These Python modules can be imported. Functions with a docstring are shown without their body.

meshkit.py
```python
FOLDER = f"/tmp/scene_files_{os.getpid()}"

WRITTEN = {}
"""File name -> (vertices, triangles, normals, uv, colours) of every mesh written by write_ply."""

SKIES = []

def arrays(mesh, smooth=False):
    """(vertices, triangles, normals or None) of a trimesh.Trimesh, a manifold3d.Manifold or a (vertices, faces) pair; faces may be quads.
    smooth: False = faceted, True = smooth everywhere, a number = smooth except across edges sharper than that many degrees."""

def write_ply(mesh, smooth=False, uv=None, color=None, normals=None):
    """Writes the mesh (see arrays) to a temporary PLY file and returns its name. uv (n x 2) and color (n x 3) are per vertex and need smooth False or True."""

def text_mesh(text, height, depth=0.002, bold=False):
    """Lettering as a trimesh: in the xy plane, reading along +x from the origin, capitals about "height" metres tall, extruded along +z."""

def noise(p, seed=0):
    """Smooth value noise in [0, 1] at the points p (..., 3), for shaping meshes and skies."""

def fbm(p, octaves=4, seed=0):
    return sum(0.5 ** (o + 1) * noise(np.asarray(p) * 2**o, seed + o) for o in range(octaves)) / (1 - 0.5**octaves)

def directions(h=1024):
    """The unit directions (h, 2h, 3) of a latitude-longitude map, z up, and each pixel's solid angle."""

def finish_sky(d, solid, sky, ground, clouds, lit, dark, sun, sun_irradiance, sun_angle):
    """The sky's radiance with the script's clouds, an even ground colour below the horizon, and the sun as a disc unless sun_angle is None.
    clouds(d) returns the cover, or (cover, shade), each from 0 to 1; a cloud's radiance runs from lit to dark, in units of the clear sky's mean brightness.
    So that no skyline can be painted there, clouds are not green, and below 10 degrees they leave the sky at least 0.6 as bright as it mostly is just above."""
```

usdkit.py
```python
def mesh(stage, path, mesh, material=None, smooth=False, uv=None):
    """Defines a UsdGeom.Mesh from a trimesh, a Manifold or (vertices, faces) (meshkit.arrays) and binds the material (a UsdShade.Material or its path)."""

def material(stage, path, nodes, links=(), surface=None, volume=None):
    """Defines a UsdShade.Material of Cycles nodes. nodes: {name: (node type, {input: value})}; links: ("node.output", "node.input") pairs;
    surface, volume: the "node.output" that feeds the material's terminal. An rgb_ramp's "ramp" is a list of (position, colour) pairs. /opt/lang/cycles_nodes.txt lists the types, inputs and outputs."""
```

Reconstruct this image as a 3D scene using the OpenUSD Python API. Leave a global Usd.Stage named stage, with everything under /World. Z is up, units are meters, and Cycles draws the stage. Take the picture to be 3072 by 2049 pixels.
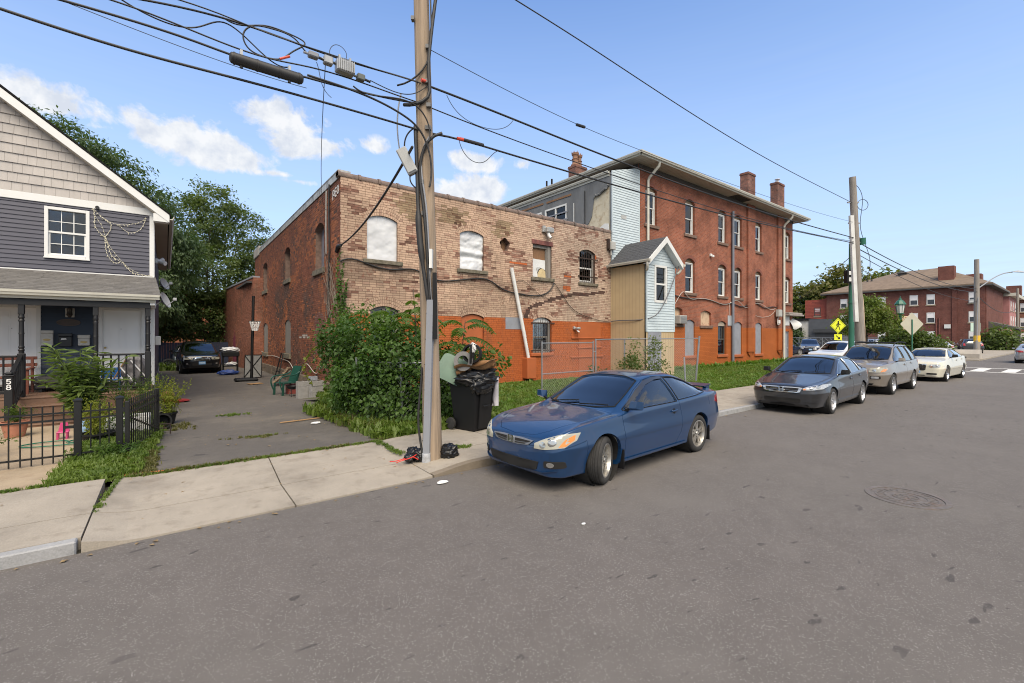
import math,random
import numpy as np,trimesh,manifold3d as m3,shapely,usdkit,meshkit
from shapely.geometry import Polygon,box as sbox,LineString,Point
from shapely.ops import unary_union
from scipy.interpolate import PchipInterpolator
from scipy.spatial import cKDTree
from pxr import Usd,UsdGeom,UsdShade,UsdLux,Gf,Sdf,Vt
stage=Usd.Stage.CreateInMemory()
UsdGeom.SetStageUpAxis(stage,'Z');UsdGeom.SetStageMetersPerUnit(stage,1.0)
UsdGeom.Xform.Define(stage,'/World');UsdGeom.Scope.Define(stage,'/World/Looks')
stage.SetDefaultPrim(stage.GetPrimAtPath('/World'))
# ------------------------------------------------------------------ camera
YAW=math.radians(52.4);EYE=2.05;FPX=1350.0
cam=UsdGeom.Camera.Define(stage,'/World/camera')
cam.CreateHorizontalApertureAttr(36.0);cam.CreateVerticalApertureAttr(36.0*683/1024)
cam.CreateFocalLengthAttr(36.0*FPX/3072);cam.CreateVerticalApertureOffsetAttr(-16.5/3072*36)
cam.CreateClippingRangeAttr(Gf.Vec2f(0.1,2000));cam.CreateExposureAttr(1.72)
_c,_s=math.cos(YAW),math.sin(YAW)
cam.AddTransformOp().Set(Gf.Matrix4d(_s,-_c,0,0,0,0,1,0,-_c,-_s,0,0,0,0,EYE,1))
# ------------------------------------------------------------------ sky and sun
SUN_EL,SUN_AZ=math.radians(52),math.radians(205)
sun_dir=np.array([math.cos(SUN_EL)*math.sin(SUN_AZ),math.cos(SUN_EL)*math.cos(SUN_AZ),math.sin(SUN_EL)])
sun=UsdLux.DistantLight.Define(stage,'/World/sun')
sun.CreateNormalizeAttr(True);sun.CreateIntensityAttr(0.40);sun.CreateAngleAttr(50.0);sun.CreateColorAttr(Gf.Vec3f(1.0,0.88,0.71))
_z=sun_dir;_x=np.cross([0,0,1],_z);_x /=np.linalg.norm(_x);_y=np.cross(_z,_x)
sun.AddTransformOp().Set(Gf.Matrix4d(*_x,0,*_y,0,*_z,0,0,0,0,1))
def _skydir(px,py):
    l,u=(px-1536)/FPX,(1008-py)/FPX
    d=np.array([_c+l*_s,_s-l*_c,u]);return d/np.linalg.norm(d)
def build_sky():
    nodes={"sky":("sky_texture",{"sky_type":"single_scattering","sun_disc":False,"sun_elevation":SUN_EL,"sun_rotation":SUN_AZ,
                                     "air_density":1.0,"aerosol_density":0.6,"ozone_density":1.6,"altitude":100.0}),
             "tc":("texture_coordinate",{}),
             "n1":("noise_texture",{"scale":9.0,"detail":9.0,"roughness":0.62,"distortion":0.25}),
             "n2":("noise_texture",{"scale":30.0,"detail":6.0,"roughness":0.6})}
    links=[("tc.generated","n1.vector"),("tc.generated","n2.vector")]
    C=[((530,405),.125,.044,1.0),((640,455),.09,.030,1.0),((850,375),.095,.042,1.0),((930,435),.095,.030,1.0),((1125,440),.03,.02,.7),
         ((1440,490),.075,.026,.95),((1560,495),.045,.02,.75),((1410,570),.11,.042,1.0),((1300,590),.05,.02,.8),((150,310),.12,.036,.95),((300,380),.08,.02,.7),
         ((820,520),.07,.008,.45),((900,545),.05,.008,.45),((2450,740),.03,.008,.5),((2620,760),.03,.006,.45)]
    dirs=[(_skydir(*p),w,h,s) for p,w,h,s in C]
    rnd=random.Random(11)
    for k in range(26):
        az=YAW + math.pi + (k % 13-6)*0.235 + rnd.uniform(-.1,.1);el=rnd.uniform(.12,.5) if k < 13 else rnd.uniform(.65,1.25)
        dirs.append((np.array([math.cos(az)*math.cos(el),math.sin(az)*math.cos(el),math.sin(el)]),rnd.uniform(.32,.62),rnd.uniform(.18,.34),1.0))
    prev=None
    for i,(d,w,h,s) in enumerate(dirs):
        r=np.cross(d,[0,0,1]);r /=np.linalg.norm(r);u=np.cross(r,d)
        nodes[f"a{i}"]=("vector_math",{"math_type":"dot_product","vector2":tuple(r/w)})
        nodes[f"b{i}"]=("vector_math",{"math_type":"dot_product","vector2":tuple(u/h)})
        nodes[f"f{i}"]=("vector_math",{"math_type":"dot_product","vector2":tuple(d)})
        nodes[f"v{i}"]=("combine_xyz",{})
        nodes[f"l{i}"]=("vector_math",{"math_type":"length"})
        nodes[f"m{i}"]=("map_range",{"from_min":1.25,"from_max":0.0,"to_min":0.0,"to_max":s,"clamp":True})
        nodes[f"g{i}"]=("math",{"math_type":"greater_than","value2":0.0})
        nodes[f"k{i}"]=("math",{"math_type":"multiply"})
        links +=[("tc.generated",f"a{i}.vector1"),("tc.generated",f"b{i}.vector1"),("tc.generated",f"f{i}.vector1"),(f"a{i}.value",f"v{i}.x"),(f"b{i}.value",f"v{i}.y"),
                  (f"v{i}.vector",f"l{i}.vector1"),(f"l{i}.value",f"m{i}.value"),(f"f{i}.value",f"g{i}.value1"),(f"m{i}.result",f"k{i}.value1"),(f"g{i}.value",f"k{i}.value2")]
        if prev is None:prev=f"k{i}.value"
        else:
            nodes[f"x{i}"]=("math",{"math_type":"maximum"});links +=[(prev,f"x{i}.value1"),(f"k{i}.value",f"x{i}.value2")];prev=f"x{i}.value"
    nodes.update({
        "nn":("map_range",{"from_min":0.30,"from_max":0.70,"to_min":-0.55,"to_max":0.55,"clamp":False}),
        "pre":("map_range",{"from_min":0.0,"from_max":0.12,"to_min":0.0,"to_max":1.0,"clamp":True}),
        "sum":("math",{"math_type":"add"}),"cov":("map_range",{"from_min":0.27,"from_max":0.54,"to_min":0.0,"to_max":0.95,"clamp":True}),
        "cov2":("math",{"math_type":"multiply"}),
        "shade":("rgb_ramp",{"ramp":[(0.35,(2.9,3.1,3.45)),(0.6,(3.9,3.95,4.0))]}),
        "sep":("separate_xyz",{}),"hz":("map_range",{"from_min":0.0,"from_max":0.62,"to_min":0.98,"to_max":0.0,"clamp":True}),
        "hsc":("mapping",{"scale":(1.5,1.5,22.0)}),"n3":("noise_texture",{"scale":3.0,"detail":6.0,"roughness":0.6}),
        "hm":("map_range",{"from_min":0.35,"from_max":0.7,"to_min":0.86,"to_max":1.02,"clamp":True}),"hk":("math",{"math_type":"multiply"}),
        "tint":("mix",{"mix_type":"multiply","fac":1.0,"color2":(0.95,1.05,1.20)}),
        "mixh":("mix",{"mix_type":"mix","color2":(2.45,2.95,3.65)}),"mixc":("mix",{"mix_type":"mix"}),
        "bg":("background_shader",{"strength":0.075})})
    links +=[("n1.fac","nn.value"),(prev,"sum.value1"),("nn.result","sum.value2"),("sum.value","cov.value"),(prev,"pre.value"),("pre.result","cov2.value1"),("cov.result","cov2.value2"),
              ("n2.fac","shade.fac"),("tc.generated","sep.vector"),("sep.z","hz.value"),("tc.generated","hsc.vector"),("hsc.vector","n3.vector"),("n3.fac","hm.value"),("hz.result","hk.value1"),("hm.result","hk.value2"),
              ("sky.color","tint.color1"),("tint.color","mixh.color1"),("hk.value","mixh.fac"),("mixh.color","mixc.color1"),("shade.color","mixc.color2"),("cov2.value","mixc.fac"),("mixc.color","bg.color")]
    m=usdkit.material(stage,'/World/Looks/sky_air',nodes,links,surface='bg.background')
    dome=UsdLux.DomeLight.Define(stage,'/World/sky')
    UsdShade.MaterialBindingAPI.Apply(dome.GetPrim()).Bind(m)
    dome.GetPrim().SetCustomDataByKey('kind','structure')
build_sky()
# ------------------------------------------------------------------ naming and prims
_used={}
def uniq(parent,name):
    d=_used.setdefault(str(parent),{})
    k=d.get(name,0);d[name]=k+1
    return f'{parent}/{name}' if k ==0 else f'{parent}/{name}_{k:03d}'
class Thing:
    def __init__(self,path,loc=(0,0,0),world=True):
        self.path,self.loc,self.world=path,np.array(loc,float),world
        self.prim=stage.GetPrimAtPath(path)
def put_data(prim,label=None,category=None,group=None,kind=None):
    for k,v in (('label',label),('category',category),('group',group),('kind',kind)):
        if v:prim.SetCustomDataByKey(k,v)
def thing(name,label=None,category=None,loc=(0,0,0),rot=None,group=None,kind=None):
    """rot None: children are given in world coordinates; a number: they are local, turned by so many radians about z"""
    path=uniq('/World',name);x=UsdGeom.Xform.Define(stage,path)
    x.AddTranslateOp().Set(Gf.Vec3d(*map(float,loc)))
    if rot is not None:x.AddRotateZOp().Set(math.degrees(rot))
    put_data(x.GetPrim(),label,category,group,kind)
    return Thing(path,loc,rot is None)
def part(parent,name,geo,material,smooth=False,label=None,kind=None,col=None):
    """a part of a thing, of a part or of a piece of the setting; geo in the coordinates of the thing"""
    if isinstance(geo,list):geo=cat(geo)
    v,f=np.asarray(geo[0],float),np.asarray(geo[1],int)
    if len(v) ==0:return None
    path=uniq(parent.path,name)
    m=usdkit.mesh(stage,path,(v - (parent.loc if parent.world else 0),f),material,smooth=smooth)
    if col is not None:
        UsdGeom.PrimvarsAPI(m).CreatePrimvar('tint',Sdf.ValueTypeNames.Color3fArray,'vertex').Set(Vt.Vec3fArray.FromNumpy(np.asarray(col,np.float32)))
    put_data(m.GetPrim(),label,None,None,kind)
    return Thing(path,parent.loc,parent.world)
class _World:
    path,loc,world='/World',np.zeros(3),True
WORLD=_World()
def solo(name,geo,material,label=None,category=None,group=None,kind=None,smooth=False,col=None):
    """a thing that is one mesh"""
    t=part(WORLD,name,geo,material,smooth,col=col)
    put_data(stage.GetPrimAtPath(t.path),label,category,group,kind)
    return t
def holder(parent,name,label=None):
    """a part that is only a frame for its sub-parts"""
    path=uniq(parent.path,name);x=UsdGeom.Xform.Define(stage,path);put_data(x.GetPrim(),label)
    return Thing(path,parent.loc,parent.world)
def copy_of(src,name,label,category,loc,rot,group=None,scale=None):
    path=uniq('/World',name);x=UsdGeom.Xform.Define(stage,path)
    x.GetPrim().GetReferences().AddInternalReference(src.path)
    x.ClearXformOpOrder();x=UsdGeom.Xformable(x.GetPrim())
    x.ClearXformOpOrder()
    x.AddXformOp(UsdGeom.XformOp.TypeTranslate,UsdGeom.XformOp.PrecisionDouble).Set(Gf.Vec3d(*map(float,loc)))
    x.AddXformOp(UsdGeom.XformOp.TypeRotateZ,UsdGeom.XformOp.PrecisionFloat).Set(math.degrees(rot))
    x.GetPrim().SetInstanceable(True);put_data(x.GetPrim(),label,category,group)
    return Thing(path,loc,False)
# ------------------------------------------------------------------ geometry:everything is (vertices,triangles)
def cat(gs):
    gs=[g for g in gs if g is not None and len(g[0])]
    if not gs:return np.zeros((0,3)),np.zeros((0,3),int)
    n,vs,fs=0,[],[]
    for v,f in gs:
        vs.append(np.asarray(v,float));fs.append(np.asarray(f,int)+n);n +=len(v)
    return np.vstack(vs),np.vstack(fs)
_BOXV=np.array([[x,y,z] for x in (0,1) for y in (0,1) for z in (0,1)],float)
_BOXF=np.array([[0,1,3],[0,3,2],[4,6,7],[4,7,5],[0,4,5],[0,5,1],[2,3,7],[2,7,6],[0,2,6],[0,6,4],[1,5,7],[1,7,3]])
def bx(x0,x1,y0,y1,z0,z1):
    lo,hi=np.minimum([x0,y0,z0],[x1,y1,z1]),np.maximum([x0,y0,z0],[x1,y1,z1])
    return lo+_BOXV*(hi-lo),_BOXF
def cbx(x0,x1,y0,y1,z0,z1,r=0.01):
    """box with its edges cut off at 45 degrees"""
    lo,hi=np.minimum([x0,y0,z0],[x1,y1,z1]),np.maximum([x0,y0,z0],[x1,y1,z1]);r=min(r,(hi-lo).min()*.45)
    p=[]
    for k in range(3):
        q=np.tile(_BOXV,(1,1));a=lo+q*(hi-lo);s=np.where(q > .5,-1,1)*r;s[:,k]=0
        p.append(a+s)
    return hull(np.vstack(p))
def hull(p):
    h=m3.Manifold.hull_points(np.asarray(p,float)).to_mesh()
    return np.array(h.vert_properties[:,:3]),np.array(h.tri_verts)
def xf(g,M):
    v=np.asarray(g[0],float);return v@np.asarray(M)[:3,:3].T+np.asarray(M)[:3,3],g[1]
def mv(g,d):return np.asarray(g[0],float)+np.asarray(d,float),g[1]
def rz(g,a,c=(0,0,0)):
    c=np.asarray(c,float);s,k=math.sin(a),math.cos(a);v=np.asarray(g[0],float)-c
    return v@np.array([[k,-s,0],[s,k,0],[0,0,1]]).T+c,g[1]
def rot(g,axis,a,c=(0,0,0)):
    return xf(g,trimesh.transformations.rotation_matrix(a,axis,c))
def frame(o,u,v):
    u=np.asarray(u,float);u=u/np.linalg.norm(u);v=np.asarray(v,float);n=np.cross(u,v);n /=np.linalg.norm(n);v=np.cross(n,u)
    M=np.eye(4);M[:3,0],M[:3,1],M[:3,2],M[:3,3]=u,v,n,o;return M
def tube(p,r,n=8,caps=True,ring=None):
    """round bar along the points p; r a number or one per point"""
    p=np.asarray(p,float);k=len(p);r=np.broadcast_to(np.asarray(r,float),(k,))
    t=np.gradient(p,axis=0) if k > 2 else np.tile(p[1]-p[0],(2,1))
    t /=np.maximum(np.linalg.norm(t,axis=1,keepdims=True),1e-9)
    a=np.array([0,0,1.0]) if abs(t[0][2]) < .9 else np.array([1.0,0,0])
    vs=[]
    for i in range(k):
        b=np.cross(t[i],a);b /=np.linalg.norm(b)+1e-12;a=np.cross(b,t[i])
        ang=np.arange(n)*2*np.pi/n
        vs.append(p[i]+r[i]*(np.cos(ang)[:,None]*a+np.sin(ang)[:,None]*b))
    v=np.vstack(vs);i,j=np.meshgrid(np.arange(k-1),np.arange(n),indexing='ij');j2=(j+1) % n
    q=np.stack([i*n+j,i*n+j2,(i+1)*n+j2,(i+1)*n+j],-1).reshape(-1,4)
    f=np.vstack([q[:,[0,2,1]],q[:,[0,3,2]]])
    if caps:
        c0,c1=len(v),len(v)+1;v=np.vstack([v,p[0],p[-1]]);jj=np.arange(n);b=(k-1)*n
        f=np.vstack([f,np.stack([np.full(n,c0),jj,(jj+1) % n],1),np.stack([np.full(n,c1),b+(jj+1) % n,b+jj],1)])
    return v,f
def lathe(prof,c=(0,0,0),n=16,axis='z'):
    """profile [(radius, height)] turned about an upright axis through c"""
    prof=np.asarray(prof,float);k=len(prof);a=np.arange(n)*2*np.pi/n
    v=np.stack([prof[:,None,0]*np.cos(a),prof[:,None,0]*np.sin(a),np.repeat(prof[:,1:2],n,1)],-1).reshape(-1,3)
    i,j=np.meshgrid(np.arange(k-1),np.arange(n),indexing='ij');j2=(j+1) % n
    q=np.stack([i*n+j,i*n+j2,(i+1)*n+j2,(i+1)*n+j],-1).reshape(-1,4)
    f=np.vstack([q[:,[0,1,2]],q[:,[0,2,3]]])
    if axis =='y':v=v[:,[0,2,1]]*[1,1,1];f=f[:,::-1]
    if axis =='x':v=v[:,[2,1,0]];f=f[:,::-1]
    return v+np.asarray(c,float),f
def prism(poly,depth,M=None):
    """a shapely polygon (or points) raised by depth along the frame's normal"""
    if not isinstance(poly,shapely.geometry.base.BaseGeometry):poly=Polygon(poly)
    out=[]
    for g in getattr(poly,'geoms',[poly]):
        if g.is_empty or g.area < 1e-9 or g.geom_type !='Polygon':continue
        m=trimesh.creation.extrude_polygon(shapely.geometry.polygon.orient(g),depth,engine='earcut');out.append((np.array(m.vertices),np.array(m.faces)))
    g=cat(out)
    return g if M is None or not len(g[0]) else xf(g,M)
def sheet(poly,z=0.0):
    out=[]
    for g in getattr(poly,'geoms',[poly]):
        if g.is_empty or g.geom_type !='Polygon':continue
        v,f=trimesh.creation.triangulate_polygon(shapely.geometry.polygon.orient(g),engine='earcut')
        out.append((np.column_stack([v,np.full(len(v),z)]),f))
    return cat(out)
def fine_sheet(poly,step,zf):
    """sheet cut into cells of about step, lifted by zf(x, y)"""
    x0,y0,x1,y1=poly.bounds;nx,ny=max(1,int((x1-x0)/step)),max(1,int((y1-y0)/step))
    gx,gy=np.linspace(x0,x1,nx+1),np.linspace(y0,y1,ny+1)
    X,Y=np.meshgrid(gx,gy,indexing='ij');v=np.stack([X,Y,zf(X,Y)],-1).reshape(-1,3)
    i,j=np.meshgrid(np.arange(nx),np.arange(ny),indexing='ij');k=ny+1
    q=np.stack([i*k+j,(i+1)*k+j,(i+1)*k+j+1,i*k+j+1],-1).reshape(-1,4)
    ins=shapely.contains_xy(poly,v[:,0],v[:,1]);keep=ins[q].any(1);q=q[keep]
    us=np.unique(q)
    for t in us[~ins[us]]:
        b=poly.exterior.interpolate(poly.exterior.project(Point(v[t,0],v[t,1])));v[t,:2]=b.x,b.y
        v[t,2]=float(np.ravel(zf(np.array([b.x]),np.array([b.y])))[0])
    return v,np.vstack([q[:,[0,1,2]],q[:,[0,2,3]]])
def ball(c,r,n=2):
    m=trimesh.creation.icosphere(n,1.0);return np.array(m.vertices)*r+np.asarray(c,float),np.array(m.faces)
def arch_poly(x0,x1,z0,zs,rise,n=10):
    """opening with a segmental head: springing at zs, crown rise above it"""
    if rise <=1e-6:return sbox(x0,z0,x1,zs)
    w=(x1-x0)/2;R=(w*w+rise*rise)/(2*rise);c=(x0+x1)/2;a=math.asin(min(1,w/R))
    p=[(c+R*math.sin(t),zs+rise-R+R*math.cos(t)) for t in np.linspace(a,-a,n)]
    return Polygon([(x0,z0),(x1,z0)]+p)
def sag(a,b,drop,n=24):
    t=np.linspace(0,1,n)[:,None];p=np.asarray(a,float)*(1-t)+np.asarray(b,float)*t;p[:,2] -=drop*4*(t*(1-t))[:,0];return p
def spline(p,n=30):
    p=np.asarray(p,float);d=np.r_[0,np.cumsum(np.linalg.norm(np.diff(p,axis=0),axis=1))]
    from scipy.interpolate import CubicSpline
    return CubicSpline(d,p)(np.linspace(0,d[-1],n))
# ------------------------------------------------------------------ materials
_mats={}
def mat(name,col=(.5,.5,.5),rough=.6,metal=0,var=.12,vs=2.0,bump=0,bs=40,spec=.5,coat=0,tint=False,dirt=None,dscale=1.2,damt=.5,trans=0,sheen=0,stretch=None):
    """plain principled surface whose colour wanders a little (var) with place; dirt: a second colour in blotches; tint: times the mesh's tint"""
    if name in _mats:return _mats[name]
    col=np.array(col,float)
    nodes={"g":("geometry",{}),"mp":("mapping",{"scale":tuple(stretch or (1,1,1))}),"n":("noise_texture",{"scale":vs,"detail":5.0,"roughness":.6}),
             "r":("rgb_ramp",{"ramp":[(.3,tuple(col*(1-var))),(.7,tuple(np.minimum(col*(1+var),.98)))]}),
             "p":("principled_bsdf",{"roughness":rough,"metallic":metal,"specular_ior_level":spec,"coat_weight":coat,"coat_roughness":.04,"transmission_weight":trans,"sheen_weight":sheen})}
    links=[("g.position","mp.vector"),("mp.vector","n.vector"),("n.fac","r.fac")];out="r.color"
    if dirt is not None:
        nodes["dn"]=("noise_texture",{"scale":dscale,"detail":8.0,"roughness":.65});nodes["dr"]=("map_range",{"from_min":.5,"from_max":.68,"to_min":0.0,"to_max":damt,"clamp":True})
        nodes["dm"]=("mix",{"mix_type":"mix","color2":tuple(dirt)});links +=[("mp.vector","dn.vector"),("dn.fac","dr.value"),("dr.result","dm.fac"),(out,"dm.color1")];out="dm.color"
    if tint:
        nodes["at"]=("attribute",{"attribute":"tint"});nodes["tm"]=("mix",{"mix_type":"multiply","fac":1.0});links +=[(out,"tm.color1"),("at.color","tm.color2")];out="tm.color"
    links.append((out,"p.base_color"))
    if bump:
        nodes["bn"]=("noise_texture",{"scale":bs,"detail":4.0});nodes["b"]=("bump",{"strength":bump,"distance":.01})
        links +=[("mp.vector","bn.vector"),("bn.fac","b.height"),("b.normal","p.normal")]
    _mats[name]=m=usdkit.material(stage,f'/World/Looks/{name}',nodes,links,surface="p.BSDF")
    return m
def leaf_mat(name,c1,c2,vs=1.2,rough=.5,tr=.35):
    if name in _mats:return _mats[name]
    nodes={"g":("geometry",{}),"n":("noise_texture",{"scale":vs,"detail":3.0}),"w":("math",{"math_type":"multiply_add","value2":.55,"value3":0.0}),
             "add":("math",{"math_type":"multiply_add","value2":.6}),"r":("rgb_ramp",{"ramp":[(.2,c1),(.8,c2)]}),
             "p":("principled_bsdf",{"roughness":rough,"specular_ior_level":.35}),"t":("translucent_bsdf",{}),"m":("mix_closure",{"fac":tr}),"y":("mix",{"mix_type":"multiply","fac":1.0,"color2":(1.5,1.6,.5)})}
    links=[("g.position","n.vector"),("g.random_per_island","w.value1"),("n.fac","add.value1"),("w.value","add.value3"),("add.value","r.fac"),("r.color","p.base_color"),("r.color","y.color1"),("y.color","t.color"),("p.BSDF","m.closure1"),("t.BSDF","m.closure2")]
    _mats[name]=m=usdkit.material(stage,f'/World/Looks/{name}',nodes,links,surface="m.closure");return m
def glass_mat(name,col=(.9,.95,.95),ior=1.5,rough=.0,gain=1.0):
    if name in _mats:return _mats[name]
    nodes={"t":("transparent_bsdf",{"color":col}),"gl":("glossy_bsdf",{"roughness":rough,"color":(1,1,1)}),"f":("fresnel",{"IOR":ior}),"k":("math",{"math_type":"multiply","value2":gain,"use_clamp":True}),"m":("mix_closure",{})}
    links=[("f.fac","k.value1"),("k.value","m.fac"),("t.BSDF","m.closure1"),("gl.BSDF","m.closure2")]
    _mats[name]=m=usdkit.material(stage,f'/World/Looks/{name}',nodes,links,surface="m.closure");return m
# ------------------------------------------------------------------ ground,road,pavement,driveway
def asphalt(name,base,light,dark,patch,spk=1.0,crack=True):
    nodes={"g":("geometry",{}),
             "big":("noise_texture",{"scale":.35,"detail":5.0,"roughness":.6}),"mid":("noise_texture",{"scale":3.5,"detail":6.0,"roughness":.65}),
             "vor":("voronoi_texture",{"scale":150.0,"randomness":1.0}),"vr":("math",{"math_type":"greater_than","value2":.95}),"sc":("separate_color",{}),
             "fn":("noise_texture",{"scale":260.0,"detail":2.0}),"base":("rgb_ramp",{"ramp":[(.3,tuple(np.array(base)*.93)),(.7,tuple(np.array(base)*1.07))]}),
             "mm":("map_range",{"from_min":.3,"from_max":.7,"to_min":.93,"to_max":1.07,"clamp":True}),"ff":("map_range",{"from_min":.25,"from_max":.75,"to_min":.62,"to_max":1.38,"clamp":True}),
             "k1":("vector_math",{"math_type":"scale"}),"k2":("vector_math",{"math_type":"scale"}),
             "ml":("mix",{"mix_type":"mix","color2":light}),"ms":("math",{"math_type":"multiply","value2":.5*spk}),
             "st":("mapping",{"scale":(.6,1.6,1)}),"sn":("noise_texture",{"scale":5.2,"detail":3.0,"roughness":.5,"distortion":.3}),"sr":("map_range",{"from_min":.665,"from_max":.70,"to_min":0.0,"to_max":.62,"clamp":True}),
             "md":("mix",{"mix_type":"mix","color2":dark}),
             "ps":("noise_texture",{"scale":.45,"detail":7.0,"roughness":.7}),"pr":("map_range",{"from_min":.50,"from_max":.66,"to_min":0.0,"to_max":.65,"clamp":True}),"mp":("mix",{"mix_type":"mix","color2":patch}),
             "cv":("voronoi_texture",{"scale":.33,"feature":"distance_to_edge","randomness":1.0}),"cw":("noise_texture",{"scale":2.5,"detail":5.0}),"ca":("mix",{"mix_type":"mix","fac":.22}),
             "cr":("map_range",{"from_min":.002,"from_max":.006,"to_min":.05 if crack else 0.0,"to_max":0.0,"clamp":True}),"mc":("mix",{"mix_type":"mix","color2":tuple(np.array(dark)*.7)}),
             "b":("bump",{"strength":.55,"distance":.006}),"p":("principled_bsdf",{"roughness":.88,"specular_ior_level":.25})}
    links=[("g.position","big.vector"),("g.position","mid.vector"),("g.position","vor.vector"),("g.position","fn.vector"),("big.fac","base.fac"),("mid.fac","mm.value"),("fn.fac","ff.value"),
             ("base.color","k1.vector1"),("mm.result","k1.scale"),("k1.vector","k2.vector1"),("ff.result","k2.scale"),("vor.color","sc.color"),("sc.r","vr.value1"),("vr.value","ms.value1"),("ms.value","ml.fac"),("k2.vector","ml.color1"),
             ("g.position","st.vector"),("st.vector","sn.vector"),("sn.fac","sr.value"),("sr.result","md.fac"),("ml.color","md.color1"),
             ("g.position","ps.vector"),("ps.fac","pr.value"),("pr.result","mp.fac"),("md.color","mp.color1"),
             ("g.position","cw.vector"),("g.position","ca.color1"),("cw.color","ca.color2"),("ca.color","cv.vector"),("cv.distance","cr.value"),("cr.result","mc.fac"),("mp.color","mc.color1"),("mc.color","p.base_color"),
             ("fn.fac","b.height"),("b.normal","p.normal")]
    return usdkit.material(stage,f'/World/Looks/{name}',nodes,links,surface="p.BSDF")
M_road=asphalt('road_asphalt',(.122,.110,.101),(.36,.35,.33),(.045,.042,.042),(.145,.132,.121))
M_drive=asphalt('driveway_asphalt',(.105,.095,.085),(.24,.225,.20),(.04,.038,.038),(.17,.15,.125),.45)
def concrete(name,col,dark,bumpk=.35):
    nodes={"g":("geometry",{}),"a":("noise_texture",{"scale":1.1,"detail":7.0,"roughness":.65}),"b":("noise_texture",{"scale":90.0,"detail":3.0}),"c":("noise_texture",{"scale":4.0,"detail":6.0,"roughness":.7}),
             "r":("rgb_ramp",{"ramp":[(.28,tuple(np.array(col)*.70)),(.46,tuple(np.array(col)*.95)),(.72,tuple(np.array(col)*1.12))]}),"f":("map_range",{"from_min":.3,"from_max":.7,"to_min":.86,"to_max":1.12,"clamp":True}),"k":("vector_math",{"math_type":"scale"}),
             "dr":("map_range",{"from_min":.53,"from_max":.72,"to_min":0.0,"to_max":.75,"clamp":True}),"m":("mix",{"mix_type":"mix","color2":dark}),"bu":("bump",{"strength":bumpk,"distance":.004}),
             "at":("attribute",{"attribute":"tint"}),"p":("principled_bsdf",{"roughness":.85,"specular_ior_level":.25})}
    links=[("g.position","a.vector"),("g.position","b.vector"),("g.position","c.vector"),("a.fac","r.fac"),("b.fac","f.value"),("r.color","k.vector1"),("f.result","k.scale"),("c.fac","dr.value"),("dr.result","m.fac"),("k.vector","m.color1"),
             ("m.color","p.base_color"),("b.fac","bu.height"),("bu.normal","p.normal")]
    return usdkit.material(stage,f'/World/Looks/{name}',nodes,links,surface="p.BSDF")
M_walk=concrete('pavement_concrete',(.315,.278,.228),(.19,.16,.125))
M_path=concrete('path_concrete',(.34,.265,.18),(.24,.175,.115))
M_kerb=concrete('kerb_granite',(.30,.30,.30),(.11,.11,.11),.8)
M_soil=mat('soil',(.085,.075,.045),.95,var=.35,vs=6,bump=.6,bs=25,dirt=(.06,.10,.025),dscale=3,damt=.9)
M_paint=mat('road_paint',(.68,.67,.62),.75,var=.1,vs=5,dirt=(.14,.13,.12),dscale=9,damt=.75)
M_iron=mat('cast_iron',(.135,.12,.11),.75,metal=.25,var=.25,vs=14,dirt=(.16,.10,.07),dscale=8,bump=.3)
KY=5.85
solo('ground',sheet(sbox(-220,-220,320,320),-.03),mat('far_ground',(.12,.115,.10),.95,var=.3,vs=.3),kind='structure')
road_poly=unary_union([sbox(-90,-7.5,200,KY),sbox(41.5,-70,52.5,90)])
solo('road',fine_sheet(road_poly,1.0,lambda x,y:0*x),M_road,kind='structure')
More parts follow.
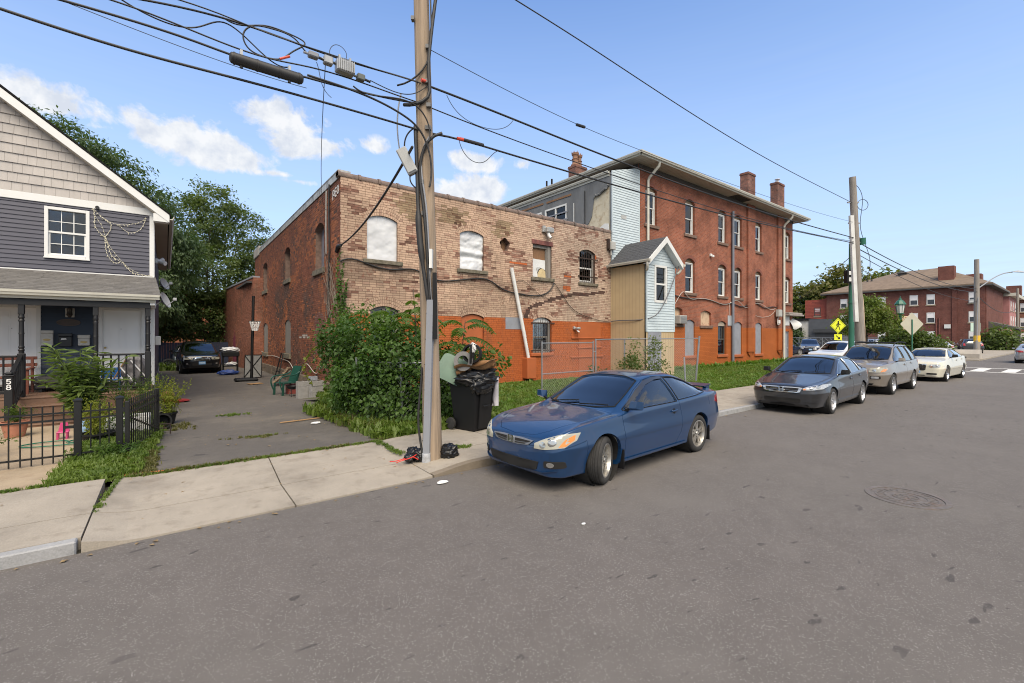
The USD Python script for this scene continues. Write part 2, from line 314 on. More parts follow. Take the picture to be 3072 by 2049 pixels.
def zwalk(x,y):
    """height of the pavement: kerb height .115, dropping to the road over the drive's mouth"""
    d=np.clip((x+.75)/.55,0,1)*np.clip((3.85-x)/1.0,0,1);d=d*d*(3-2*d)
    return .115*(1-d) + d*(.018+.055*np.clip((y-KY)/2.3,0,1))
pav=thing('pavement',kind='structure')
def slab(x0,x1,y0,y1,shift=0.0):
    """one cast slab; its sides run a little askew like the ones in the photo"""
    g=.008;nx,ny=max(2,int((x1-x0)/.15)),max(2,int((y1-y0)/.2))
    X,Y=np.meshgrid(np.linspace(x0+g,x1-g,nx+1),np.linspace(y0+g,y1-g,ny+1),indexing='ij')
    X=X+shift*(Y-y0);Z=zwalk(X,Y);v=np.stack([X,Y,Z],-1).reshape(-1,3);k=ny+1
    i,j=np.meshgrid(np.arange(nx),np.arange(ny),indexing='ij');q=np.stack([i*k+j,(i+1)*k+j,(i+1)*k+j+1,i*k+j+1],-1).reshape(-1,4)
    f=[q[:,[0,1,2]],q[:,[0,2,3]]];n=len(v)
    ed=np.r_[np.arange(nx+1)*k,nx*k+np.arange(1,ny+1),(np.arange(nx-1,-1,-1))*k+ny,np.arange(ny-1,0,-1)]
    v2=v[ed].copy();v2[:,2]=-.02;m=len(ed);a=np.arange(m);b=(a+1) % m
    f +=[np.stack([ed[a],n+a,n+b],1),np.stack([ed[a],n+b,ed[b]],1)]
    return np.vstack([v,v2]),np.vstack(f)
bays=[(-7.6,-5.2),(-5.2,-2.9),(-2.9,-.64),(-.64,1.24),(1.24,3.07),(3.07,4.95),(4.95,6.9)]+[(6.9+2.0*k,8.9+2.0*k) for k in range(17)]
for x0,x1 in bays:
    kerbed=x1 < -.5 or x0 > 3
    part(pav,'slab',slab(x0,x1,KY+(.13 if kerbed else 0),6.72),M_walk)
    part(pav,'slab',slab(x0,x1,6.72,8.22,.06 if -1 < x0 < 2 else 0),M_walk)
kerb=thing('kerb',kind='structure')
for x0,x1 in [(-7.5,-4.9),(-4.9,-2.75),(-2.75,-.66)]+[(6.95+2.1*k,9.03+2.1*k) for k in range(15)]:
    part(kerb,'kerb_stone',cbx(x0+.006,x1-.006,KY,KY+.125,-.06,.118,.012),M_kerb)
part(kerb,'kerb_stone',[tube([(38.4+2.2*math.sin(a),8.05-2.2*math.cos(a),.05) for a in np.linspace(0,1.5,8)],.09,6)],M_kerb)
for x0,x1 in ((3.08,4.2),(4.2,5.6),(5.6,6.93)):part(kerb,'kerb_stone',slab(x0,x1,KY-.0,KY+.128),concrete('kerb_concrete',(.20,.165,.125),(.08,.065,.05),.9) if x0 < 3.1 else '/World/Looks/kerb_concrete')
solo('joint_dirt',sheet(sbox(-7.6,KY+.02,41,8.24),-.012),mat('joint_dirt',(.06,.055,.04),.95,var=.3,vs=9),kind='structure')
def zdrive(x,y):return .07*np.clip((11-y)/2.8,0,1)+.012+.012*(meshkit.noise(np.stack([x*.7,y*.5,0*x],-1))-.5)
drive_poly=Polygon([(-.8,8.23),(3.9,8.23),(4.2,13.6),(4.4,22),(4.6,31),(2.8,37),(-9,37),(-9,25),(-.5,24.6),(-.5,14.5),(-.6,12)])
solo('driveway',fine_sheet(drive_poly,.22,zdrive),M_drive,kind='structure',smooth=True)
solo('front_path',fine_sheet(Polygon([(-6.5,8.24),(-1.22,8.24),(-1.25,10.2),(-1.1,12.6),(-1.6,14.9),(-6.5,14.9)]),.5,lambda x,y:.112-.05*np.clip((y-8.24)/1.0,0,1)),M_path,kind='structure')
solo('yard_soil',fine_sheet(Polygon([(-1.22,8.24),(-.3,8.24),(-.06,12),(.06,15.4),(-.3,15.6),(-6.5,15.6),(-6.5,14.9),(-1.6,14.9),(-1.1,12.6),(-1.25,10.2)]),.2,lambda x,y:.04+.02*meshkit.noise(np.stack([x*3,y*3,0*x],-1))),M_soil,kind='structure')
solo('lawn_soil',fine_sheet(Polygon([(3.38,8.24),(40.5,8.24),(40.5,15.2),(3.4,15.2),(4.2,13.6),(3.5,12.3)]),.25,lambda x,y:.07+.05*meshkit.noise(np.stack([x*.8,y*.8,0*x],-1))),M_soil,kind='structure')
solo('rear_yard',sheet(Polygon([(-9,24.8),(-.5,24.6),(.05,14.5),(-9,14.5)]),-.006),M_soil,kind='structure')
solo('car_park',sheet(sbox(41,53,200,110) if False else Polygon([(52.6,8),(120,8),(120,70),(52.6,70)]),-.008),mat('car_park_asphalt',(.12,.115,.11),.9,var=.2,vs=.8),kind='structure')
mh=thing('manhole_cover','round cast iron manhole cover set flush in the road','manhole cover',(7.46,1.47,0))
part(mh,'frame_ring',lathe([(.36,-.02),(.36,.008),(.42,.008),(.425,-.02)],(7.46,1.47,0),40),M_iron,40)
gl=[lathe([(0,.001),(.352,.001),(.352,-.02)],(7.46,1.47,0),40)]
for r in (.12,.2,.3):gl.append(lathe([(r,.001),(r,.006),(r+.022,.006),(r+.022,.001)],(7.46,1.47,0),36))
for k in range(24):
    a=k*math.pi/12;gl.append(rz(bx(7.46+.225,7.46+.29,1.47-.012,1.47+.012,.001,.006),a,(7.46,1.47,0)))
for k in range(8):
    a=k*math.pi/4;gl.append(rz(bx(7.46+.02,7.46+.11,1.47-.012,1.47+.012,.001,.006),a,(7.46,1.47,0)))
part(mh,'lid',gl,M_iron)
cw=thing('crosswalk','white ladder crosswalk painted across the road before the junction','crosswalk',(42,2,0),kind='structure')
for x in (36.9,41.4):part(cw,'marking_line',bx(x,x+.28,-7.3,5.6,-.004,.004),M_paint)
for k in range(10):part(cw,'marking_stripe',bx(37.5,41.1,4.0-1.25*k,4.55-1.25*k,-.004,.004),M_paint)
M_grass=leaf_mat('grass_blades',(.085,.135,.022),(.26,.32,.07),1.5)
M_grassd=leaf_mat('dry_grass',(.10,.10,.03),(.20,.17,.07),1.5)
def tuft(seed,n,h,spread,w=.006,broad=0.0):
    r=np.random.default_rng(seed);gs=[]
    for _ in range(n):
        a,hh,o=r.uniform(0,2*np.pi),h*r.uniform(.45,1.1),r.normal(0,spread,2);lean=r.uniform(.15,.9)*hh
        ww=w*r.uniform(.7,1.4)*(1+broad*r.uniform(0,4));d=np.array([math.cos(a),math.sin(a),0]);s=np.array([-d[1],d[0],0])*ww
        b=np.array([*o,0]);m=b+d*lean*.35+[0,0,hh*.6];t=b+d*lean+[0,0,hh*(.75 if lean > .5*hh else 1)]
        gs.append((np.array([b-s,b+s,m+s*.9,m-s*.9,t]),np.array([[0,1,2],[0,2,3],[3,2,4]])))
    return cat(gs)
def scatter(name,pts,protos,material,scales,seed=3,label=None,category=None):
    pi=UsdGeom.PointInstancer.Define(stage,uniq('/World',name));r=np.random.default_rng(seed);n=len(pts)
    for k,g in enumerate(protos):
        m=usdkit.mesh(stage,f'{pi.GetPath()}/tuft_{k:03d}' if k else f'{pi.GetPath()}/tuft',g,material);pi.CreatePrototypesRel().AddTarget(m.GetPath())
    pi.CreateProtoIndicesAttr(Vt.IntArray.FromNumpy(r.integers(0,len(protos),n).astype(np.int32)))
    pi.CreatePositionsAttr(Vt.Vec3fArray.FromNumpy(np.asarray(pts,np.float32)))
    a=r.uniform(0,2*np.pi,n)
    pi.CreateOrientationsAttr(Vt.QuathArray([Gf.Quath(float(math.cos(t/2)),0,0,float(math.sin(t/2))) for t in a]))
    s=np.asarray(scales)*r.uniform(.6,1.25,n);pi.CreateScalesAttr(Vt.Vec3fArray.FromNumpy(np.stack([s,s,s],1).astype(np.float32)))
    put_data(pi.GetPrim(),label,category,None,'stuff')
def rand_in(poly,n,seed,power=None):
    r=np.random.default_rng(seed);x0,y0,x1,y1=poly.bounds;out=[]
    while sum(map(len,out)) < n:
        p=np.stack([r.uniform(x0,x1,4*n),r.uniform(y0,y1,4*n)],1);p=p[shapely.contains_xy(poly,p[:,0],p[:,1])]
        if power:p=p[r.uniform(0,1,len(p)) < power(p)]
        out.append(p)
    return np.vstack(out)[:n]
T_lawn=[tuft(k,26,.11,.05,.006,.35) for k in range(6)];T_weed=[tuft(20+k,16,.15,.06,.010,.8) for k in range(4)]
near=Polygon([(3.5,8.3),(40,8.3),(40,14.7),(4.4,14.7),(3.6,12.3)])
dens=lambda p:np.clip((9.0/np.hypot(p[:,0]-2,p[:,1]))**1.1,.12,1)
p=rand_in(near,12000,5,dens);scatter('lawn_grass',np.column_stack([p,np.full(len(p),.085)]),T_lawn,M_grass,np.ones(len(p)),6,'short green lawn grass between the pavement and the brick buildings','grass')
p=rand_in(near,2600,8,dens);scatter('lawn_weeds',np.column_stack([p,np.full(len(p),.085)]),T_weed,leaf_mat('weed_leaves',(.075,.15,.022),(.25,.36,.06),1.2),np.full(len(p),.9),9,'broad leaved weeds growing through the lawn grass','weeds')
verge=Polygon([(-1.2,8.28),(-.34,8.28),(-.08,11.9),(.0,14),(-1.1,14),(-1.05,12.5),(-1.2,10.3)])
p=rand_in(verge,1100,12);scatter('verge_grass',np.column_stack([p,np.full(len(p),.09)]),T_lawn,M_grass,np.full(len(p),.85),13,'patch of green grass between the iron fence and the driveway','grass')
r_=np.random.default_rng(4);q=[]
for _ in range(330):x=r_.uniform(-1.0,3.6);q.append((x,8.24+r_.normal(0,.02),.07)) if r_.uniform() < .75 or x < 0 else None
for _ in range(34):t=r_.uniform();q.append((-.62+.06*t*2-.0,6.75+t*1.45,.1))
for _ in range(120):q.append((r_.uniform(-3.2,-1.2),8.25+r_.normal(0,.015),.115))
for _ in range(60):q.append((3.1+r_.normal(0,.03),r_.uniform(7.0,8.2),.09))
for _ in range(70):q.append((r_.normal(4.55,.22),5.98+abs(r_.normal(0,.07)),.02))
for _ in range(40):q.append((r_.normal(4.05,.1),6.75+r_.normal(0,.06),.11))
for _ in range(40):q.append((r_.normal(1.55,.14),10.2+r_.normal(0,.07),.02))
for _ in range(45):q.append((r_.normal(1.35,.2),13.6+r_.normal(0,.1),.01))
for _ in range(160):t=r_.uniform();q.append((-.25+.25*t+r_.normal(0,.05),8.4+5.5*t,.06))
for _ in range(120):q.append((r_.uniform(20,38),8.22+r_.normal(0,.03),.115))
scatter('crack_grass',np.array(q),T_lawn,M_grass,np.full(len(q),.38),15,'thin grass growing in the joints of the pavement and driveway','grass')
q=[(r_.normal(1.55,.2),10.2+r_.normal(0,.1),.02) for _ in range(40)]+[(r_.uniform(-.45,-.1),r_.uniform(8.3,9.8),.08) for _ in range(160)]+[(r_.uniform(-.5,3.5),8.27+r_.normal(0,.03),.065) for _ in range(150)]+[(r_.normal(.15,.2),r_.normal(12.6,.3),.01) for _ in range(60)]
scatter('dry_grass',np.array(q),T_lawn,M_grassd,np.full(len(q),.5),17,'straw coloured dry grass along the edge of the driveway','grass')
# ------------------------------------------------------------------ the old two-storey brick building with peeling peach paint
def brick_mat(name,flake,famt,bump=.5,drip=.35):
    """colour from the brick's own tint; flakes of bare brick and dark run-off stains that belong to the wall"""
    nodes={"g":("geometry",{}),"at":("attribute",{"attribute":"tint"}),"n":("noise_texture",{"scale":7.0,"detail":6.0,"roughness":.65}),"fine":("noise_texture",{"scale":60.0,"detail":4.0}),
             "v":("map_range",{"from_min":.3,"from_max":.7,"to_min":.84,"to_max":1.14,"clamp":True}),"k":("vector_math",{"math_type":"scale"}),
             "fr":("map_range",{"from_min":.60,"from_max":.64,"to_min":0.0,"to_max":famt,"clamp":True}),"m":("mix",{"mix_type":"mix","color2":flake}),
             "st":("mapping",{"scale":(1.6,1.6,.28)}),"sn":("noise_texture",{"scale":1.5,"detail":7.0,"roughness":.65}),"sr":("map_range",{"from_min":.54,"from_max":.72,"to_min":0.0,"to_max":drip,"clamp":True}),"sm":("mix",{"mix_type":"mix","color2":(.075,.065,.045)}),
             "b":("bump",{"strength":bump,"distance":.004}),"p":("principled_bsdf",{"roughness":.82,"specular_ior_level":.25})}
    links=[("g.position","n.vector"),("g.position","fine.vector"),("fine.fac","v.value"),("at.color","k.vector1"),("v.result","k.scale"),("n.fac","fr.value"),("fr.result","m.fac"),("k.vector","m.color1"),
             ("g.position","st.vector"),("st.vector","sn.vector"),("sn.fac","sr.value"),("sr.result","sm.fac"),("m.color","sm.color1"),("sm.color","p.base_color"),("fine.fac","b.height"),("b.normal","p.normal")]
    return usdkit.material(stage,f'/World/Looks/{name}',nodes,links,surface="p.BSDF")
M_peach=brick_mat('peach_painted_brick',(.20,.075,.05),.55)
M_rawb=brick_mat('bare_red_brick',(.30,.12,.06),.35,.6,.5)
class Wall:
    """an upright wall plane: origin, direction along it, outward normal; local coordinates (u, z)"""
    def __init__(s,o,d):
        s.o=np.array([*o,0.0]);s.d=np.array([*d,0.0]);s.d /=np.linalg.norm(s.d);s.n=np.array([s.d[1],-s.d[0],0])
    def P(s,u,z,n=0.0):return s.o+np.multiply.outer(np.asarray(u,float),s.d)+np.multiply.outer(np.asarray(n,float),s.n)+np.multiply.outer(np.asarray(z,float),[0,0,1.0])
    def g(s,geo):
        """(u, z, out) coordinates to world"""
        v=np.asarray(geo[0],float);w=s.o+v[:,:1]*s.d+v[:,1:2]*np.array([0,0,1.0])+v[:,2:3]*s.n;return w,np.asarray(geo[1])
    def box(s,u0,u1,z0,z1,n0,n1,r=0):return s.g(cbx(u0,u1,z0,z1,n0,n1,r) if r else bx(u0,u1,z0,z1,n0,n1))
    def poly(s,p,n0,n1):
        v,f=prism(p,n1-n0);v=v+[0,0,n0];return s.g((v,f))
    def tube(s,pts,r,n=6):return s.g(tube([(a,b,c) for a,b,c in pts],r,n))
def ring_bricks(x0,x1,zs,rise,rings,h=.108,step=.078,extra=.02):
    """the brick rings over an arched opening: polygons in wall coordinates and their union"""
    w=(x1-x0)/2;R=(w*w+rise*rise)/(2*rise);c=(x0+x1)/2;cz=zs+rise-R;a=math.asin(min(1,w/R))+extra/R;out=[]
    for k in range(rings):
        r0,r1=R+k*h,R+(k+1)*h-.010;n=max(6,int(2*a*(r0+r1)/2/step))
        for i in range(n):
            t0,t1=-a+2*a*i/n+.005/r0,-a+2*a*(i+1)/n-.005/r0
            out.append(Polygon([(c+r*math.sin(t),cz+r*math.cos(t)) for r,t in ((r0,t0),(r0,t1),(r1,t1),(r1,t0))]))
    ts=np.linspace(-a,a,16);R1=R+rings*h
    return out,Polygon([(c+R*math.sin(t),cz+R*math.cos(t)) for t in ts]+[(c+R1*math.sin(t),cz+R1*math.cos(t)) for t in ts[::-1]])
def brickwork(parent,wall,u0,u1,z0,z1,openings,rings,L,h,tintf,material,seed,single=300,joint=.011,proud=.0,jitter=.0025,depth=.035):
    """running bond with every brick its own block; the bricks nearest the viewer are parts of their own, the rest is one part"""
    rg=np.random.default_rng(seed);hole=unary_union(openings) if openings else Polygon();hp=shapely.prepared.prep(hole)
    geos,cen=[],[]
    nr=int(round((z1-z0)/h))
    for r in range(nr):
        za,zb=z0+r*h,z0+(r+1)*h-joint;u=u0-(L*.5 if r % 2 else 0)+rg.normal(0,.01)
        while u < u1:
            hd=L*(.5 if rg.uniform() < .05 else 1.0)*(1+rg.normal(0,.015));ua,ub=max(u,u0),min(u+hd-joint,u1);u +=hd
            if ub-ua < .02:continue
            q=sbox(ua,za,ub,zb);n0=proud+rg.normal(0,jitter)
            if hp.intersects(q):
                q=q.difference(hole)
                if q.is_empty or q.area < .0012:continue
                v,f=prism(q,depth);geos.append((v+[0,0,n0-depth],f))
            else:geos.append(bx(ua,ub,za,zb,n0-depth,n0))
            cen.append(((ua+ub)/2,(za+zb)/2))
    for q in rings:
        v,f=prism(q,depth);n0=proud+.003+rg.normal(0,jitter);geos.append((v+[0,0,n0-depth],f));cen.append((q.centroid.x,q.centroid.y))
    cen=np.array(cen);tints=tintf(cen[:,0],cen[:,1],rg)
    w=wall.P(cen[:,0],cen[:,1]);dist=np.linalg.norm(w-[0,0,EYE],axis=1);order=np.argsort(dist)
    for i in order[:single]:part(parent,'brick',wall.g(geos[i]),material,col=np.tile(tints[i],(len(geos[i][0]),1)))
    rest=order[single:]
    part(parent,'brickwork',wall.g(cat([geos[i] for i in rest])),material,kind='stuff',col=np.vstack([np.tile(tints[i],(len(geos[i][0]),1)) for i in rest]))
def backing(parent,name,wall,outline,openings,n0,n1,material):return part(parent,name,wall.poly(outline.difference(unary_union(openings)),n0,n1),material)
def fb(a,b,s,seed):return meshkit.fbm(np.stack([a*s,b*s,0*a],-1),4,seed)
FY=14.8;X0,X1=4.45,17.62
fac=Wall((0,FY),(1,0));side=Wall((4.62+.0,33.5),(-.17,-18.7))
SL=math.hypot(.17,18.7)
def sy(y):return (33.5-y)*SL/18.7
bld=thing('brick_building','two storey old brick building with peeling peach paint over an orange ground floor','building',(11,18,0))
M_mort=mat('brown_mortar',(.125,.075,.055),.95,var=.3,vs=9,bump=.5,bs=60)
M_morto=mat('orange_mortar',(.26,.068,.02),.9,var=.2,vs=9)
M_mortr=mat('grey_brown_mortar',(.17,.115,.09),.95,var=.3,vs=7,bump=.5,bs=60)
M_stone=mat('mossy_sill_stone',(.15,.13,.095),.92,var=.3,vs=9,bump=.8,bs=22,dirt=(.05,.05,.03),dscale=5,damt=.8)
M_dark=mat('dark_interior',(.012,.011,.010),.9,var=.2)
M_tin=mat('sheet_metal',(.62,.625,.63),.42,metal=.15,var=.06,vs=3,bump=.25,bs=5,dirt=(.42,.42,.43),dscale=1.5,damt=.4)
M_grey=mat('grey_paint',(.23,.24,.27),.6,var=.10,vs=2.5,dirt=(.17,.175,.19),dscale=3)
M_orange=mat('orange_paint',(.35,.092,.026),.62,var=.10,vs=1.6,dirt=(.30,.085,.025),dscale=2.5,damt=.6,bump=.15)
M_ironb=mat('rusty_iron',(.045,.032,.028),.75,metal=.4,var=.4,vs=12,dirt=(.10,.045,.025),dscale=18,damt=.7)
M_oldwood=mat('old_grey_wood',(.20,.185,.165),.85,var=.2,vs=9,bump=.4,bs=30,stretch=(1,1,.12))
M_brownwood=mat('brown_plywood',(.20,.105,.05),.75,var=.3,vs=12,stretch=(2.5,2.5,.2))
M_white=mat('white_vinyl',(.62,.62,.60),.5,var=.05,vs=4,dirt=(.42,.41,.38),dscale=3,damt=.35)
M_pane=glass_mat('window_glass',(.80,.84,.84),1.5,0.0,1.6)
M_terra=mat('terracotta_coping',(.15,.105,.085),.7,var=.3,vs=6,dirt=(.07,.065,.055),dscale=5,damt=.8)
W1,W2,W3,W4=(5.31,6.38),(8.89,9.98),(12.53,13.62),(15.39,16.47)
op=[arch_poly(*W1,4.62,5.98,.15),arch_poly(*W2,4.62,5.98,.15),sbox(12.53,4.60,13.62,6.22),arch_poly(*W4,4.57,6.0,.16),arch_poly(8.96,9.99,.3,2.78,.13),arch_poly(12.53,13.62,1.32,2.70,.17),arch_poly(5.42,6.42,1.35,2.92,.15)]
rg_=[ring_bricks(*W1,5.98,.15,3),ring_bricks(*W2,5.98,.15,3),ring_bricks(12.55,13.60,6.24,.16,2),ring_bricks(*W4,6.0,.16,3),ring_bricks(8.96,9.99,2.78,.13,3),ring_bricks(12.53,13.62,2.70,.17,3),ring_bricks(10.78,12.75,3.28,.17,3),ring_bricks(5.42,6.42,2.92,.15,3)]
hole_c=Polygon([(11.03+.245*math.cos(t)*(1+.12*math.sin(5*t)),5.80+.26*math.sin(t)*(1+.1*math.cos(4*t))) for t in np.linspace(0,2*np.pi,22)[:-1]])
gbox=sbox(11.06,2.33,11.99,2.83)
STRIP=LineString([(12.15,2.82),(12.2,3.15),(12.75,3.40),(13.9,3.74),(15.0,3.98),(16.1,4.06),(17.0,4.20),(17.16,4.45),(17.18,4.95)])
def facade_tint(x,z,r):
    n=len(x);jit=r.normal(1,.06,n)[:,None]
    peach=np.array([.47,.325,.232])*(1+.10*(fb(x,z,.35,3)-.5))[:,None];cool=np.array([.45,.36,.29])
    k=np.clip((x-11)/5,0,1)[:,None]*.6;c=peach*(1-k)+cool*k
    raw=np.array([.17,.075,.052])*r.uniform(.7,1.25,n)[:,None];dusty=np.array([.28,.165,.125])
    m=fb(x*1.0,z*1.3,.9,21);p=np.clip((m-.63)*6,0,.6)
    for ex,ez,rx,rz,s in [(4.78,6.78,.30,.22,.9),(4.9,6.25,.38,.34,.75),(4.85,5.0,.4,.22,.6),(5.9,6.75,.2,.3,.5),(6.95,5.6,.42,.55,.75),(7.3,5.2,.35,.35,.6),(4.7,3.6,.35,.3,.7),(6.2,3.75,.35,.3,.4),(6.9,3.9,.5,.3,.45),(7.9,4.3,.5,.3,.6),
                             (10.15,5.2,.22,.65,.8),(9.6,4.25,1.1,.14,.6),(11.6,5.35,.75,.5,.8),(11.9,5.0,.5,.25,.8),(10.6,6.5,.5,.2,.5),(8.75,6.4,.2,.3,.4),(14.95,5.7,.4,.4,.8),(16.75,5.6,.35,.5,.6),(14.7,4.75,.28,.35,.9),(14.6,4.2,.3,.3,.9),(14.1,3.5,.5,.4,.6),(13.9,3.1,.4,.35,.6),(15.9,2.97,.72,.2,1.0),(16.5,7.0,.7,.16,.5),(12.2,4.0,.5,.2,.4),(17.2,6.9,.3,.2,.5),(10.3,4.9,.3,.3,.5)]:
        d=((x-ex)/rx)**2+((z-ez)/rz)**2;p=np.maximum(p,s*np.clip(1.15-d,0,1)*.85)
    sd=np.array([STRIP.distance(Point(a,b)) for a,b in zip(x,z)])
    bare=r.uniform(0,1,n) < p;half=(r.uniform(0,1,n) < .10+.75*p)
    c=np.where(half[:,None],c*.45+dusty*.55,c);c=np.where(bare[:,None],raw*(1-.45*r.uniform(0,1,(n,1)))+c*.45*r.uniform(.2,1,(n,1)),c)
    on=np.abs(sd) < .075;c=np.where(on[:,None],np.array([.085,.05,.04])*jit,c)
    bright=((x-11.75)**2/.2+(z-5.1)**2/.006 < 1) | ((x-16.4)**2/.25+(z-5.8)**2/.15 < .1) | ((np.abs(x-14.65) < .16) & (np.abs(z-4.78) < .07)) | ((np.abs(x-14.6) < .18) & (np.abs(z-4.2) < .1)) | ((x > 15.0) & (x < 16.5) & (z > 6.0) & (z < 6.22) & ((x-15.93)**2+(z-5.27)**2 < .91**2))
    c=np.where(bright[:,None],np.array([.42,.11,.035])*jit,c)
    green=(((x-7.0)/.9)**2+((z-6.6)/.55)**2 < r.uniform(.2,1,n)) | (((x-8.5)/1.0)**2+((z-6.55)/.5)**2 < r.uniform(.1,.8,n)) | (((x-10.9)/.8)**2+((z-6.4)/.5)**2 < r.uniform(.1,.7,n))
    c=np.where(green[:,None],c*np.array([.62,.64,.55]),c)
    gloom=((np.abs(z-4.15) < .28) & (fb(x,z,1.2,8) > .52));c=np.where(gloom[:,None],c*.72,c);c=c*(1-.22*np.clip((fb(x,z,.8,77)-.45)*4,0,1))[:,None]
    edge=2.80-.010*(x-8.5)+.05*(fb(x,z,2.5,5)-.5);low=z < edge
    org=np.array([.37,.098,.028])*(1+.25*(fb(x,z,.6,9)-.5))[:,None]*r.normal(1,.05,n)[:,None]
    return np.where(low[:,None],org,c*jit)
fw=holder(bld,'front_wall')
blind=rg_[6]
brickwork(fw,fac,X0,X1,.14,7.25,op+[g[1] for g in rg_]+[hole_c,gbox],[q for g in rg_ for q in g[0]],.236,.0808,facade_tint,M_peach,1)
outl=sbox(X0+.01,.0,X1,7.25)
backing(bld,'mortar',fac,outl.intersection(sbox(0,2.77,30,9)),op+[hole_c],-.30,-.009,M_mort)
backing(bld,'mortar',fac,outl.intersection(sbox(0,0,30,2.77)),op,-.30,-.009,M_morto)
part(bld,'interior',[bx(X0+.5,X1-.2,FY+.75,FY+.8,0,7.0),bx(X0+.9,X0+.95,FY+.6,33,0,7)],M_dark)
# --- side wall
ys=[(16.75,18.05,4.50,5.98,.2),(22.52,23.76,4.70,6.02,.18),(28.7,30.15,4.68,6.1,.2)]
sop=[arch_poly(sy(b),sy(a),z0,z1,r) for a,b,z0,z1,r in ys];lop=[(22.4,23.76,1.24,2.62,.2),(28.5,29.95,1.12,2.60,.2)];lob=[arch_poly(sy(b),sy(a),z0,z1,r) for a,b,z0,z1,r in lop]
srg=[ring_bricks(sy(b),sy(a),z1,r,2) for a,b,z0,z1,r in ys]+[ring_bricks(sy(b),sy(a),z1,r,2) for a,b,z0,z1,r in lop]
l3=arch_poly(sy(18.05),sy(16.79),1.35,2.72,.2)
def side_tint(u,z,r):
    n=len(u);base=np.array([.215,.085,.052]);o=np.array([.31,.115,.055]);dk=np.array([.115,.070,.056])
    m=fb(u,z*1.2,.5,31)[:,None];c=base+(dk-base)*np.clip((m-.50)*4.2,0,1);m2=fb(u,z,.9,37)[:,None];c=np.where((m2 > .56) & (r.uniform(0,1,(n,1)) < .6),o,c)
    c=c*r.normal(1,.13,n)[:,None];c=np.where((r.uniform(0,1,n) < .05)[:,None],o*1.05,c);c=np.where((r.uniform(0,1,n) < .06)[:,None],dk*.8,c)
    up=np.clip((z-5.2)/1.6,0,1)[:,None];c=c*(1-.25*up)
    wh=(np.abs(z-2.05) < .09) & (u > sy(20.6)) & (u < sy(18.9)) & (r.uniform(0,1,n) < .55);c=np.where(wh[:,None],np.array([.45,.40,.36]),c)
    red=(np.abs(u-sy(21.2)) < .18) & (z < 1.1) & (r.uniform(0,1,n) < .4);return np.where(red[:,None],np.array([.22,.04,.04]),c)
sw=holder(bld,'side_wall')
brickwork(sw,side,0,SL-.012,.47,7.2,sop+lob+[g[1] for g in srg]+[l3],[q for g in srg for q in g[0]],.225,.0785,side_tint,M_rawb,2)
def l3_tint(u,z,r):return np.array([.16,.075,.055])*r.normal(1,.12,len(u))[:,None]
inf=holder(bld,'bricked_window');cells=[]
for r in range(19):
    u=sy(18.05)+(-.1 if r % 2 else 0)
    while u < sy(16.79):
        q=sbox(u+.006,1.35+r*.082+.006,u+.2-.006,1.35+(r+1)*.082-.006).intersection(l3);u +=.2
        if q.area > .003:cells.append(q)
rg2=np.random.default_rng(5)
for q in cells:g=side.poly(q,-.03,.004);part(inf,'brick',g,M_rawb,col=np.tile(np.array([.17,.075,.055])*rg2.normal(1,.15),(len(g[0]),1)))
part(inf,'mortar',side.poly(l3,-.03,-.002),mat('pale_mortar',(.36,.31,.27),.9,var=.2,vs=8))
backing(bld,'mortar',side,sbox(0,.4,SL-.30,7.2),sop+lob,-.30,-.009,M_mortr)
for k,(a,b,z0,z1,r) in enumerate(ys):
    part(bld,'window_board',side.poly(arch_poly(sy(b)+.02,sy(a)-.02,z0,z1,r),-.26,-.24),mat('blue_grey_board',(.16,.16,.19),.7,var=.2,vs=4))
    part(bld,'window_sill',side.box(sy(b)-.12,sy(a)+.12,z0-.2,z0-.002,-.2,.07,.012),M_stone)
for a,b,z0,z1,r in lop:
    part(bld,'window_board',side.poly(arch_poly(sy(b)+.01,sy(a)-.01,z0,z1,r),-.06,-.035),M_oldwood,label='weathered grey board filling an arched ground floor window')
    part(bld,'window_sill',side.box(sy(b)-.1,sy(a)+.1,z0-.24,z0-.002,-.1,.09,.015),M_stone)
ft=holder(bld,'stone_footing');u=.05;rs=np.random.default_rng(9)
M_foot=mat('brown_footing_stone',(.15,.115,.085),.93,var=.35,vs=6,bump=.9,bs=18,dirt=(.07,.065,.035),dscale=3,damt=.7)
while u < SL-.1:
    w=rs.uniform(.45,.95);zt=.46
    if rs.uniform() < .5:part(ft,'stone',side.box(u,min(u+w-.02,SL),.22,zt,-.1,.07+rs.normal(0,.012),.02),M_foot);part(ft,'stone',side.box(u,min(u+w-.02,SL),-.05,.21,-.1,.085+rs.normal(0,.012),.02),M_foot)
    else:part(ft,'stone',side.box(u,min(u+w-.02,SL),-.05,zt,-.1,.075+rs.normal(0,.012),.02),M_foot)
    u +=w
part(ft,'stone',fac.box(X0-.06,X1,-.05,.135,-.05,.055,.015),M_foot)
cp=holder(bld,'coping');x=X0-.08;k=0
def halfround(x0,x1,r,yc,zc,n=9):
    a=np.linspace(-.35,math.pi+.35,n);pr=[(r*math.cos(t),r*math.sin(t)) for t in a];return xf(prism(pr,x1-x0),frame((x0,yc,zc),(0,1,0),(0,0,1)))
while x < X1:
    x2=min(x+.66,X1+.02);part(cp,'coping_tile',[halfround(x,x2,.125,FY+.10,7.235),halfround(x,x+.085,.15,FY+.10,7.235)],M_terra,40);x +=.667
part(bld,'roof_flashing',[side.box(0,SL-.1,7.16,7.40,-.35,.03),side.box(0,SL-.1,7.40,7.43,-.36,.045)],mat('roof_flashing_metal',(.42,.42,.40),.5,metal=.3,var=.2,vs=2,dirt=(.10,.09,.08),dscale=2.5,damt=.8))
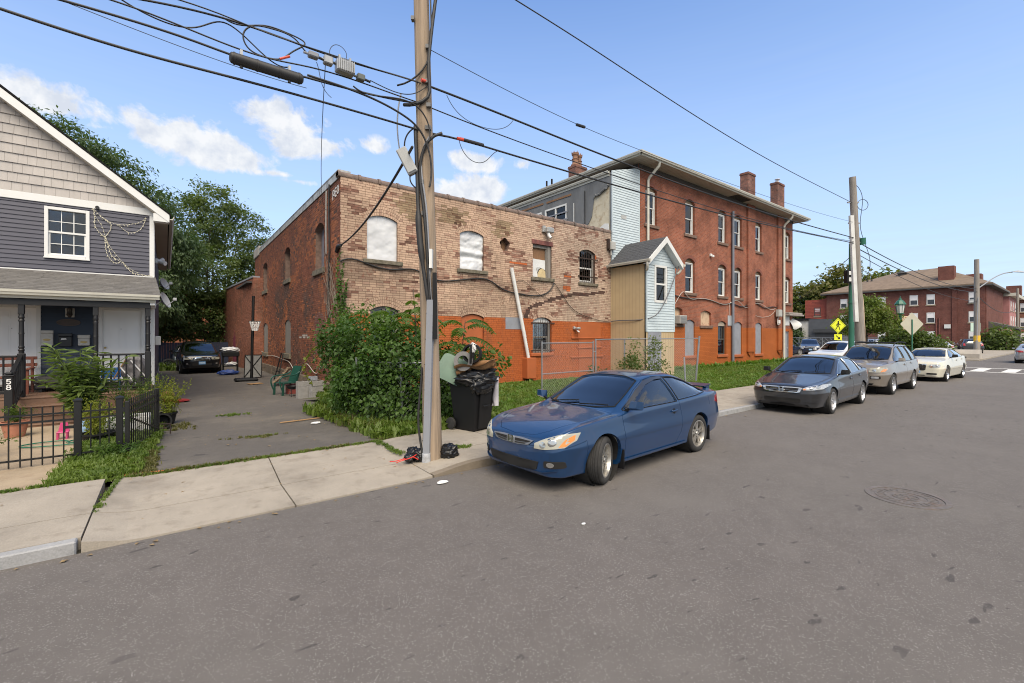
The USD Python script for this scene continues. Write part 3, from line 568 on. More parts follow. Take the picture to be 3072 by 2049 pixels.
part(bld,'parapet_block',side.box(-.06,2.0,7.05,7.62,-.5,.06,.02),mat('grey_render',(.30,.28,.25),.9,var=.25,vs=3,dirt=(.14,.13,.11),dscale=3))
part(bld,'roof',bx(X0+.2,X1,FY+.2,33.4,6.9,7.05),mat('tar_roof',(.05,.05,.05),.9))
# --- boarded windows of the upper front
def dented(u0,u1,z0,z1,rise,n0,seed,amp):
    P_=arch_poly(u0,u1,z0,z1,rise);g=fine_sheet(sbox(u0-.01,z0,u1+.01,z1+rise+.02),.03,lambda a,b:n0+amp*(meshkit.fbm(np.stack([a*2.2,b*3.0,0*a],-1),3,seed)-.5))
    v,f=g;c=v[f].mean(1);return v,f[shapely.contains_xy(P_.buffer(.012),c[:,0],c[:,1])]
for (u0,u1),sd,amp in ((W1,3,.05),(W2,14,.16)):
    v,f=dented(u0,u1,4.62,5.98,.15,-.07 if amp < .1 else -.09,sd,amp)
    if amp > .1:
        b=v[:,1];v[:,2] +=.05*np.exp(-((b-5.28)/.10)**2)-.04*np.exp(-((b-5.12)/.08)**2)
    part(bld,'metal_board',fac.g((v,f)),M_tin,True,label='white sheet metal board over an arched upper window')
    part(bld,'window_sill',fac.box(u0-.14,u1+.17,4.48,4.617,-.12,.09,.012),M_stone)
wb=holder(bld,'broken_window','upper window with a rusty red lintel and a torn white board')
part(wb,'lintel',fac.box(12.46,13.68,6.03,6.225,-.15,.03,.008),mat('rusty_red_steel',(.16,.055,.045),.7,var=.35,vs=6,dirt=(.07,.04,.03),dscale=8,damt=.7))
part(wb,'frame',[fac.box(13.42,13.6,4.6,6.03,-.22,-.05),fac.box(12.53,13.6,5.9,6.03,-.22,-.08),fac.box(13.36,13.42,4.6,5.9,-.2,-.1)],M_oldwood)
part(wb,'plywood',fac.box(12.53,13.38,5.40,5.9,-.2,-.17),M_brownwood)
tp=Polygon([(12.53,4.6),(12.53,5.42),(13.38,5.40),(13.38,4.95),(13.3,5.0),(13.12,5.05),(12.98,4.98),(12.9,4.86),(12.94,4.6)])
part(wb,'white_board',fac.poly(tp,-.17,-.145),mat('white_board',(.60,.61,.60),.6,var=.08,vs=3,bump=.2,bs=8))
part(wb,'torn_flap',[(fac.P([12.82,12.98,13.12,12.92],[5.06,4.98,5.08,4.84],[-.09,-.14,-.14,-.14]),np.array([[0,1,2],[0,3,1]]))],mat('white_board'),True)
part(wb,'foam_piece',fac.poly(Polygon([(12.92,4.6),(12.93,4.8),(13.05,4.98),(13.2,5.03),(13.33,4.9),(13.36,4.6)]),-.15,-.10),mat('yellow_foam',(.50,.40,.22),.9,var=.15,vs=6,bump=.4,bs=15))
part(bld,'window_sill',fac.box(12.42,13.74,4.45,4.60,-.15,.09,.012),M_stone)
def barred(u0,u1,z0,zs,rise,bars,cross,upper):
    w=holder(bld,'barred_window');P_=arch_poly(u0,u1,z0,zs,rise);inn=arch_poly(u0+.09,u1-.09,z0+.08,zs-.03,rise*.8)
    part(w,'frame',fac.poly(P_.difference(inn),-.2,-.12),M_oldwood)
    zm=(z0+zs)/2
    part(w,'sash',[fac.box(u0+.09,u1-.09,zm-.03,zm+.03,-.19,-.14),fac.box(u0+.09,u0+.15,z0+.08,zm,-.19,-.15),fac.box(u1-.15,u1-.09,z0+.08,zm,-.19,-.15),fac.box(u0+.09,u1-.09,z0+.08,z0+.14,-.19,-.15)],M_white if upper else M_oldwood)
    part(w,'pane',fac.poly(inn,-.175,-.17),M_pane)
    if upper:part(w,'curtain',fac.poly(Polygon([(u0+.1,z0+.1),(u0+.36,z0+.1),(u0+.2,zm),(u0+.5,zs),(u1-.12,zs),(u1-.12,z0+.1),(u1-.25,z0+.1),(u1-.3,zm),(u0+.42,zm+.05),(u0+.12,zs-.2)]),-.4,-.38),mat('old_curtain',(.28,.26,.23),.9,var=.3,vs=6))
    else:part(w,'transom_panel',fac.poly(arch_poly(u0+.05,u1-.05,zs-.05,zs,rise*.9),-.13,-.11),M_white);part(w,'blind',fac.box(u0+.1,u1-.1,z0+.1,zm-.05,-.45,-.43),mat('grey_blind',(.22,.22,.22),.8))
    g=[fac.tube([(u0+(k+1)*(u1-u0)/(bars+1),z0+.01,.03),(u0+(k+1)*(u1-u0)/(bars+1),zs+rise*.7-.06*abs(k-(bars-1)/2),.03)],.011,6) for k in range(bars)]
    for b in g:part(w,'bar',b,M_ironb)
    for z in cross:part(w,'cross_bar',fac.box(u0-.12,u1+.15,z-.025,z+.025,.035,.05),M_ironb)
barred(*W4,4.57,6.0,.16,6,(4.86,5.72),True);part(bld,'window_sill',fac.box(15.3,16.62,4.44,4.568,-.12,.08,.012),M_stone)
barred(12.53,13.62,1.32,2.70,.17,7,(1.42,2.62),False);part(bld,'window_sill',fac.box(12.40,13.72,1.17,1.31,-.1,.08,.02),M_orange)
part(bld,'boarded_door',fac.poly(arch_poly(8.97,9.98,.3,2.78,.13),-.10,-.07),M_orange,label='arched doorway boarded over and painted orange')
part(bld,'grey_panel',fac.box(11.065,11.985,2.335,2.825,-.02,-.004),M_grey)
wv=holder(bld,'vent_window');part(wv,'frame',fac.poly(arch_poly(5.42,6.42,1.35,2.92,.15).difference(arch_poly(5.5,6.34,1.43,2.86,.12)),-.18,-.1),M_oldwood);part(wv,'pane',fac.poly(arch_poly(5.5,6.34,1.43,2.86,.12),-.16,-.15),mat('dark_green_pane',(.03,.05,.045),.15,spec=.8));part(wv,'mullion',fac.box(5.87,5.97,1.4,3.0,-.15,-.11),M_oldwood)
part(bld,'hole_lining',[fac.poly(hole_c.buffer(.05).difference(hole_c.buffer(-.012)),-.28,-.012)],M_mort)
part(bld,'hole_boards',[fac.box(10.72+.1*k,10.81+.1*k,5.45,6.15,-.27-.01*(k % 2),-.25-.01*(k % 3)) for k in range(7)],M_brownwood)
part(bld,'orange_panel',[fac.box(15.3,16.85,1.98,2.68,.0,.022),fac.box(15.25,15.29,1.95,2.7,.0,.03)],M_orange)
for z,a,b in ((1.955,14.85,17.05),(1.50,15.2,16.9),(1.06,14.8,17.0)):part(bld,'orange_ledge',fac.box(a,b,z-.03,z+.03,.0,.06,.01),M_orange)
part(bld,'orange_panel',fac.box(15.33,16.8,.2,1.92,.0,.018),M_orange);part(bld,'pilaster_box',fac.box(11.95,12.44,.26,1.13,.0,.34,.015),M_orange);part(bld,'pilaster_foot',fac.box(12.1,12.3,-.02,.26,.05,.25),M_dark)
def strokes(w,segs,r=.017,n=.006):return [w.box(min(a,c)-r,max(a,c)+r,min(b,d)-r,max(b,d)+r,n-.004,n+.004) if (a ==c or b ==d) else w.g(tube([(a,b,n),(c,d,n)],r,4)) for a,b,c,d in segs]
u0=sy(15.62)
part(bld,'painted_tag',strokes(side,[(u0,6.62,u0,6.9),(u0,6.9,u0+.16,6.9),(u0+.16,6.9,u0+.16,6.72),(u0,6.75,u0+.16,6.75),(u0+.26,6.66,u0+.26,6.92),(u0+.26,6.92,u0+.4,6.92),(u0+.26,6.8,u0+.4,6.8),(u0+.26,6.66,u0+.4,6.66),(u0+.5,6.7,u0+.5,6.93),(u0+.64,6.7,u0+.64,6.93),(u0+.5,6.93,u0+.64,6.93),(u0+.5,6.7,u0+.64,6.7)],.022,.012),mat('white_spray_paint',(.6,.58,.56),.8))
def floodlight(name,lab,u,z,s=1.0):
    t=thing(name,lab,'floodlight',tuple(fac.P(u,z,.1)))
    part(t,'mount',fac.box(u-.10*s,u+.04*s,z-.10*s,z+.12*s,.0,.10,.01),mat('dull_alloy',(.36,.36,.35),.5,metal=.5,var=.2,vs=8));part(t,'hood',[fac.box(u-.02*s,u+.30*s,z-.12*s,z+.06*s,.06,.30,.03)],mat('dull_alloy'));part(t,'lamp_head',fac.g(tube([(u+.08*s,z-.1*s,.16),(u+.10*s,z-.24*s,.22),(u+.13*s,z-.32*s,.30)],[.055*s,.06*s,.05*s],10)),M_white,40);part(t,'lens',fac.g(tube([(u+.13*s,z-.32*s,.30),(u+.132*s,z-.323*s,.302)],.04*s,10)),M_dark)
floodlight('flood_lamp','broken grey flood lamp above the rusty window lintel on the peach wall',13.15,6.72,1.25);floodlight('flood_lamp','small grey flood lamp on the orange wall beside the barred window',15.0,2.42,.62)
M_cable=mat('black_cable',(.018,.017,.017),.55,var=.1)
def cable(name,label,pts,r,m=None,cat_='cable',grp=None,k=40):return solo(name,tube(spline(pts,k),r,6),m or M_cable,label,cat_,grp,smooth=True)
cable('wall_cable','thick black cable sagging along the peach wall under the upper windows',[tuple(fac.P(u,z,.05)) for u,z in [(4.42,4.43),(4.7,4.55),(5.3,4.45),(6.2,4.33),(7.0,4.40),(7.9,4.1),(8.5,4.12),(9.3,4.25),(10.2,4.27),(10.9,3.95),(11.6,3.83),(12.4,3.78),(13.2,3.9),(13.72,4.40)]],.028,k=70)
cable('wall_cable','thin loose cable drooping across the peach wall towards the pale blue vestibule',[tuple(fac.P(u,z,.05)) for u,z in [(13.74,4.4),(14.2,3.95),(14.9,3.3),(15.8,2.98),(16.8,2.80),(17.5,2.75)]],.014,k=40)
cable('wall_cable','slack thin cable looping below the broken window on the peach wall',[tuple(fac.P(u,z,.04)) for u,z in [(11.5,4.2),(11.9,4.4),(12.4,4.15),(12.9,3.85),(13.5,3.7)]],.009,k=30)
pp=thing('white_pipe','long white plastic drain pipe leaning against the peach wall','pipe',(11.9,14.6,1.1))
part(pp,'pipe_length',fac.tube([(11.29,4.86,.10),(11.95,2.0,.16)],.075,14),M_white,40);part(pp,'perforated_length',fac.tube([(11.93,2.06,.16),(12.12,1.14,.2)],.070,14),M_white,40)
for k in range(8):part(pp,'drain_hole',fac.g(tube([(11.965+.027*k*.75+.01,1.98-.1*k,.235+.004*k),(11.966+.027*k*.75+.01,1.98-.1*k,.24+.004*k)],.011,6)),M_dark)
eb=thing('meter_box','grey electric box at the corner of the peach wall','meter box',tuple(fac.P(17.5,6.5,.1)));part(eb,'case',fac.box(17.40,17.72,6.32,6.72,.05,.25,.02),mat('box_grey',(.36,.355,.33),.5,var=.1));part(eb,'pipe_stub',fac.tube([(17.5,6.3,.13),(17.5,6.05,.13)],.035,8),mat('box_grey'));part(eb,'bracket',fac.box(17.30,17.40,6.35,6.85,.0,.14),M_ironb)
# --- lower rear annex
ann=Wall((3.46,41.5),(.64,-11.2));al=math.hypot(.64,11.2)
anx=thing('rear_annex','lower red brick annex with pale mortar lines behind the old brick building','building',(4,36,0))
def ann_tint(u,z,r):n=len(u);c=np.array([.235,.095,.060])*r.normal(1,.12,n)[:,None];return np.where((fb(u,z,.7,55) > .58)[:,None],c*np.array([.75,.8,.85]),c)
aw=holder(anx,'side_wall');brickwork(aw,ann,0,al,.0,5.5,[],[],.225,.08,ann_tint,M_rawb,6,60)
part(anx,'mortar',[ann.box(0,al,-.4,5.5,-.3,-.009),bx(4.11,4.9,30.27,30.5,-.1,5.5)],mat('pale_brown_mortar',(.30,.22,.17),.95,var=.25,vs=6))
ef=Wall((4.10,30.26),(1,0));ew=holder(anx,'end_wall');brickwork(ew,ef,0,.6,.0,5.5,[],[],.225,.08,ann_tint,M_rawb,7,0)
part(anx,'coping',ann.box(0,al,5.5,5.6,-.35,.04),M_grey);part(anx,'roof',bx(3.8,9,30.6,41.5,5.2,5.3),mat('tar_roof'))
pa=Polygon([(4.8,.25),(6.4,.2),(6.1,.9),(5.75,1.3),(5.7,2.0),(5.35,2.15),(5.25,2.6),(5.1,2.1),(4.9,1.9)]).intersection(sbox(0,0,al,9))
part(anx,'painted_patch',ann.poly(pa,.004,.0075),mat('magenta_paint',(.16,.02,.045),.8,var=.25,vs=4))
cable('wall_wire','pale wire sagging along the red side wall below the boarded windows',[tuple(side.P(sy(y),z,.06)) for y,z in [(30.2,1.15),(29.2,1.0),(27.5,.98),(25.5,1.0),(23.6,.92),(22.2,.82),(21.0,.45),(20.0,.55),(19.3,.92),(18.2,.75),(17.0,.95)]],.015,mat('pale_wire',(.45,.42,.38),.6),k=80)
cable('wall_cable','black cable running down the near end of the red side wall',[tuple(side.P(sy(y),z,.05)) for y,z in [(15.9,7.2),(15.95,6.2),(15.9,5.2),(15.95,4.2),(15.9,2.4)]],.03,k=30)
cable('wall_cable','grey conduit clipped down the red side wall beside the black cable',[tuple(side.P(sy(y),z,.03)) for y,z in [(16.35,7.1),(16.38,6),(16.36,4.9)]],.022,mat('box_grey'),k=12)
# ------------------------------------------------------------------ the three-storey red brick building
def brick_tex(name,c1,c2,mortar,low=None,lowz=2.6,along='x',bw=.225,bh=.08,ms=.010,var=.35):
    nodes={"g":("geometry",{}),"s":("separate_xyz",{}),"a":("math",{"math_type":"add"}),"c":("combine_xyz",{}),
             "bt":("brick_texture",{"scale":1.0,"brick_width":bw,"row_height":bh,"mortar_size":ms,"mortar_smooth":.2,"bias":-.1,"color1":c1,"color2":c2,"mortar":mortar}),
             "n":("noise_texture",{"scale":.9,"detail":7.0,"roughness":.65}),"v":("map_range",{"from_min":.3,"from_max":.7,"to_min":1-var,"to_max":1+var,"clamp":True}),"k":("vector_math",{"math_type":"scale"}),
             "fine":("noise_texture",{"scale":9.0,"detail":5.0}),"fv":("map_range",{"from_min":.3,"from_max":.7,"to_min":.85,"to_max":1.15,"clamp":True}),"k2":("vector_math",{"math_type":"scale"}),
             "b":("bump",{"strength":.6,"distance":.006,"invert":True}),"p":("principled_bsdf",{"roughness":.85,"specular_ior_level":.2})}
    links=[("g.position","s.vector"),("s.x","a.value1"),("s.y","a.value2"),("a.value","c.x"),("s.z","c.y"),("c.vector","bt.vector"),("g.position","n.vector"),("n.fac","v.value"),("bt.color","k.vector1"),("v.result","k.scale"),
             ("g.position","fine.vector"),("fine.fac","fv.value"),("k.vector","k2.vector1"),("fv.result","k2.scale"),("bt.fac","b.height"),("b.normal","p.normal")];out="k2.vector"
    if low:
        nodes.update({"o":("mix",{"mix_type":"mix","color1":low,"color2":tuple(np.array(low)*.62)}),"zn":("math",{"math_type":"multiply_add","value2":.22,"value3":lowz-.11}),"lt":("math",{"math_type":"less_than"}),"om":("mix",{"mix_type":"mix"}),"ok":("vector_math",{"math_type":"scale"}),
                      "on":("map_range",{"from_min":.3,"from_max":.7,"to_min":.86,"to_max":1.1,"clamp":True})})
        links +=[("bt.fac","o.fac"),("fine.fac","zn.value1"),("s.z","lt.value1"),("zn.value","lt.value2"),("lt.value","om.fac"),("k2.vector","om.color1"),("n.fac","on.value"),("o.color","ok.vector1"),("on.result","ok.scale"),("ok.vector","om.color2")];out="om.color"
    links.append((out,"p.base_color"))
    return usdkit.material(stage,f'/World/Looks/{name}',nodes,links,surface="p.BSDF")
M_red=brick_tex('red_brick',(.27,.088,.048),(.195,.063,.037),(.23,.135,.10),(.37,.105,.028),2.62)
M_redp=brick_tex('red_brick_plain',(.21,.075,.048),(.15,.055,.037),(.185,.115,.09))
M_cream=mat('cream_trim',(.50,.485,.42),.55,var=.06,vs=2,dirt=(.34,.32,.27),dscale=2,damt=.5)
M_soffit=mat('tan_soffit',(.40,.355,.29),.7,var=.06,vs=2)
M_brownstone=mat('brownstone_sill',(.15,.095,.07),.9,var=.25,vs=6,bump=.7,bs=20)
M_mould=mat('brown_window_moulding',(.14,.10,.06),.75,var=.2,vs=5)
M_blind=mat('white_blind',(.74,.72,.72),.8,var=.04,vs=2);M_screen=mat('insect_screen',(.15,.155,.165),.7,var=.12,vs=2)
M_pane2=glass_mat('sash_glass',(.86,.88,.88),1.45,.0,1.3)
M_sidl=mat('pale_blue_siding',(.46,.53,.56),.55,var=.05,vs=2,dirt=(.38,.43,.45),dscale=2.5,damt=.5)
M_tan=mat('tan_panel',(.44,.33,.19),.7,var=.06,vs=1.5,dirt=(.38,.28,.16),dscale=2,damt=.4)
rb=thing('red_brick_building','three storey red brick building with an orange painted base and deep white eaves','building',(29,18,0))
RF=Wall((0,FY),(1,0));RX0,RX1,RT=19.88,39.70,11.25
cols3=[20.45,24.3,28.1,30.2,33.2,38.15]
wins=[(x,8.10,9.98,.22) for x in cols3]+[(x,4.63,6.47,.22) for x in cols3[1:]]
rop=[arch_poly(x,x+1.05,z0,z1,r) for x,z0,z1,r in wins]
low_=[(24.27,.88,2.86,.16,'b'),(28.07,.85,2.84,.18,'w'),(30.2,.80,2.84,.16,'b'),(33.22,.78,2.84,.16,'b')]
lop_=[arch_poly(x,x+1.06,z0,z1,r) for x,z0,z1,r,_ in low_]
ac_o=arch_poly(23.05,24.02,2.74,3.58,.14);tan_o=arch_poly(26.0,27.22,2.70,3.46,.16);door_o=sbox(37.86,.05,39.0,2.42)
part(rb,'wall',RF.poly(sbox(RX0,-.05,RX1,RT).difference(unary_union(rop+lop_+[ac_o,tan_o,door_o])),-.34,0),M_red)
part(rb,'rear_wall',[bx(RX1-.3,RX1-.002,FY+.35,33,-.05,RT-.02),bx(RX0,RX1,33,33.3,-.05,RT-.02)],M_redp)
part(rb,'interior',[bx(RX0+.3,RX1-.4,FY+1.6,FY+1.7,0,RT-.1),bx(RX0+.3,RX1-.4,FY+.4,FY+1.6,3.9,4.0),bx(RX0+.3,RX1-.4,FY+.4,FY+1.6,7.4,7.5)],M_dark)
def arch_line(u0,u1,zs,rise,w=.23):
    q,un=ring_bricks(u0,u1,zs,rise,2,.105,.078);return q
def sash_window(parent,wall,x,z0,zs,rise,w=1.05,blind=.5,seed=0,up=True):
    t=holder(parent,'window');a0,a1=x+.07,x+w-.07;zt=zs-.03;zm=z0+.03+(zt-z0)*.5
    P_=arch_poly(x,x+w,z0,zs,rise)
    part(t,'moulding',wall.poly(P_.difference(sbox(a0,z0,a1,zt)),-.20,-.13),M_mould)
    def ring(u0,u1,b0,b1,t_,n0,n1):return [wall.box(u0,u0+t_,b0,b1,n0,n1),wall.box(u1-t_,u1,b0,b1,n0,n1),wall.box(u0+t_,u1-t_,b0,b0+t_,n0,n1),wall.box(u0+t_,u1-t_,b1-t_,b1,n0,n1)]
    part(t,'frame',ring(a0,a1,z0+.01,zt,.05,-.22,-.11),M_white)
    part(t,'upper_sash',ring(a0+.05,a1-.05,zm-.02,zt-.05,.045,-.18,-.14),M_white)
    part(t,'lower_sash',ring(a0+.05,a1-.05,z0+.06,zm+.03,.05,-.215,-.175),M_white)
    part(t,'upper_pane',wall.box(a0+.095,a1-.095,zm+.025,zt-.095,-.166,-.16),M_pane2)
    part(t,'lower_pane',wall.box(a0+.10,a1-.10,z0+.11,zm-.02,-.198,-.192),M_pane2)
    part(t,'blind',wall.box(a0+.06,a1-.06,zt-(zt-z0)*blind,zt-.05,-.205,-.2),M_blind)
    if up:part(t,'insect_screen',[wall.box(a0+.06,a0+.06+(a1-a0)*.58,z0+.06,zm-.0,-.226,-.222)],M_screen)
    part(t,'sill',wall.box(x-.14,x+w+.14,z0-.17,z0-.003,-.12,.08,.012),M_brownstone)
for k,(x,z0,zs,r) in enumerate(wins):sash_window(rb,RF,x,z0,zs,r,blind=(.5,.52,.5,.5,.55,.48,.62,.52,.5,.55,.3)[k])
M_arch=mat('arch_brick',(.19,.068,.045),.85,var=.25,vs=14)
ar=holder(rb,'window_arches')
for x,z0,zs,r in wins:part(ar,'arch',[RF.poly(q,-.02,.006) for q in arch_line(x,x+1.05,zs,r)],M_arch,kind='stuff')
for x,z0,zs,r,kind in low_:
    if kind =='b':part(rb,'window_board',RF.poly(arch_poly(x+.01,x+1.05,z0,zs,r),-.10,-.07),M_grey,label='grey board filling an arched ground floor window of the red building')
    else:
        t=holder(rb,'shop_window','tall dark framed ground floor window between the grey boards');P_=arch_poly(x,x+1.06,z0,zs,r)
        part(t,'frame',RF.poly(P_.difference(unary_union([sbox(x+.08,z0+.08,x+.98,1.80),sbox(x+.08,1.88,x+.70,2.66),sbox(x+.76,1.88,x+.98,2.66)])),-.2,-.12),mat('dark_window_frame',(.05,.05,.045),.6,var=.2))
        part(t,'pane',RF.box(x+.05,x+1.0,z0+.05,2.7,-.17,-.165),M_pane2);part(t,'curtain',RF.box(x+.05,x+.74,z0+.05,2.7,-.30,-.28),mat('net_curtain',(.34,.35,.32),.9,var=.15,vs=5));part(t,'transom',RF.poly(arch_poly(x+.07,x+.99,2.7,zs,r*.9),-.11,-.09),mat('weathered_cream',(.33,.28,.22),.8,var=.3,vs=9))
    part(rb,'sill',RF.box(x-.12,x+1.18,z0-.17,z0-.003,-.1,.09,.02),M_orange)
part(rb,'tan_panel',RF.poly(arch_poly(26.0,27.22,2.70,3.46,.16),-.16,-.12),mat('peeling_cream_board',(.50,.36,.24),.8,var=.1,vs=3,dirt=(.20,.11,.07),dscale=7,damt=.8));part(rb,'sill',RF.box(25.88,27.34,2.52,2.695,-.12,.08,.02),M_brownstone)
part(rb,'sill',RF.box(22.9,24.15,2.58,2.735,-.12,.08,.02),M_brownstone)
part(rb,'window_board',RF.box(23.05,24.02,3.2,3.8,-.22,-.2),mat('peeling_cream_board'))
acu=thing('air_conditioner','window air conditioner jutting from the red wall beside the vestibule','air conditioner',tuple(RF.P(23.6,3,.2)))
part(acu,'case',RF.box(23.25,23.98,2.76,3.24,-.25,.32,.02),mat('box_grey'));part(acu,'grille',[RF.box(23.28,23.95,2.80+.045*k,2.82+.045*k,.32,.33) for k in range(9)],M_screen,kind='stuff')
for u in (31.92,36.75):part(rb,'pilaster',RF.box(u,u+1.05,.95,RT-.02,.002,.13),M_red)
for u in (31.92,36.75):
    for k,z in enumerate((.86,.77,.68)):part(rb,'corbel',RF.box(u+.10+.13*k,u+.62-.05*k,z-.035,z+.045,.002,.11-.02*k),M_red)
    for k in range(5):part(rb,'corbel',RF.box(u-.16,u+.16,4.10+.095*k,4.145+.095*k,.13,.15),M_red)
dr=holder(rb,'grey_door','grey door at the street corner of the red building');part(dr,'door_leaf',RF.box(37.95,38.92,.06,2.34,-.16,-.11),M_grey);part(dr,'frame',[RF.box(37.86,37.95,.06,2.42,-.18,-.05),RF.box(38.92,39.0,.06,2.42,-.18,-.05),RF.box(37.95,38.92,2.34,2.42,-.18,-.05)],M_grey)
for a,b in ((.3,1.0),(1.2,2.1)):
    for c in (38.05,38.48):part(dr,'door_panel',RF.box(c,c+.34,a,b,-.11,-.10,.004),M_grey)
part(dr,'handle',RF.g(tube([(38.84,1.1,-.1),(38.84,1.1,-.04)],.03,8)),M_tin)
part(rb,'entrance_cornice',[RF.box(37.9,40.6,3.62,3.74,.0,.5,.02),RF.box(37.95,40.5,3.74,3.88,.0,.42,.03),bx(39.7,40.5,FY,18.5,3.62,3.88)],mat('grey_wood_trim',(.26,.23,.21),.8,var=.2,vs=4))
part(rb,'sign_board',RF.box(37.83,38.95,2.88,3.6,.0,.05),M_white)
v,f=fine_sheet(Polygon([(38.8,3.55),(39.3,3.5),(40.0,3.3),(40.7,3.0),(40.3,2.85),(39.75,2.55),(39.5,2.6),(39.1,3.0)]),.12,lambda a,b:.18+.12*np.sin(a*3)+.1*np.sin(b*5));part(rb,'torn_banner',RF.g((v,f)),M_white,True)
EX0,EX1,EY=18.86,40.5,13.88
part(rb,'frieze',[RF.box(RX0,RX1,10.98,RT,.003,.03),bx(RX0-.03,RX0-.003,FY+.03,33,10.9,RT)],mat('dark_frieze',(.06,.055,.05),.8,var=.2))
part(rb,'soffit',sheet(Polygon([(EX0+.08,EY+.08),(EX1-.08,EY+.08),(EX1-.08,34),(EX0+.08,34)]),11.20),M_soffit)
part(rb,'soffit_gap',sheet(sbox(29.3,EY+.25,31.3,FY-.02),11.197),M_dark)
part(rb,'soffit_groove',[bx(EX0+.2*k,EX0+.2*k+.012,EY+.1,FY-.01,11.193,11.196) for k in range(1,107)],mat('soffit_groove',(.22,.19,.15),.8),kind='stuff')
part(rb,'fascia',[bx(EX0+.05,EX1-.05,EY+.05,EY+.085,11.16,11.34),bx(EX0+.05,EX0+.085,EY+.05,34,11.16,11.34),bx(EX1-.085,EX1-.05,EY+.05,34,11.16,11.34)],M_cream)
def gutter(p0,p1,z,w=.13,h=.12):
    """moulded eaves gutter between two points of the plan"""
    d=np.array([*p1,0.])-np.array([*p0,0.]);prof=[(0,0),(.7*w,0),(.8*w,.35*h),(.95*w,.55*h),(w,h),(.9*w,h),(.6*w,.3*h),(.1*w,.2*h),(.08*w,h),(0,h)]
    o=np.array([*p0,z]);u=np.cross(d/np.linalg.norm(d),[0,0,1]);return xf(prism(prof,np.linalg.norm(d)),frame(o,u,(0,0,1)) if np.dot(np.cross(u,[0,0,1]),d) > 0 else frame(o+d,u,(0,0,1)))
part(rb,'gutter',gutter((EX0-.08,EY+.05),(EX1+.08,EY+.05),11.24),M_cream);part(rb,'gutter',gutter((EX0+.05,34),(EX0+.05,EY-.08),11.24),M_cream)
part(rb,'roof',[hull([(EX0+.06,EY+.06,11.34),(EX1-.06,EY+.06,11.34),(EX0+.06,34,11.34),(EX1-.06,34,11.34),(27,22,12.4),(32,22,12.4)])],mat('roof_felt',(.10,.095,.09),.9))
M_chim=brick_tex('chimney_brick',(.20,.085,.06),(.11,.055,.045),(.13,.10,.085),var=.5)
def chimney(x0,x1,y0,y1,z1,pots=0,cap=False):
    c=holder(rb,'chimney');part(c,'stack',bx(x0,x1,y0,y1,11.3,z1-.16),M_chim);part(c,'crown',[bx(x0-.04,x1+.04,y0-.04,y1+.04,z1-.16,z1-.08),bx(x0-.02,x1+.02,y0-.02,y1+.02,z1-.08,z1)],M_chim)
    part(c,'flashing',bx(x0-.06,x1+.06,y0-.06,y1+.06,11.3,11.75),mat('lead_flashing',(.22,.23,.24),.5,metal=.4))
    for k in range(pots):part(c,'chimney_pot',lathe([(.30,0),(.30,.12),(.22,.2),(.20,.45),(.25,.5),(.19,.56),(.19,.72),(.25,.8),(.26,.92),(.20,.92),(.18,.8)],(x0+.32+.5*k,(y0+y1)/2+.15*(k % 2),z1),14),mat('terracotta_pot',(.22,.115,.07),.8,var=.25,vs=8),30)
    for k in range(pots):
        for j in range(7):
            a=j*2*math.pi/7;part(c,'pot_crown_point',hull(rz((np.array([(.22,-.05,.9),(.22,.05,.9),(.27,-.05,.9),(.27,.05,.9),(.25,0,1.06)]),None),a)[0]+[x0+.32+.5*k,(y0+y1)/2+.15*(k % 2),z1]),mat('terracotta_pot'))
    if cap:part(c,'flue_cap',[lathe([(.13,0),(.13,.22),(.16,.24),(.0,.25)],((x0+x1)/2,(y0+y1)/2,z1),12),lathe([(.0,.42),(.2,.36),(.2,.33),(0,.34)],((x0+x1)/2,(y0+y1)/2,z1+.02),12),tube([((x0+x1)/2+.1,(y0+y1)/2,z1+.2),((x0+x1)/2+.1,(y0+y1)/2,z1+.38)],.012,5)],M_tin,30)
chimney(33.93,35.04,15.6,16.2,14.15);chimney(38.3,39.55,15.35,15.9,14.25,cap=True);chimney(22.4,23.5,21.9,22.6,13.9,pots=2)
part(rb,'roof_vent_pipe',tube([(20.0,21.7,11.2),(20.0,21.7,12.3)],.06,8),M_dark);part(rb,'roof_vent_pipe',tube([(20.0,22.2,11.2),(20.0,22.2,12.3)],.06,8),M_dark)
dpp=[(20.55,EY+.1,11.25),(20.55,EY+.12,11.0),(20.55,FY-.2,10.55),(20.55,FY-.1,10.4),(20.55,FY-.1,9.0),(20.55,FY-.1,5.6)]
part(rb,'downspout',tube(dpp,.075,10),M_cream,40);part(rb,'downspout',tube([(37.45,EY+.1,11.25),(37.45,EY+.12,11.0),(37.45,FY-.32,10.55),(37.45,FY-.24,10.4),(37.45,FY-.24,5),(37.45,FY-.24,.02)],.085,10),M_cream,40)
vp=solo('vent_pipe',tube([(29.78,FY-.12,0),(29.78,FY-.12,5.0),(29.78,FY-.12,10.3)],.085,12),mat('grey_pipe',(.145,.16,.19),.5,var=.15),'tall grey vent pipe running up the full height of the red wall','pipe',smooth=40)
ml_=thing('metal_plate','pale metal plate fixed to the red wall behind the grey pipe','plate',tuple(RF.P(29.7,3.1)));part(ml_,'plate',RF.box(29.28,30.14,2.74,3.4,.002,.04),mat('galvanised_plate',(.50,.52,.54),.4,metal=.5,var=.12,vs=4));part(ml_,'rib',RF.box(29.70,29.74,2.74,3.4,.04,.06),mat('galvanised_plate'))
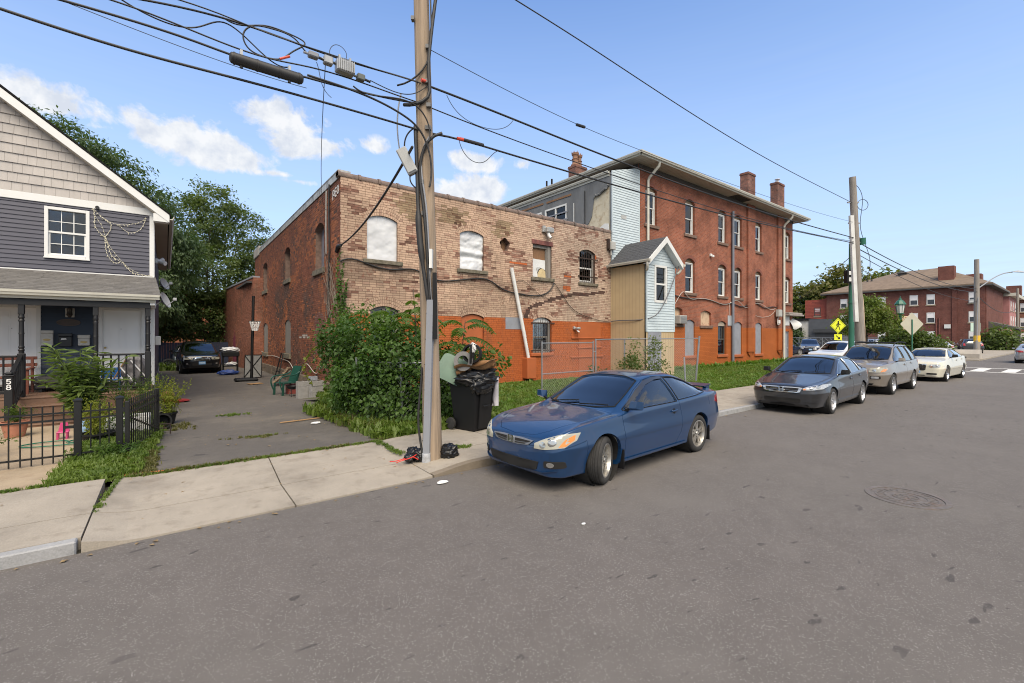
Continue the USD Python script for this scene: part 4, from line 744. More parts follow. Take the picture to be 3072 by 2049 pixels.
mb=thing('meter_box','grey electricity meter box beside the white downspout on the red wall','meter box',tuple(RF.P(36.5,3.7)));part(mb,'case',RF.box(36.25,36.85,3.5,4.02,.13,.36,.02),mat('box_grey'));part(mb,'door',RF.box(36.3,36.8,3.55,3.97,.36,.375,.006),mat('box_grey'));part(mb,'lower_box',RF.box(36.5,36.82,2.98,3.25,.13,.25,.02),M_white);part(mb,'loop',RF.g(tube(spline([(36.5,3.5,.2),(36.42,3.2,.2),(36.45,2.9,.2),(36.65,2.92,.2),(36.62,3.1,.2)],16),.022,6)),M_white)
solo('wall_lamp',[RF.box(27.0,27.16,7.03,7.2,.0,.12,.02),RF.box(27.08,27.26,6.98,7.12,.10,.2,.02)],M_white,'tiny white lamp alone on the red wall between second and third floors','lamp')
cable('wall_cable','bundle of dark cables sagging across the red wall under the second floor windows',[tuple(RF.P(u,z,.06)) for u,z in [(22.2,4.5),(23.3,4.36),(24.6,4.28),(26.3,4.32),(27.6,4.22),(28.6,4.1),(29.6,4.2),(31.2,4.05),(32.9,4.38),(33.6,4.3),(34.5,4.1),(35.5,4.18),(36.6,4.17)]],.035,k=80)
cable('wall_wire','pale wire looping over the dark cable bundle on the red wall',[tuple(RF.P(u,z,.08)) for u,z in [(22.2,3.9),(23.4,4.2),(24.1,4.62),(24.4,4.4),(25.5,4.3),(27.2,4.28),(29.2,4.15),(30.6,4.4),(31.4,4.05),(33.3,4.38),(34.4,4.25),(36.3,4.12)]],.016,mat('pale_wire'),k=80)
cable('wall_wire','pale wire hanging in a wide loop under the meter box on the red wall',[tuple(RF.P(u,z,.06)) for u,z in [(36.3,3.95),(35.6,3.6),(34.4,3.42),(33.2,3.5),(32.6,3.75)]],.012,mat('pale_wire'),k=40)
cable('wall_wire','pale wire dropping to the metal plate on the red wall',[tuple(RF.P(u,z,.06)) for u,z in [(29.6,4.3),(29.42,4.05),(29.4,3.7),(29.45,3.4)]],.014,mat('pale_wire'),k=20)
# --- grey felt clad rear wing over the old brick building,its street side clad in pale blue boards
wing=holder(rb,'rear_wing');WX=17.66
GW=Wall((WX,36.0),(0,-1));gy=lambda y:36.0-y
M_felt=mat('grey_felt',(.13,.135,.14),.85,var=.22,vs=1.6,dirt=(.20,.20,.20),dscale=2.2,damt=.6,stretch=(1,1,.35));M_board=mat('stained_cream_board',(.50,.45,.34),.85,var=.10,vs=2,dirt=(.24,.14,.06),dscale=2.6,damt=.75)
torn=Polygon([(gy(14.9),7.0),(gy(14.9),9.62),(gy(15.25),9.42),(gy(15.6),9.30),(gy(15.95),9.28),(gy(15.98),9.0),(gy(16.1),8.3),(gy(16.3),8.0),(gy(16.6),7.8),(gy(16.7),7.0)])
full=sbox(0,6.9,gy(14.83),10.25);wo=[sbox(gy(19.75),8.4,gy(17.96),9.42),sbox(gy(21.9),8.6,gy(20.05),9.38)]
part(wing,'felt_wall',GW.poly(full.difference(torn).difference(unary_union(wo)),-.05,0),M_felt);part(wing,'board_wall',GW.poly(torn.buffer(.3).intersection(full),-.09,-.04),M_board)
part(wing,'wing_backing',bx(WX+.3,RX0,15.2,36,6.9,10.2),M_dark)
rg3=np.random.default_rng(3);lip=[(gy(14.95),9.62)]+[(gy(15.0+.09*k),9.58-.035*k+rg3.normal(0,.03)) for k in range(11)]
part(wing,'torn_felt_lip',[GW.g(tube([(lip[k][0],lip[k][1],.03),(lip[k+1][0],lip[k+1][1],.05)],.05,5)) for k in range(len(lip)-1)],M_felt)
for a,b,z0,z1 in ((19.75,17.96,8.4,9.42),(21.9,20.05,8.6,9.38)):
    t=holder(rb,'wing_window');u0,u1=gy(a),gy(b)
    part(t,'frame',[GW.box(u0,u0+.09,z0,z1,-.06,.02),GW.box(u1-.09,u1,z0,z1,-.06,.02),GW.box(u0+.09,u1-.09,z1-.09,z1,-.06,.02),GW.box((u0+u1)/2-.04,(u0+u1)/2+.04,z0,z1-.09,-.06,.015)],M_white)
    part(t,'pane',GW.box(u0+.09,u1-.09,z0,z1-.09,-.05,-.044),M_pane2);part(t,'blind',GW.box(u0+.09,u1-.09,z0,z1-.09,-.1,-.09),mat('pinkish_blind',(.52,.46,.47),.8,var=.06))
    for z in (z0+.15,z0+.55):part(t,'security_bar',GW.box(u0-.15,u1+.12,z-.03,z+.03,.05,.08),M_grey)
for a,b,z in ((19.6,17.6,9.82),(22.5,19.9,9.84)):part(wing,'batten',GW.box(gy(a),gy(b),z-.05,z+.05,.0,.03),M_brownwood)
part(wing,'seam_pipe',GW.tube([(gy(16.55),7.1,.03),(gy(16.57),9.75,.03)],.022,6),M_dark);part(wing,'seam_strip',GW.box(gy(17.42),gy(17.38),8.2,9.3,.0,.02),M_white);part(wing,'white_scrap',GW.poly(Polygon([(gy(16.2),7.3),(gy(15.2),7.75),(gy(14.95),7.7),(gy(14.92),7.3)]),.0,.03),M_white)
part(wing,'wing_gutter',gutter((WX-.02,36),(WX-.02,14.9),10.22),M_cream);part(wing,'wing_fascia',bx(WX-.03,WX+.02,14.9,36,10.1,10.24),M_cream)
part(wing,'wing_roof',hull([(WX,14.9,10.24),(WX,36,10.24),(RX0,14.9,10.95),(RX0,36,10.95),(RX0,14.9,10.3),(RX0,36,10.3)]),mat('roof_felt'))
def planks(parent,wall,poly,pitch,m,name='siding_plank',t=.020,out=0.0):
    """clapboards: each board of its own, thick at its lower edge"""
    u0,z0,u1,z1=poly.bounds;z=z0
    while z < z1-.01:
        q=poly.intersection(sbox(u0,z,u1,min(z+pitch,z1)))
        for g in getattr(q,'geoms',[q]):
            if g.is_empty or g.area < .002:continue
            v,f=prism(g,1.0);top=v[:,2] > .5;v=v.copy();v[:,2]=np.where(top,out+t*(1-(v[:,1]-z)/pitch)+.004,out-.015)
            part(parent,name,wall.g((v,f)),m)
        z +=pitch
SW_=Wall((0,FY-.05),(1,0));ws=holder(rb,'blue_siding')
sid=Polygon([(WX+.0,5.0),(RX0-.02,5.0),(RX0-.02,10.92),(WX+.0,10.32)])
part(rb,'siding_backing',SW_.poly(sid,-.05,-.016),M_sidl);planks(ws,SW_,sid,.125,M_sidl);part(ws,'corner_strip',[SW_.box(WX-.02,WX+.05,7.2,10.3,-.01,.035),SW_.box(RX0-.06,RX0-.01,5.6,10.9,-.01,.035)],M_sidl)
part(ws,'patch',SW_.box(18.35,18.75,8.02,8.22,.02,.03),mat('grey_patch',(.36,.37,.36),.8))
# --- the tan and pale blue vestibule
ve=thing('vestibule','narrow gabled vestibule with a tan side and pale blue boarded front','porch',(18.7,13.7,0));VX0,VX1,VY=17.62,19.87,12.7
VL=Wall((VX0,FY),(0,-1));VF=Wall((0,VY),(1,0));M_groove=mat('tan_groove',(.26,.19,.11),.8)
part(ve,'side_panel',[bx(VX0,VX0+.1,VY+.02,FY,-.05,5.42)],M_tan);part(ve,'side_panel',[bx(VX1-.1,VX1,VY+.02,FY,-.05,5.42)],M_sidl)
for k in range(10):part(ve,'panel_groove',VL.box(.12+.2*k,.13+.2*k,0,5.4,-.003,.0025),M_groove)
gab=Polygon([(VX0,2.25),(VX1,2.25),(VX1,5.45),(18.74,6.55),(VX0,5.45)]);wq=sbox(18.27,3.68,19.16,5.36)
part(ve,'front_backing',VF.poly(gab.difference(wq),-.1,-.016),M_sidl);fs=holder(ve,'front_siding');planks(fs,VF,gab.difference(sbox(18.22,3.63,19.21,5.41)),.125,M_sidl)
part(fs,'corner_strip',VF.box(VX0-.02,VX0+.05,2.25,5.4,-.02,.035),mat('blue_trim',(.40,.47,.50),.5));part(fs,'corner_strip',VF.box(VX1-.05,VX1+.02,2.25,5.4,-.02,.035),mat('blue_trim'));part(fs,'band',VF.box(VX0,VX1,5.38,5.5,.018,.036),M_sidl)
part(ve,'front_panel',[VF.box(18.78,VX1,-.05,2.25,-.1,0),VF.box(VX0,17.72,-.05,2.25,-.1,0)],M_tan)
for k in range(5):part(ve,'panel_groove',VF.box(18.95+.2*k,18.96+.2*k,0,2.2,-.003,.0025),M_groove)
part(ve,'door',VF.box(17.72,18.78,.05,2.27,-.06,.012),M_grey)
t=holder(ve,'window');A0,A1=18.27,19.16
part(t,'frame',[VF.box(A0-.05,A0+.07,3.63,5.41,-.06,.04),VF.box(A1-.07,A1+.05,3.63,5.41,-.06,.04),VF.box(A0+.07,A1-.07,3.63,3.75,-.06,.04),VF.box(A0+.07,A1-.07,5.31,5.41,-.06,.04),VF.box(A0+.07,A1-.07,4.48,4.56,-.05,.02)],M_white)
part(t,'pane',VF.box(A0+.07,A1-.07,3.75,5.31,-.035,-.03),M_pane2);part(t,'insect_screen',VF.box(A0+.07,A1-.07,3.75,4.48,-.05,-.045),M_screen);part(t,'dark_room',VF.box(A0,A1,3.7,5.36,-.3,-.28),M_dark);part(t,'rotten_strip',VF.box(A1+.05,A1+.10,3.75,5.35,.0,.02),M_brownwood)
M_shing=mat('dark_shingle',(.055,.058,.064),.9,var=.25,vs=14,bump=.4,bs=60)
def shingles(parent,o,u,s,width,length,ew,eh,m,seed,t=.008,clip=None):
    """courses of tabs up a slope: o the lower left corner, u along the eave, s up the slope"""
    u=np.asarray(u,float)/np.linalg.norm(u);s=np.asarray(s,float)/np.linalg.norm(s);n=np.cross(u,s);r=np.random.default_rng(seed);k=int(math.ceil(length/eh));c=0
    for i in range(k):
        a=-(i % 2)*ew/2+r.uniform(-.04,.04)
        while a < width:
            b=a+ew*r.uniform(.75,1.1);x0,x1=max(a,0),min(b-.004,width);a=b
            if x1-x0 < .03:continue
            y0,y1=i*eh,min((i+1)*eh+.05,length);g=bx(x0,x1,y0,y1,0,t*r.uniform(.8,1.6));v=g[0].copy()
            v[:,2] +=np.where(v[:,1] < y0+.01,t*1.1,.0)+i*.0004;q=np.asarray(o)+v[:,:1]*u+v[:,1:2]*s+v[:,2:]*n
            part(parent,'shingle',(q,g[1]),m,label=None)
rp=holder(ve,'roof');rid=np.array([18.74,0,6.72]);sl=np.array([-1.28,0,-1.20])
def roofside(sgn):
    e=rid+np.array([sgn*1.32,0,-1.15]);return e
for sgn in (-1,1):
    e=roofside(sgn);part(rp,'roof_deck',hull([(rid[0],y,rid[2]+dz) for y in (VY-.32,FY) for dz in (0,-.06)]+[(e[0],y,e[2]+dz) for y in (VY-.32,FY) for dz in (0,-.06)]),mat('dark_shingle'))
L_=math.hypot(1.32,1.15);e=roofside(-1)
shingles(rp,(e[0]-.03,FY-.02,e[2]+.0),(0,-1,0),(1.32,0,1.15),FY-VY+.30,L_,.26,.16,M_shing,4)
e2=roofside(1);shingles(rp,(e2[0]+.03,VY-.32,e2[2]),(0,1,0),(-1.32,0,1.15),FY-VY+.30,L_,.3,.16,M_shing,5)
for sgn in (-1,1):
    e=roofside(sgn);part(ve,'bargeboard',hull([(rid[0],VY-.36,6.74),(rid[0],VY-.36,6.46),(e[0]+sgn*.06,VY-.36,e[2]+.0),(e[0]+sgn*.06,VY-.36,e[2]-.26),(rid[0],VY-.30,6.74),(rid[0],VY-.30,6.46),(e[0]+sgn*.06,VY-.30,e[2]),(e[0]+sgn*.06,VY-.30,e[2]-.26)]),M_white)
    part(ve,'gable_soffit',hull([(rid[0],VY-.3,6.52),(rid[0],VY,6.52),(e[0],VY-.3,e[2]-.18),(e[0],VY,e[2]-.18),(rid[0],VY-.3,6.49),(rid[0],VY,6.49),(e[0],VY-.3,e[2]-.21),(e[0],VY,e[2]-.21)]),M_white)
part(ve,'gutter',gutter((17.40,FY),(17.40,VY-.42),5.44),M_cream);part(ve,'gutter',gutter((20.08,VY-.42),(20.08,FY),5.44),M_cream)
part(ve,'downspout_elbow',tube(spline([(17.38,VY-.25,5.45),(17.38,VY-.24,5.3),(17.48,VY-.15,5.12),(17.5,VY-.1,5.08)],8),.06,8),M_cream,True);part(ve,'downspout_elbow',tube(spline([(20.1,VY-.25,5.45),(20.08,VY-.2,5.25),(19.95,VY-.08,5.1)],8),.06,8),M_cream,True)
cable('drop_cable','grey cable slanting down across the front of the pale blue vestibule',[(20.0,12.5,5.55),(19.6,12.5,4.9),(19.1,12.5,4.1),(18.5,12.5,3.35),(17.9,12.5,2.95),(17.55,13.6,2.8),(17.5,14.7,2.75)],.025,mat('grey_cable',(.10,.10,.11),.6),k=40)
# ------------------------------------------------------------------ the house with the porch on the left
hs=thing('gabled_house','house with slate blue boarding, beige shingled gable and a dark porch','house',(-4,20,0))
HY=17.0;HF=Wall((0,HY),(1,0));HX0,HX1=-8.1,-.27
M_slate=mat('slate_blue_siding',(.050,.051,.074),.55,var=.06,vs=2);M_navy=mat('navy_siding',(.026,.040,.066),.5,var=.08,vs=2);M_shake=mat('beige_shakes',(.40,.37,.345),.75,var=.07,vs=5,bump=.35,bs=40,stretch=(2.2,2.2,.3),tint=True)
M_trim=mat('white_trim',(.66,.66,.645),.5,var=.03,vs=2,dirt=(.52,.51,.48),dscale=2,damt=.3);M_black=mat('black_painted_wood',(.006,.006,.007),.5,var=.2,vs=4);M_deck=mat('brown_deck',(.155,.088,.055),.6,var=.18,vs=3,stretch=(.3,2,2))
M_gsh=mat('grey_shingle',(.125,.118,.11),.95,var=.2,vs=20,bump=.5,bs=70,tint=True);M_glossk=mat('black_enamel',(.007,.007,.007),.4,var=.2)
winq=sbox(-2.54,4.155,-1.66,5.495)
part(hs,'backing',[HF.poly(sbox(HX0,.3,HX1,5.8).difference(sbox(-2.47,4.22,-1.73,5.43)),-.15,-.016),HF.poly(Polygon([(HX0,5.8),(HX1,5.8),(-4.2,8.83)]),-.15,-.012)],M_slate)
up=holder(hs,'upper_siding');planks(up,HF,sbox(HX0,3.72,-.37,5.58).difference(winq),.113,M_slate)
lo=holder(hs,'lower_siding');planks(lo,HF,sbox(HX0,.62,-.37,3.72).difference(unary_union([sbox(-1.48,.6,-.47,2.86),sbox(-3.62,.6,-2.6,2.87)])),.113,M_navy)
sk=holder(hs,'gable_shakes');rs=np.random.default_rng(2);gable=Polygon([(HX0,5.79),(-.3,5.79),(-4.2,8.80)])
row=0;z=5.79
while z < 8.8:
    u=-7.2-(rs.uniform(0,.2))
    while u < -.2:
        w=rs.uniform(.14,.27);q=sbox(u+.002,z-.012,u+w-.002,z+.245).intersection(gable);u +=w
        if q.area < .003 or q.geom_type !='Polygon':continue
        v,f=prism(q,1.0);top=v[:,2] > .5;v[:,2]=np.where(top,.028*(1-(v[:,1]-z)/.245)+.004+rs.normal(0,.0012),-.01)
        part(sk,'shake',HF.g((v,f)),M_shake,col=np.tile(np.array([1,1,1])*rs.normal(1,.035),(len(v),1)))
    z +=.245
part(hs,'trim_band',HF.box(HX0,-.28,5.585,5.785,-.01,.045,.006),M_trim)
part(hs,'corner_board',[HF.box(-.37,-.27,.6,5.58,-.05,.035),bx(HX1,HX1+.02,HY,HY+.1,.6,5.58)],M_trim)
part(hs,'side_wall',[bx(HX1-.15,HX1-.002,HY+.02,29,.3,5.8),bx(HX0,HX0+.1,HY+.2,29,.3,5.8),bx(HX0,HX1,28.9,29,.3,5.8)],M_slate);part(hs,'foundation',bx(HX0,HX1+.02,HY-.02,29.05,-.05,.5),mat('grey_foundation',(.22,.21,.20),.9,var=.2))
SLP=(8.99-5.62)/(4.2-.03+.12)
def zr(x):return 5.62+SLP*(.09-x) if x > -4.2 else 5.62+SLP*(.09+8.4+x)
rk=[(.09,zr(.09)),(-4.2,zr(-4.2)),(-4.2,zr(-4.2)-.24),(.09,zr(.09)-.22)]
part(hs,'rake_board',HF.poly(Polygon(rk),.28,.315),M_trim);part(hs,'rake_board',HF.poly(Polygon([(-8.49,zr(-8.49)),(-4.2,zr(-4.2)),(-4.2,zr(-4.2)-.24),(-8.49,zr(-8.49)-.22)]),.28,.315),M_trim)
part(hs,'rake_soffit',HF.poly(Polygon([(.06,zr(.09)-.20),(-4.2,zr(-4.2)-.22),(-4.2,zr(-4.2)-.24),(.06,zr(.09)-.23)]),-.0,.28),M_soffit)
part(hs,'rake_vent',[HF.poly(Polygon([(x,zr(x)-.247),(x-.04,zr(x-.04)-.247),(x-.04,zr(x-.04)-.238),(x,zr(x)-.238)]),.02,.10) for x in np.arange(-.4,-3.9,-.28)],M_dark,kind='stuff')
ro=Polygon([(.13,zr(.13)+.005),(-4.2,zr(-4.2)+.03),(-8.53,zr(-8.49)),(-8.53,zr(-8.49)+.05),(-4.2,zr(-4.2)+.09),(.13,zr(.13)+.05)])
part(hs,'roof',HF.poly(ro,-12.2,.33),M_gsh,col=None)
part(hs,'eave_soffit',hull([(HX1,HY-.02,5.40),(HX1,29,5.40),(.06,HY-.02,5.40),(.06,29,5.40),(HX1,HY,5.43),(.06,29,5.43),(HX1,29,5.43),(.06,HY,5.43)]),M_soffit)
part(hs,'eave_return',HF.box(HX1-.01,.085,5.40,5.62,.02,.30),M_trim);part(hs,'gutter',gutter((.09,HY-.30),(.09,29.2),5.48,.12,.11),M_cream)
t=holder(hs,'window');a0,a1,b0,b1=-2.54,-1.66,4.155,5.495
part(t,'frame',[HF.box(a0,a0+.075,b0,b1,-.05,.05,.005),HF.box(a1-.075,a1,b0,b1,-.05,.05,.005),HF.box(a0+.075,a1-.075,b0,b0+.075,-.05,.055,.005),HF.box(a0+.075,a1-.075,b1-.075,b1,-.05,.05,.005)],M_trim)
zm=(b0+b1)/2;part(t,'upper_sash',[HF.box(a0+.075,a1-.075,zm-.018,zm+.03,-.03,.02)],M_trim);part(t,'lower_sash',[HF.box(a0+.075,a0+.11,b0+.075,zm-.02,-.05,-.005),HF.box(a1-.11,a1-.075,b0+.075,zm-.02,-.05,-.005),HF.box(a0+.11,a1-.11,b0+.075,b0+.11,-.05,-.005)],M_trim)
for c in (1/3,2/3):part(t,'glazing_bar',HF.box(a0+.08+c*(a1-a0-.16)-.009,a0+.08+c*(a1-a0-.16)+.009,b0+.08,b1-.08,-.035,-.022),M_trim)
for z in (b0+.075+(zm-b0-.08)*.5,zm+(b1-.075-zm)*.5):part(t,'glazing_bar',HF.box(a0+.08,a1-.08,z-.009,z+.009,-.034,-.021),M_trim)
part(t,'pane',HF.box(a0+.07,a1-.07,b0+.07,b1-.07,-.042,-.037),glass_mat('grey_window_glass',(.55,.58,.6),1.5,0,1.8));part(t,'room',HF.box(a0-.1,a1+.1,b0-.1,b1+.1,-.8,-.78),mat('dim_room',(.30,.31,.33),.9,var=.2));part(t,'sill',HF.box(a0-.01,a1+.01,b0-.03,b0,-.02,.07),M_trim)
for x,c_,h in ((-2.27,(.12,.22,.5),.16),(-2.05,(.3,.3,.32),.12),(-1.93,(.25,.2,.35),.15)):
    bo=solo('spray_bottle',lathe([(0,0),(.038,0),(.04,.08),(.022,h*.7),(.014,h*.75),(.014,h),(.024,h+.01),(.02,h+.04),(0,h+.045)],(x,HY+.1,b0+.075),12),mat('bottle_%d' % int(-x*100),c_,.3),{-2.27:'blue spray bottle behind the upper window of the house',-2.05:'small grey bottle behind the upper window of the house',-1.93:'violet bottle behind the upper window of the house'}[x],'bottle',smooth=40)
solo('wall_vent',tube([(-1.50,HY-.045,5.62),(-1.50,HY-.085,5.62)],.045,14),M_black,'round black vent on the white band of the house gable','vent',smooth=40)
PY=15.2;po=holder(hs,'porch_roof');SH=mat('grey_shingle')
part(po,'roof_deck',hull([(HX0,PY-.12,3.10),(-.10,PY-.12,3.10),(HX0,HY,3.78),(-.24,HY,3.78),(HX0,HY,3.70),(-.24,HY,3.70),(HX0,PY-.12,3.04),(-.10,PY-.12,3.04)]),SH)
rs=np.random.default_rng(6);nrow=15;Ls=math.hypot(1.92,.68)
for i in range(nrow):
    a=-4.3-rs.uniform(0,.3)
    while a < -.1:
        b=a+rs.uniform(.16,.34);yy0,yy1=i/nrow,min(1,(i+1)/nrow+.03);x1=min(b-.002,-.10-.14*(i/nrow));th=rs.uniform(.006,.014)
        if x1-a > .03:
            P0=lambda t,e:(PY-.14+1.94*t,3.095+.685*t+e);y0,z0=P0(yy0,.012+th);y1,z1=P0(yy1,.004);yb,zb=P0(yy0,-.004)
            v=np.array([(a,y0,z0),(x1,y0,z0),(x1,y1,z1),(a,y1,z1),(a,yb,zb),(x1,yb,zb)]);f=np.array([[0,1,2],[0,2,3],[4,5,1],[4,1,0],[5,2,1],[4,0,3]])
            part(po,'shingle',(v,f),SH,col=np.tile(np.array([1,1,1])*rs.normal(1,.10),(6,1)))
        a=b
part(po,'roof_flashing',HF.box(HX0,-.27,3.72,3.80,.0,.045),M_trim)
part(hs,'porch_fascia',[bx(HX0,-.2,PY-.06,PY+.0,2.93,3.10)],M_cream);part(hs,'porch_gutter',gutter((HX0,PY-.06),(-.12,PY-.06),3.0,.13,.12),M_cream);part(hs,'porch_beam',bx(HX0,-.30,PY+.02,PY+.16,2.78,2.96),M_black)
part(hs,'porch_ceiling',bx(HX0,-.3,PY+.16,HY-.03,2.96,2.99),mat('dark_blue_ceiling',(.03,.035,.05),.6));part(hs,'porch_side_trim',[bx(-.32,-.22,PY-.02,HY,2.86,3.04),bx(-.36,-.27,HY-.05,HY-.035,.6,3.0)],M_trim)
def turned(x,y,z0,z1,w=.045):
    h=z1-z0;return lathe([(w*1.05,z0),(w*1.05,z0+.06*h),(w*1.35,z0+.09*h),(w*.9,z0+.12*h),(w*1.25,z0+.16*h),(w*.95,z0+.2*h),(w*1.0,z0+.48*h),(w*1.2,z0+.5*h),(w*1.0,z0+.52*h),(w*.92,z0+.78*h),(w*1.25,z0+.82*h),(w*.9,z0+.86*h),(w*1.3,z0+.9*h),(w*1.05,z0+.94*h),(w*1.05,z1)],(x,y,0),14)
for x,zb in ((-2.66,.63),(-1.385,.63),(-.365,.63)):
    p_=holder(hs,'porch_post');y=PY+.09;base=1.64 if x !=-1.385 else 1.5
    part(p_,'square_base',cbx(x-.062,x+.062,y-.062,y+.062,zb,base,.008),M_black);part(p_,'turned_shaft',turned(x,y,base,2.58),M_black,40);part(p_,'square_top',cbx(x-.05,x+.05,y-.05,y+.05,2.56,2.80,.006),M_black)
dk=holder(hs,'deck')
for k in range(14):part(dk,'deck_board',cbx(HX0,-.29,15.02+.142*k,15.02+.142*k+.136,.595,.628,.006),M_deck)
part(dk,'deck_skirt',[bx(HX0,-.3,15.03,15.06,-.02,.59),bx(-.32,-.295,15.06,17,0,.59)],M_deck)
for k,(y,z) in enumerate(((14.70,.465),(14.40,.29))):part(dk,'step',[cbx(-2.58,-1.36,y,y+.35,z-.035,z,.008),bx(-2.56,-1.38,y+.03,y+.35,0,z-.035)],M_deck)
part(dk,'bottom_step',[bx(-2.56,-1.38,14.12,14.42,0,.10),cbx(-2.58,-1.36,14.10,14.42,.10,.13,.006)],M_deck)
def railing(x0,x1,y,zt=1.6,zb=.72,n=6,name='railing'):
    r=holder(hs,name);part(r,'top_rail',cbx(x0,x1,y-.03,y+.03,zt-.05,zt,.01),M_black);part(r,'bottom_rail',cbx(x0,x1,y-.025,y+.025,zb,zb+.06,.008),M_black)
    for k in range(n):
        x=x0+(k+.5)*(x1-x0)/n;part(r,'baluster',lathe([(.019,zb+.05),(.019,zb+.28),(.027,zb+.31),(.014,zb+.34),(.024,zb+.37),(.016,zb+.42),(.019,zb+.55),(.019,zt-.04)],(x,y,0),8),M_black,40)
railing(-1.32,-.43,PY+.09);railing(-4.3,-2.73,PY+.09,n=11)
nw=holder(hs,'stair_newel','black newel post with the house number 58');part(nw,'post',cbx(-2.735,-2.605,14.24,14.37,.05,1.18,.008),M_black);part(nw,'cap',[cbx(-2.755,-2.585,14.22,14.39,1.18,1.21,.008),cbx(-2.73,-2.61,14.245,14.365,1.21,1.27,.02)],M_black)
def lettering(text,h,o,u,v,d=.004,bold=True):
    m=meshkit.text_mesh(text,h,d,bold);return xf((np.array(m.vertices),np.array(m.faces)),frame(o,u,v))
M_wht=mat('white_enamel',(.68,.68,.67),.5,var=.02)
for k,ch in enumerate('58'):part(nw,'number',lettering(ch,.105,(-2.715,14.238,1.02-.125*k),(1,0,0),(0,0,1)),M_wht)
sr=holder(hs,'stair_rail');part(sr,'top_rail',hull([(x,y,z) for x in (-2.695,-2.625) for y,z in ((14.36,1.13),(14.36,1.20),(15.24,1.63),(15.24,1.56))]),M_black);part(sr,'bottom_rail',hull([(x,y,z) for x in (-2.685,-2.635) for y,z in ((14.36,.34),(14.36,.39),(15.24,.80),(15.24,.75))]),M_black)
for k in range(6):y=14.48+.13*k;part(sr,'baluster',lathe([(.016,.38+.47*(y-14.36)),(.016,.6+.47*(y-14.36)),(.024,.66+.47*(y-14.36)),(.014,.75+.47*(y-14.36)),(.016,1.15+.47*(y-14.36))],(-2.66,y,0),8),M_black,40)
def door(u0,u1,z0,z1,hinge):
    d=holder(hs,'front_door');part(d,'frame',[HF.box(u0,u0+.09,z0,z1,-.05,.05,.006),HF.box(u1-.09,u1,z0,z1,-.05,.05,.006),HF.box(u0+.09,u1-.09,z1-.09,z1,-.05,.05,.006)],M_trim);part(d,'door_leaf',HF.box(u0+.09,u1-.09,z0+.03,z1-.09,-.06,-.01),mat('door_white',(.80,.80,.79),.5,var=.02));part(d,'threshold',HF.box(u0,u1,z0-.02,z0+.03,-.05,.07),mat('weathered_sill',(.30,.28,.25),.7))
    w=(u1-u0-.18)
    for a in (.14,.56):
        for b0_,b1_ in ((.08,.36),(.43,.80),(.86,.96)):
            q=sbox(u0+.09+a*w,z0+b0_*(z1-z0-.1),u0+.09+(a+.30)*w,z0+b1_*(z1-z0-.1));part(d,'door_panel',[HF.poly(q.difference(q.buffer(-.02)),-.01,-.003),HF.poly(q.buffer(-.045),-.01,-.002)],mat('door_white'))
    for z in (1.55,1.72):part(d,'lock',tube([tuple(HF.P(hinge,z,-.01)),tuple(HF.P(hinge,z,.04))],.026,12),mat('aged_brass',(.33,.24,.10),.35,metal=.8),40)
    part(d,'peephole',tube([tuple(HF.P((u0+u1)/2-.03,2.25,-.01)),tuple(HF.P((u0+u1)/2-.03,2.25,.004))],.009,8),M_black)
door(-1.48,-.47,.78,2.86,-1.34);door(-3.60,-2.6,.78,2.87,-3.4)
part(hs,'skirting',HF.box(HX0,-.37,.60,.74,.0,.05),M_black)
def mailbox(name,lab,u0,u1,z0,z1,m,slot=True):
    t=thing(name,lab,'mailbox',tuple(HF.P((u0+u1)/2,z0)));part(t,'case',HF.box(u0,u1,z0,z1-.09,.03,.16,.008),m);part(t,'lid',HF.box(u0-.006,u1+.006,z1-.085,z1,.03,.175,.01),m)
    if slot:c=((u0+u1)/2,(z0+z1)/2-.05);part(t,'name_plate',HF.poly(Polygon([(c[0]+.075*math.cos(a),c[1]+.028*math.sin(a)) for a in np.linspace(0,6.28,20)[:-1]]),.16,.166),mat('aged_brass'))
    return t
M_mbw=mat('chalky_white_metal',(.52,.51,.47),.6,var=.08,vs=6,dirt=(.34,.32,.28),dscale=6,damt=.6)
mailbox('mailbox','chalky white mailbox beside the frame of the left front door',-2.585,-2.36,1.80,2.20,M_mbw);mailbox('mailbox','chalky white mailbox beside the middle porch post',-1.88,-1.65,1.79,2.08,M_mbw);t=mailbox('mailbox','black mailbox between the two white mailboxes on the porch',-2.26,-2.0,1.77,2.12,M_glossk,False)
part(t,'paper',HF.poly(Polygon([(-2.21,1.94),(-2.10,1.955),(-2.11,1.99),(-2.2,1.99)]),.162,.165),M_wht)
t=thing('porch_lantern','wall lantern on a white plate above the oval plaque on the porch','lantern',tuple(HF.P(-2.05,2.6)));part(t,'mount_plate',HF.box(-2.14,-1.96,2.56,2.81,.02,.045,.008),mat('chalky_white_metal'));part(t,'lantern_cage',xf(lathe([(.02,.15),(.06,.13),(.05,.05),(.055,.0),(.065,-.04),(.03,-.10),(.0,-.11)],(0,0,0),8),frame(tuple(HF.P(-2.05,2.66,.11)),(1,0,0),(0,1,0))),mat('lantern_bronze',(.07,.06,.05),.4,metal=.5));part(t,'glass',xf(lathe([(.045,.04),(.05,0),(.055,-.03),(.03,-.06)],(0,0,0),8),frame(tuple(HF.P(-2.05,2.66,.115)),(1,0,0),(0,1,0))),mat('lantern_glass',(.4,.4,.36),.2,trans=.5))
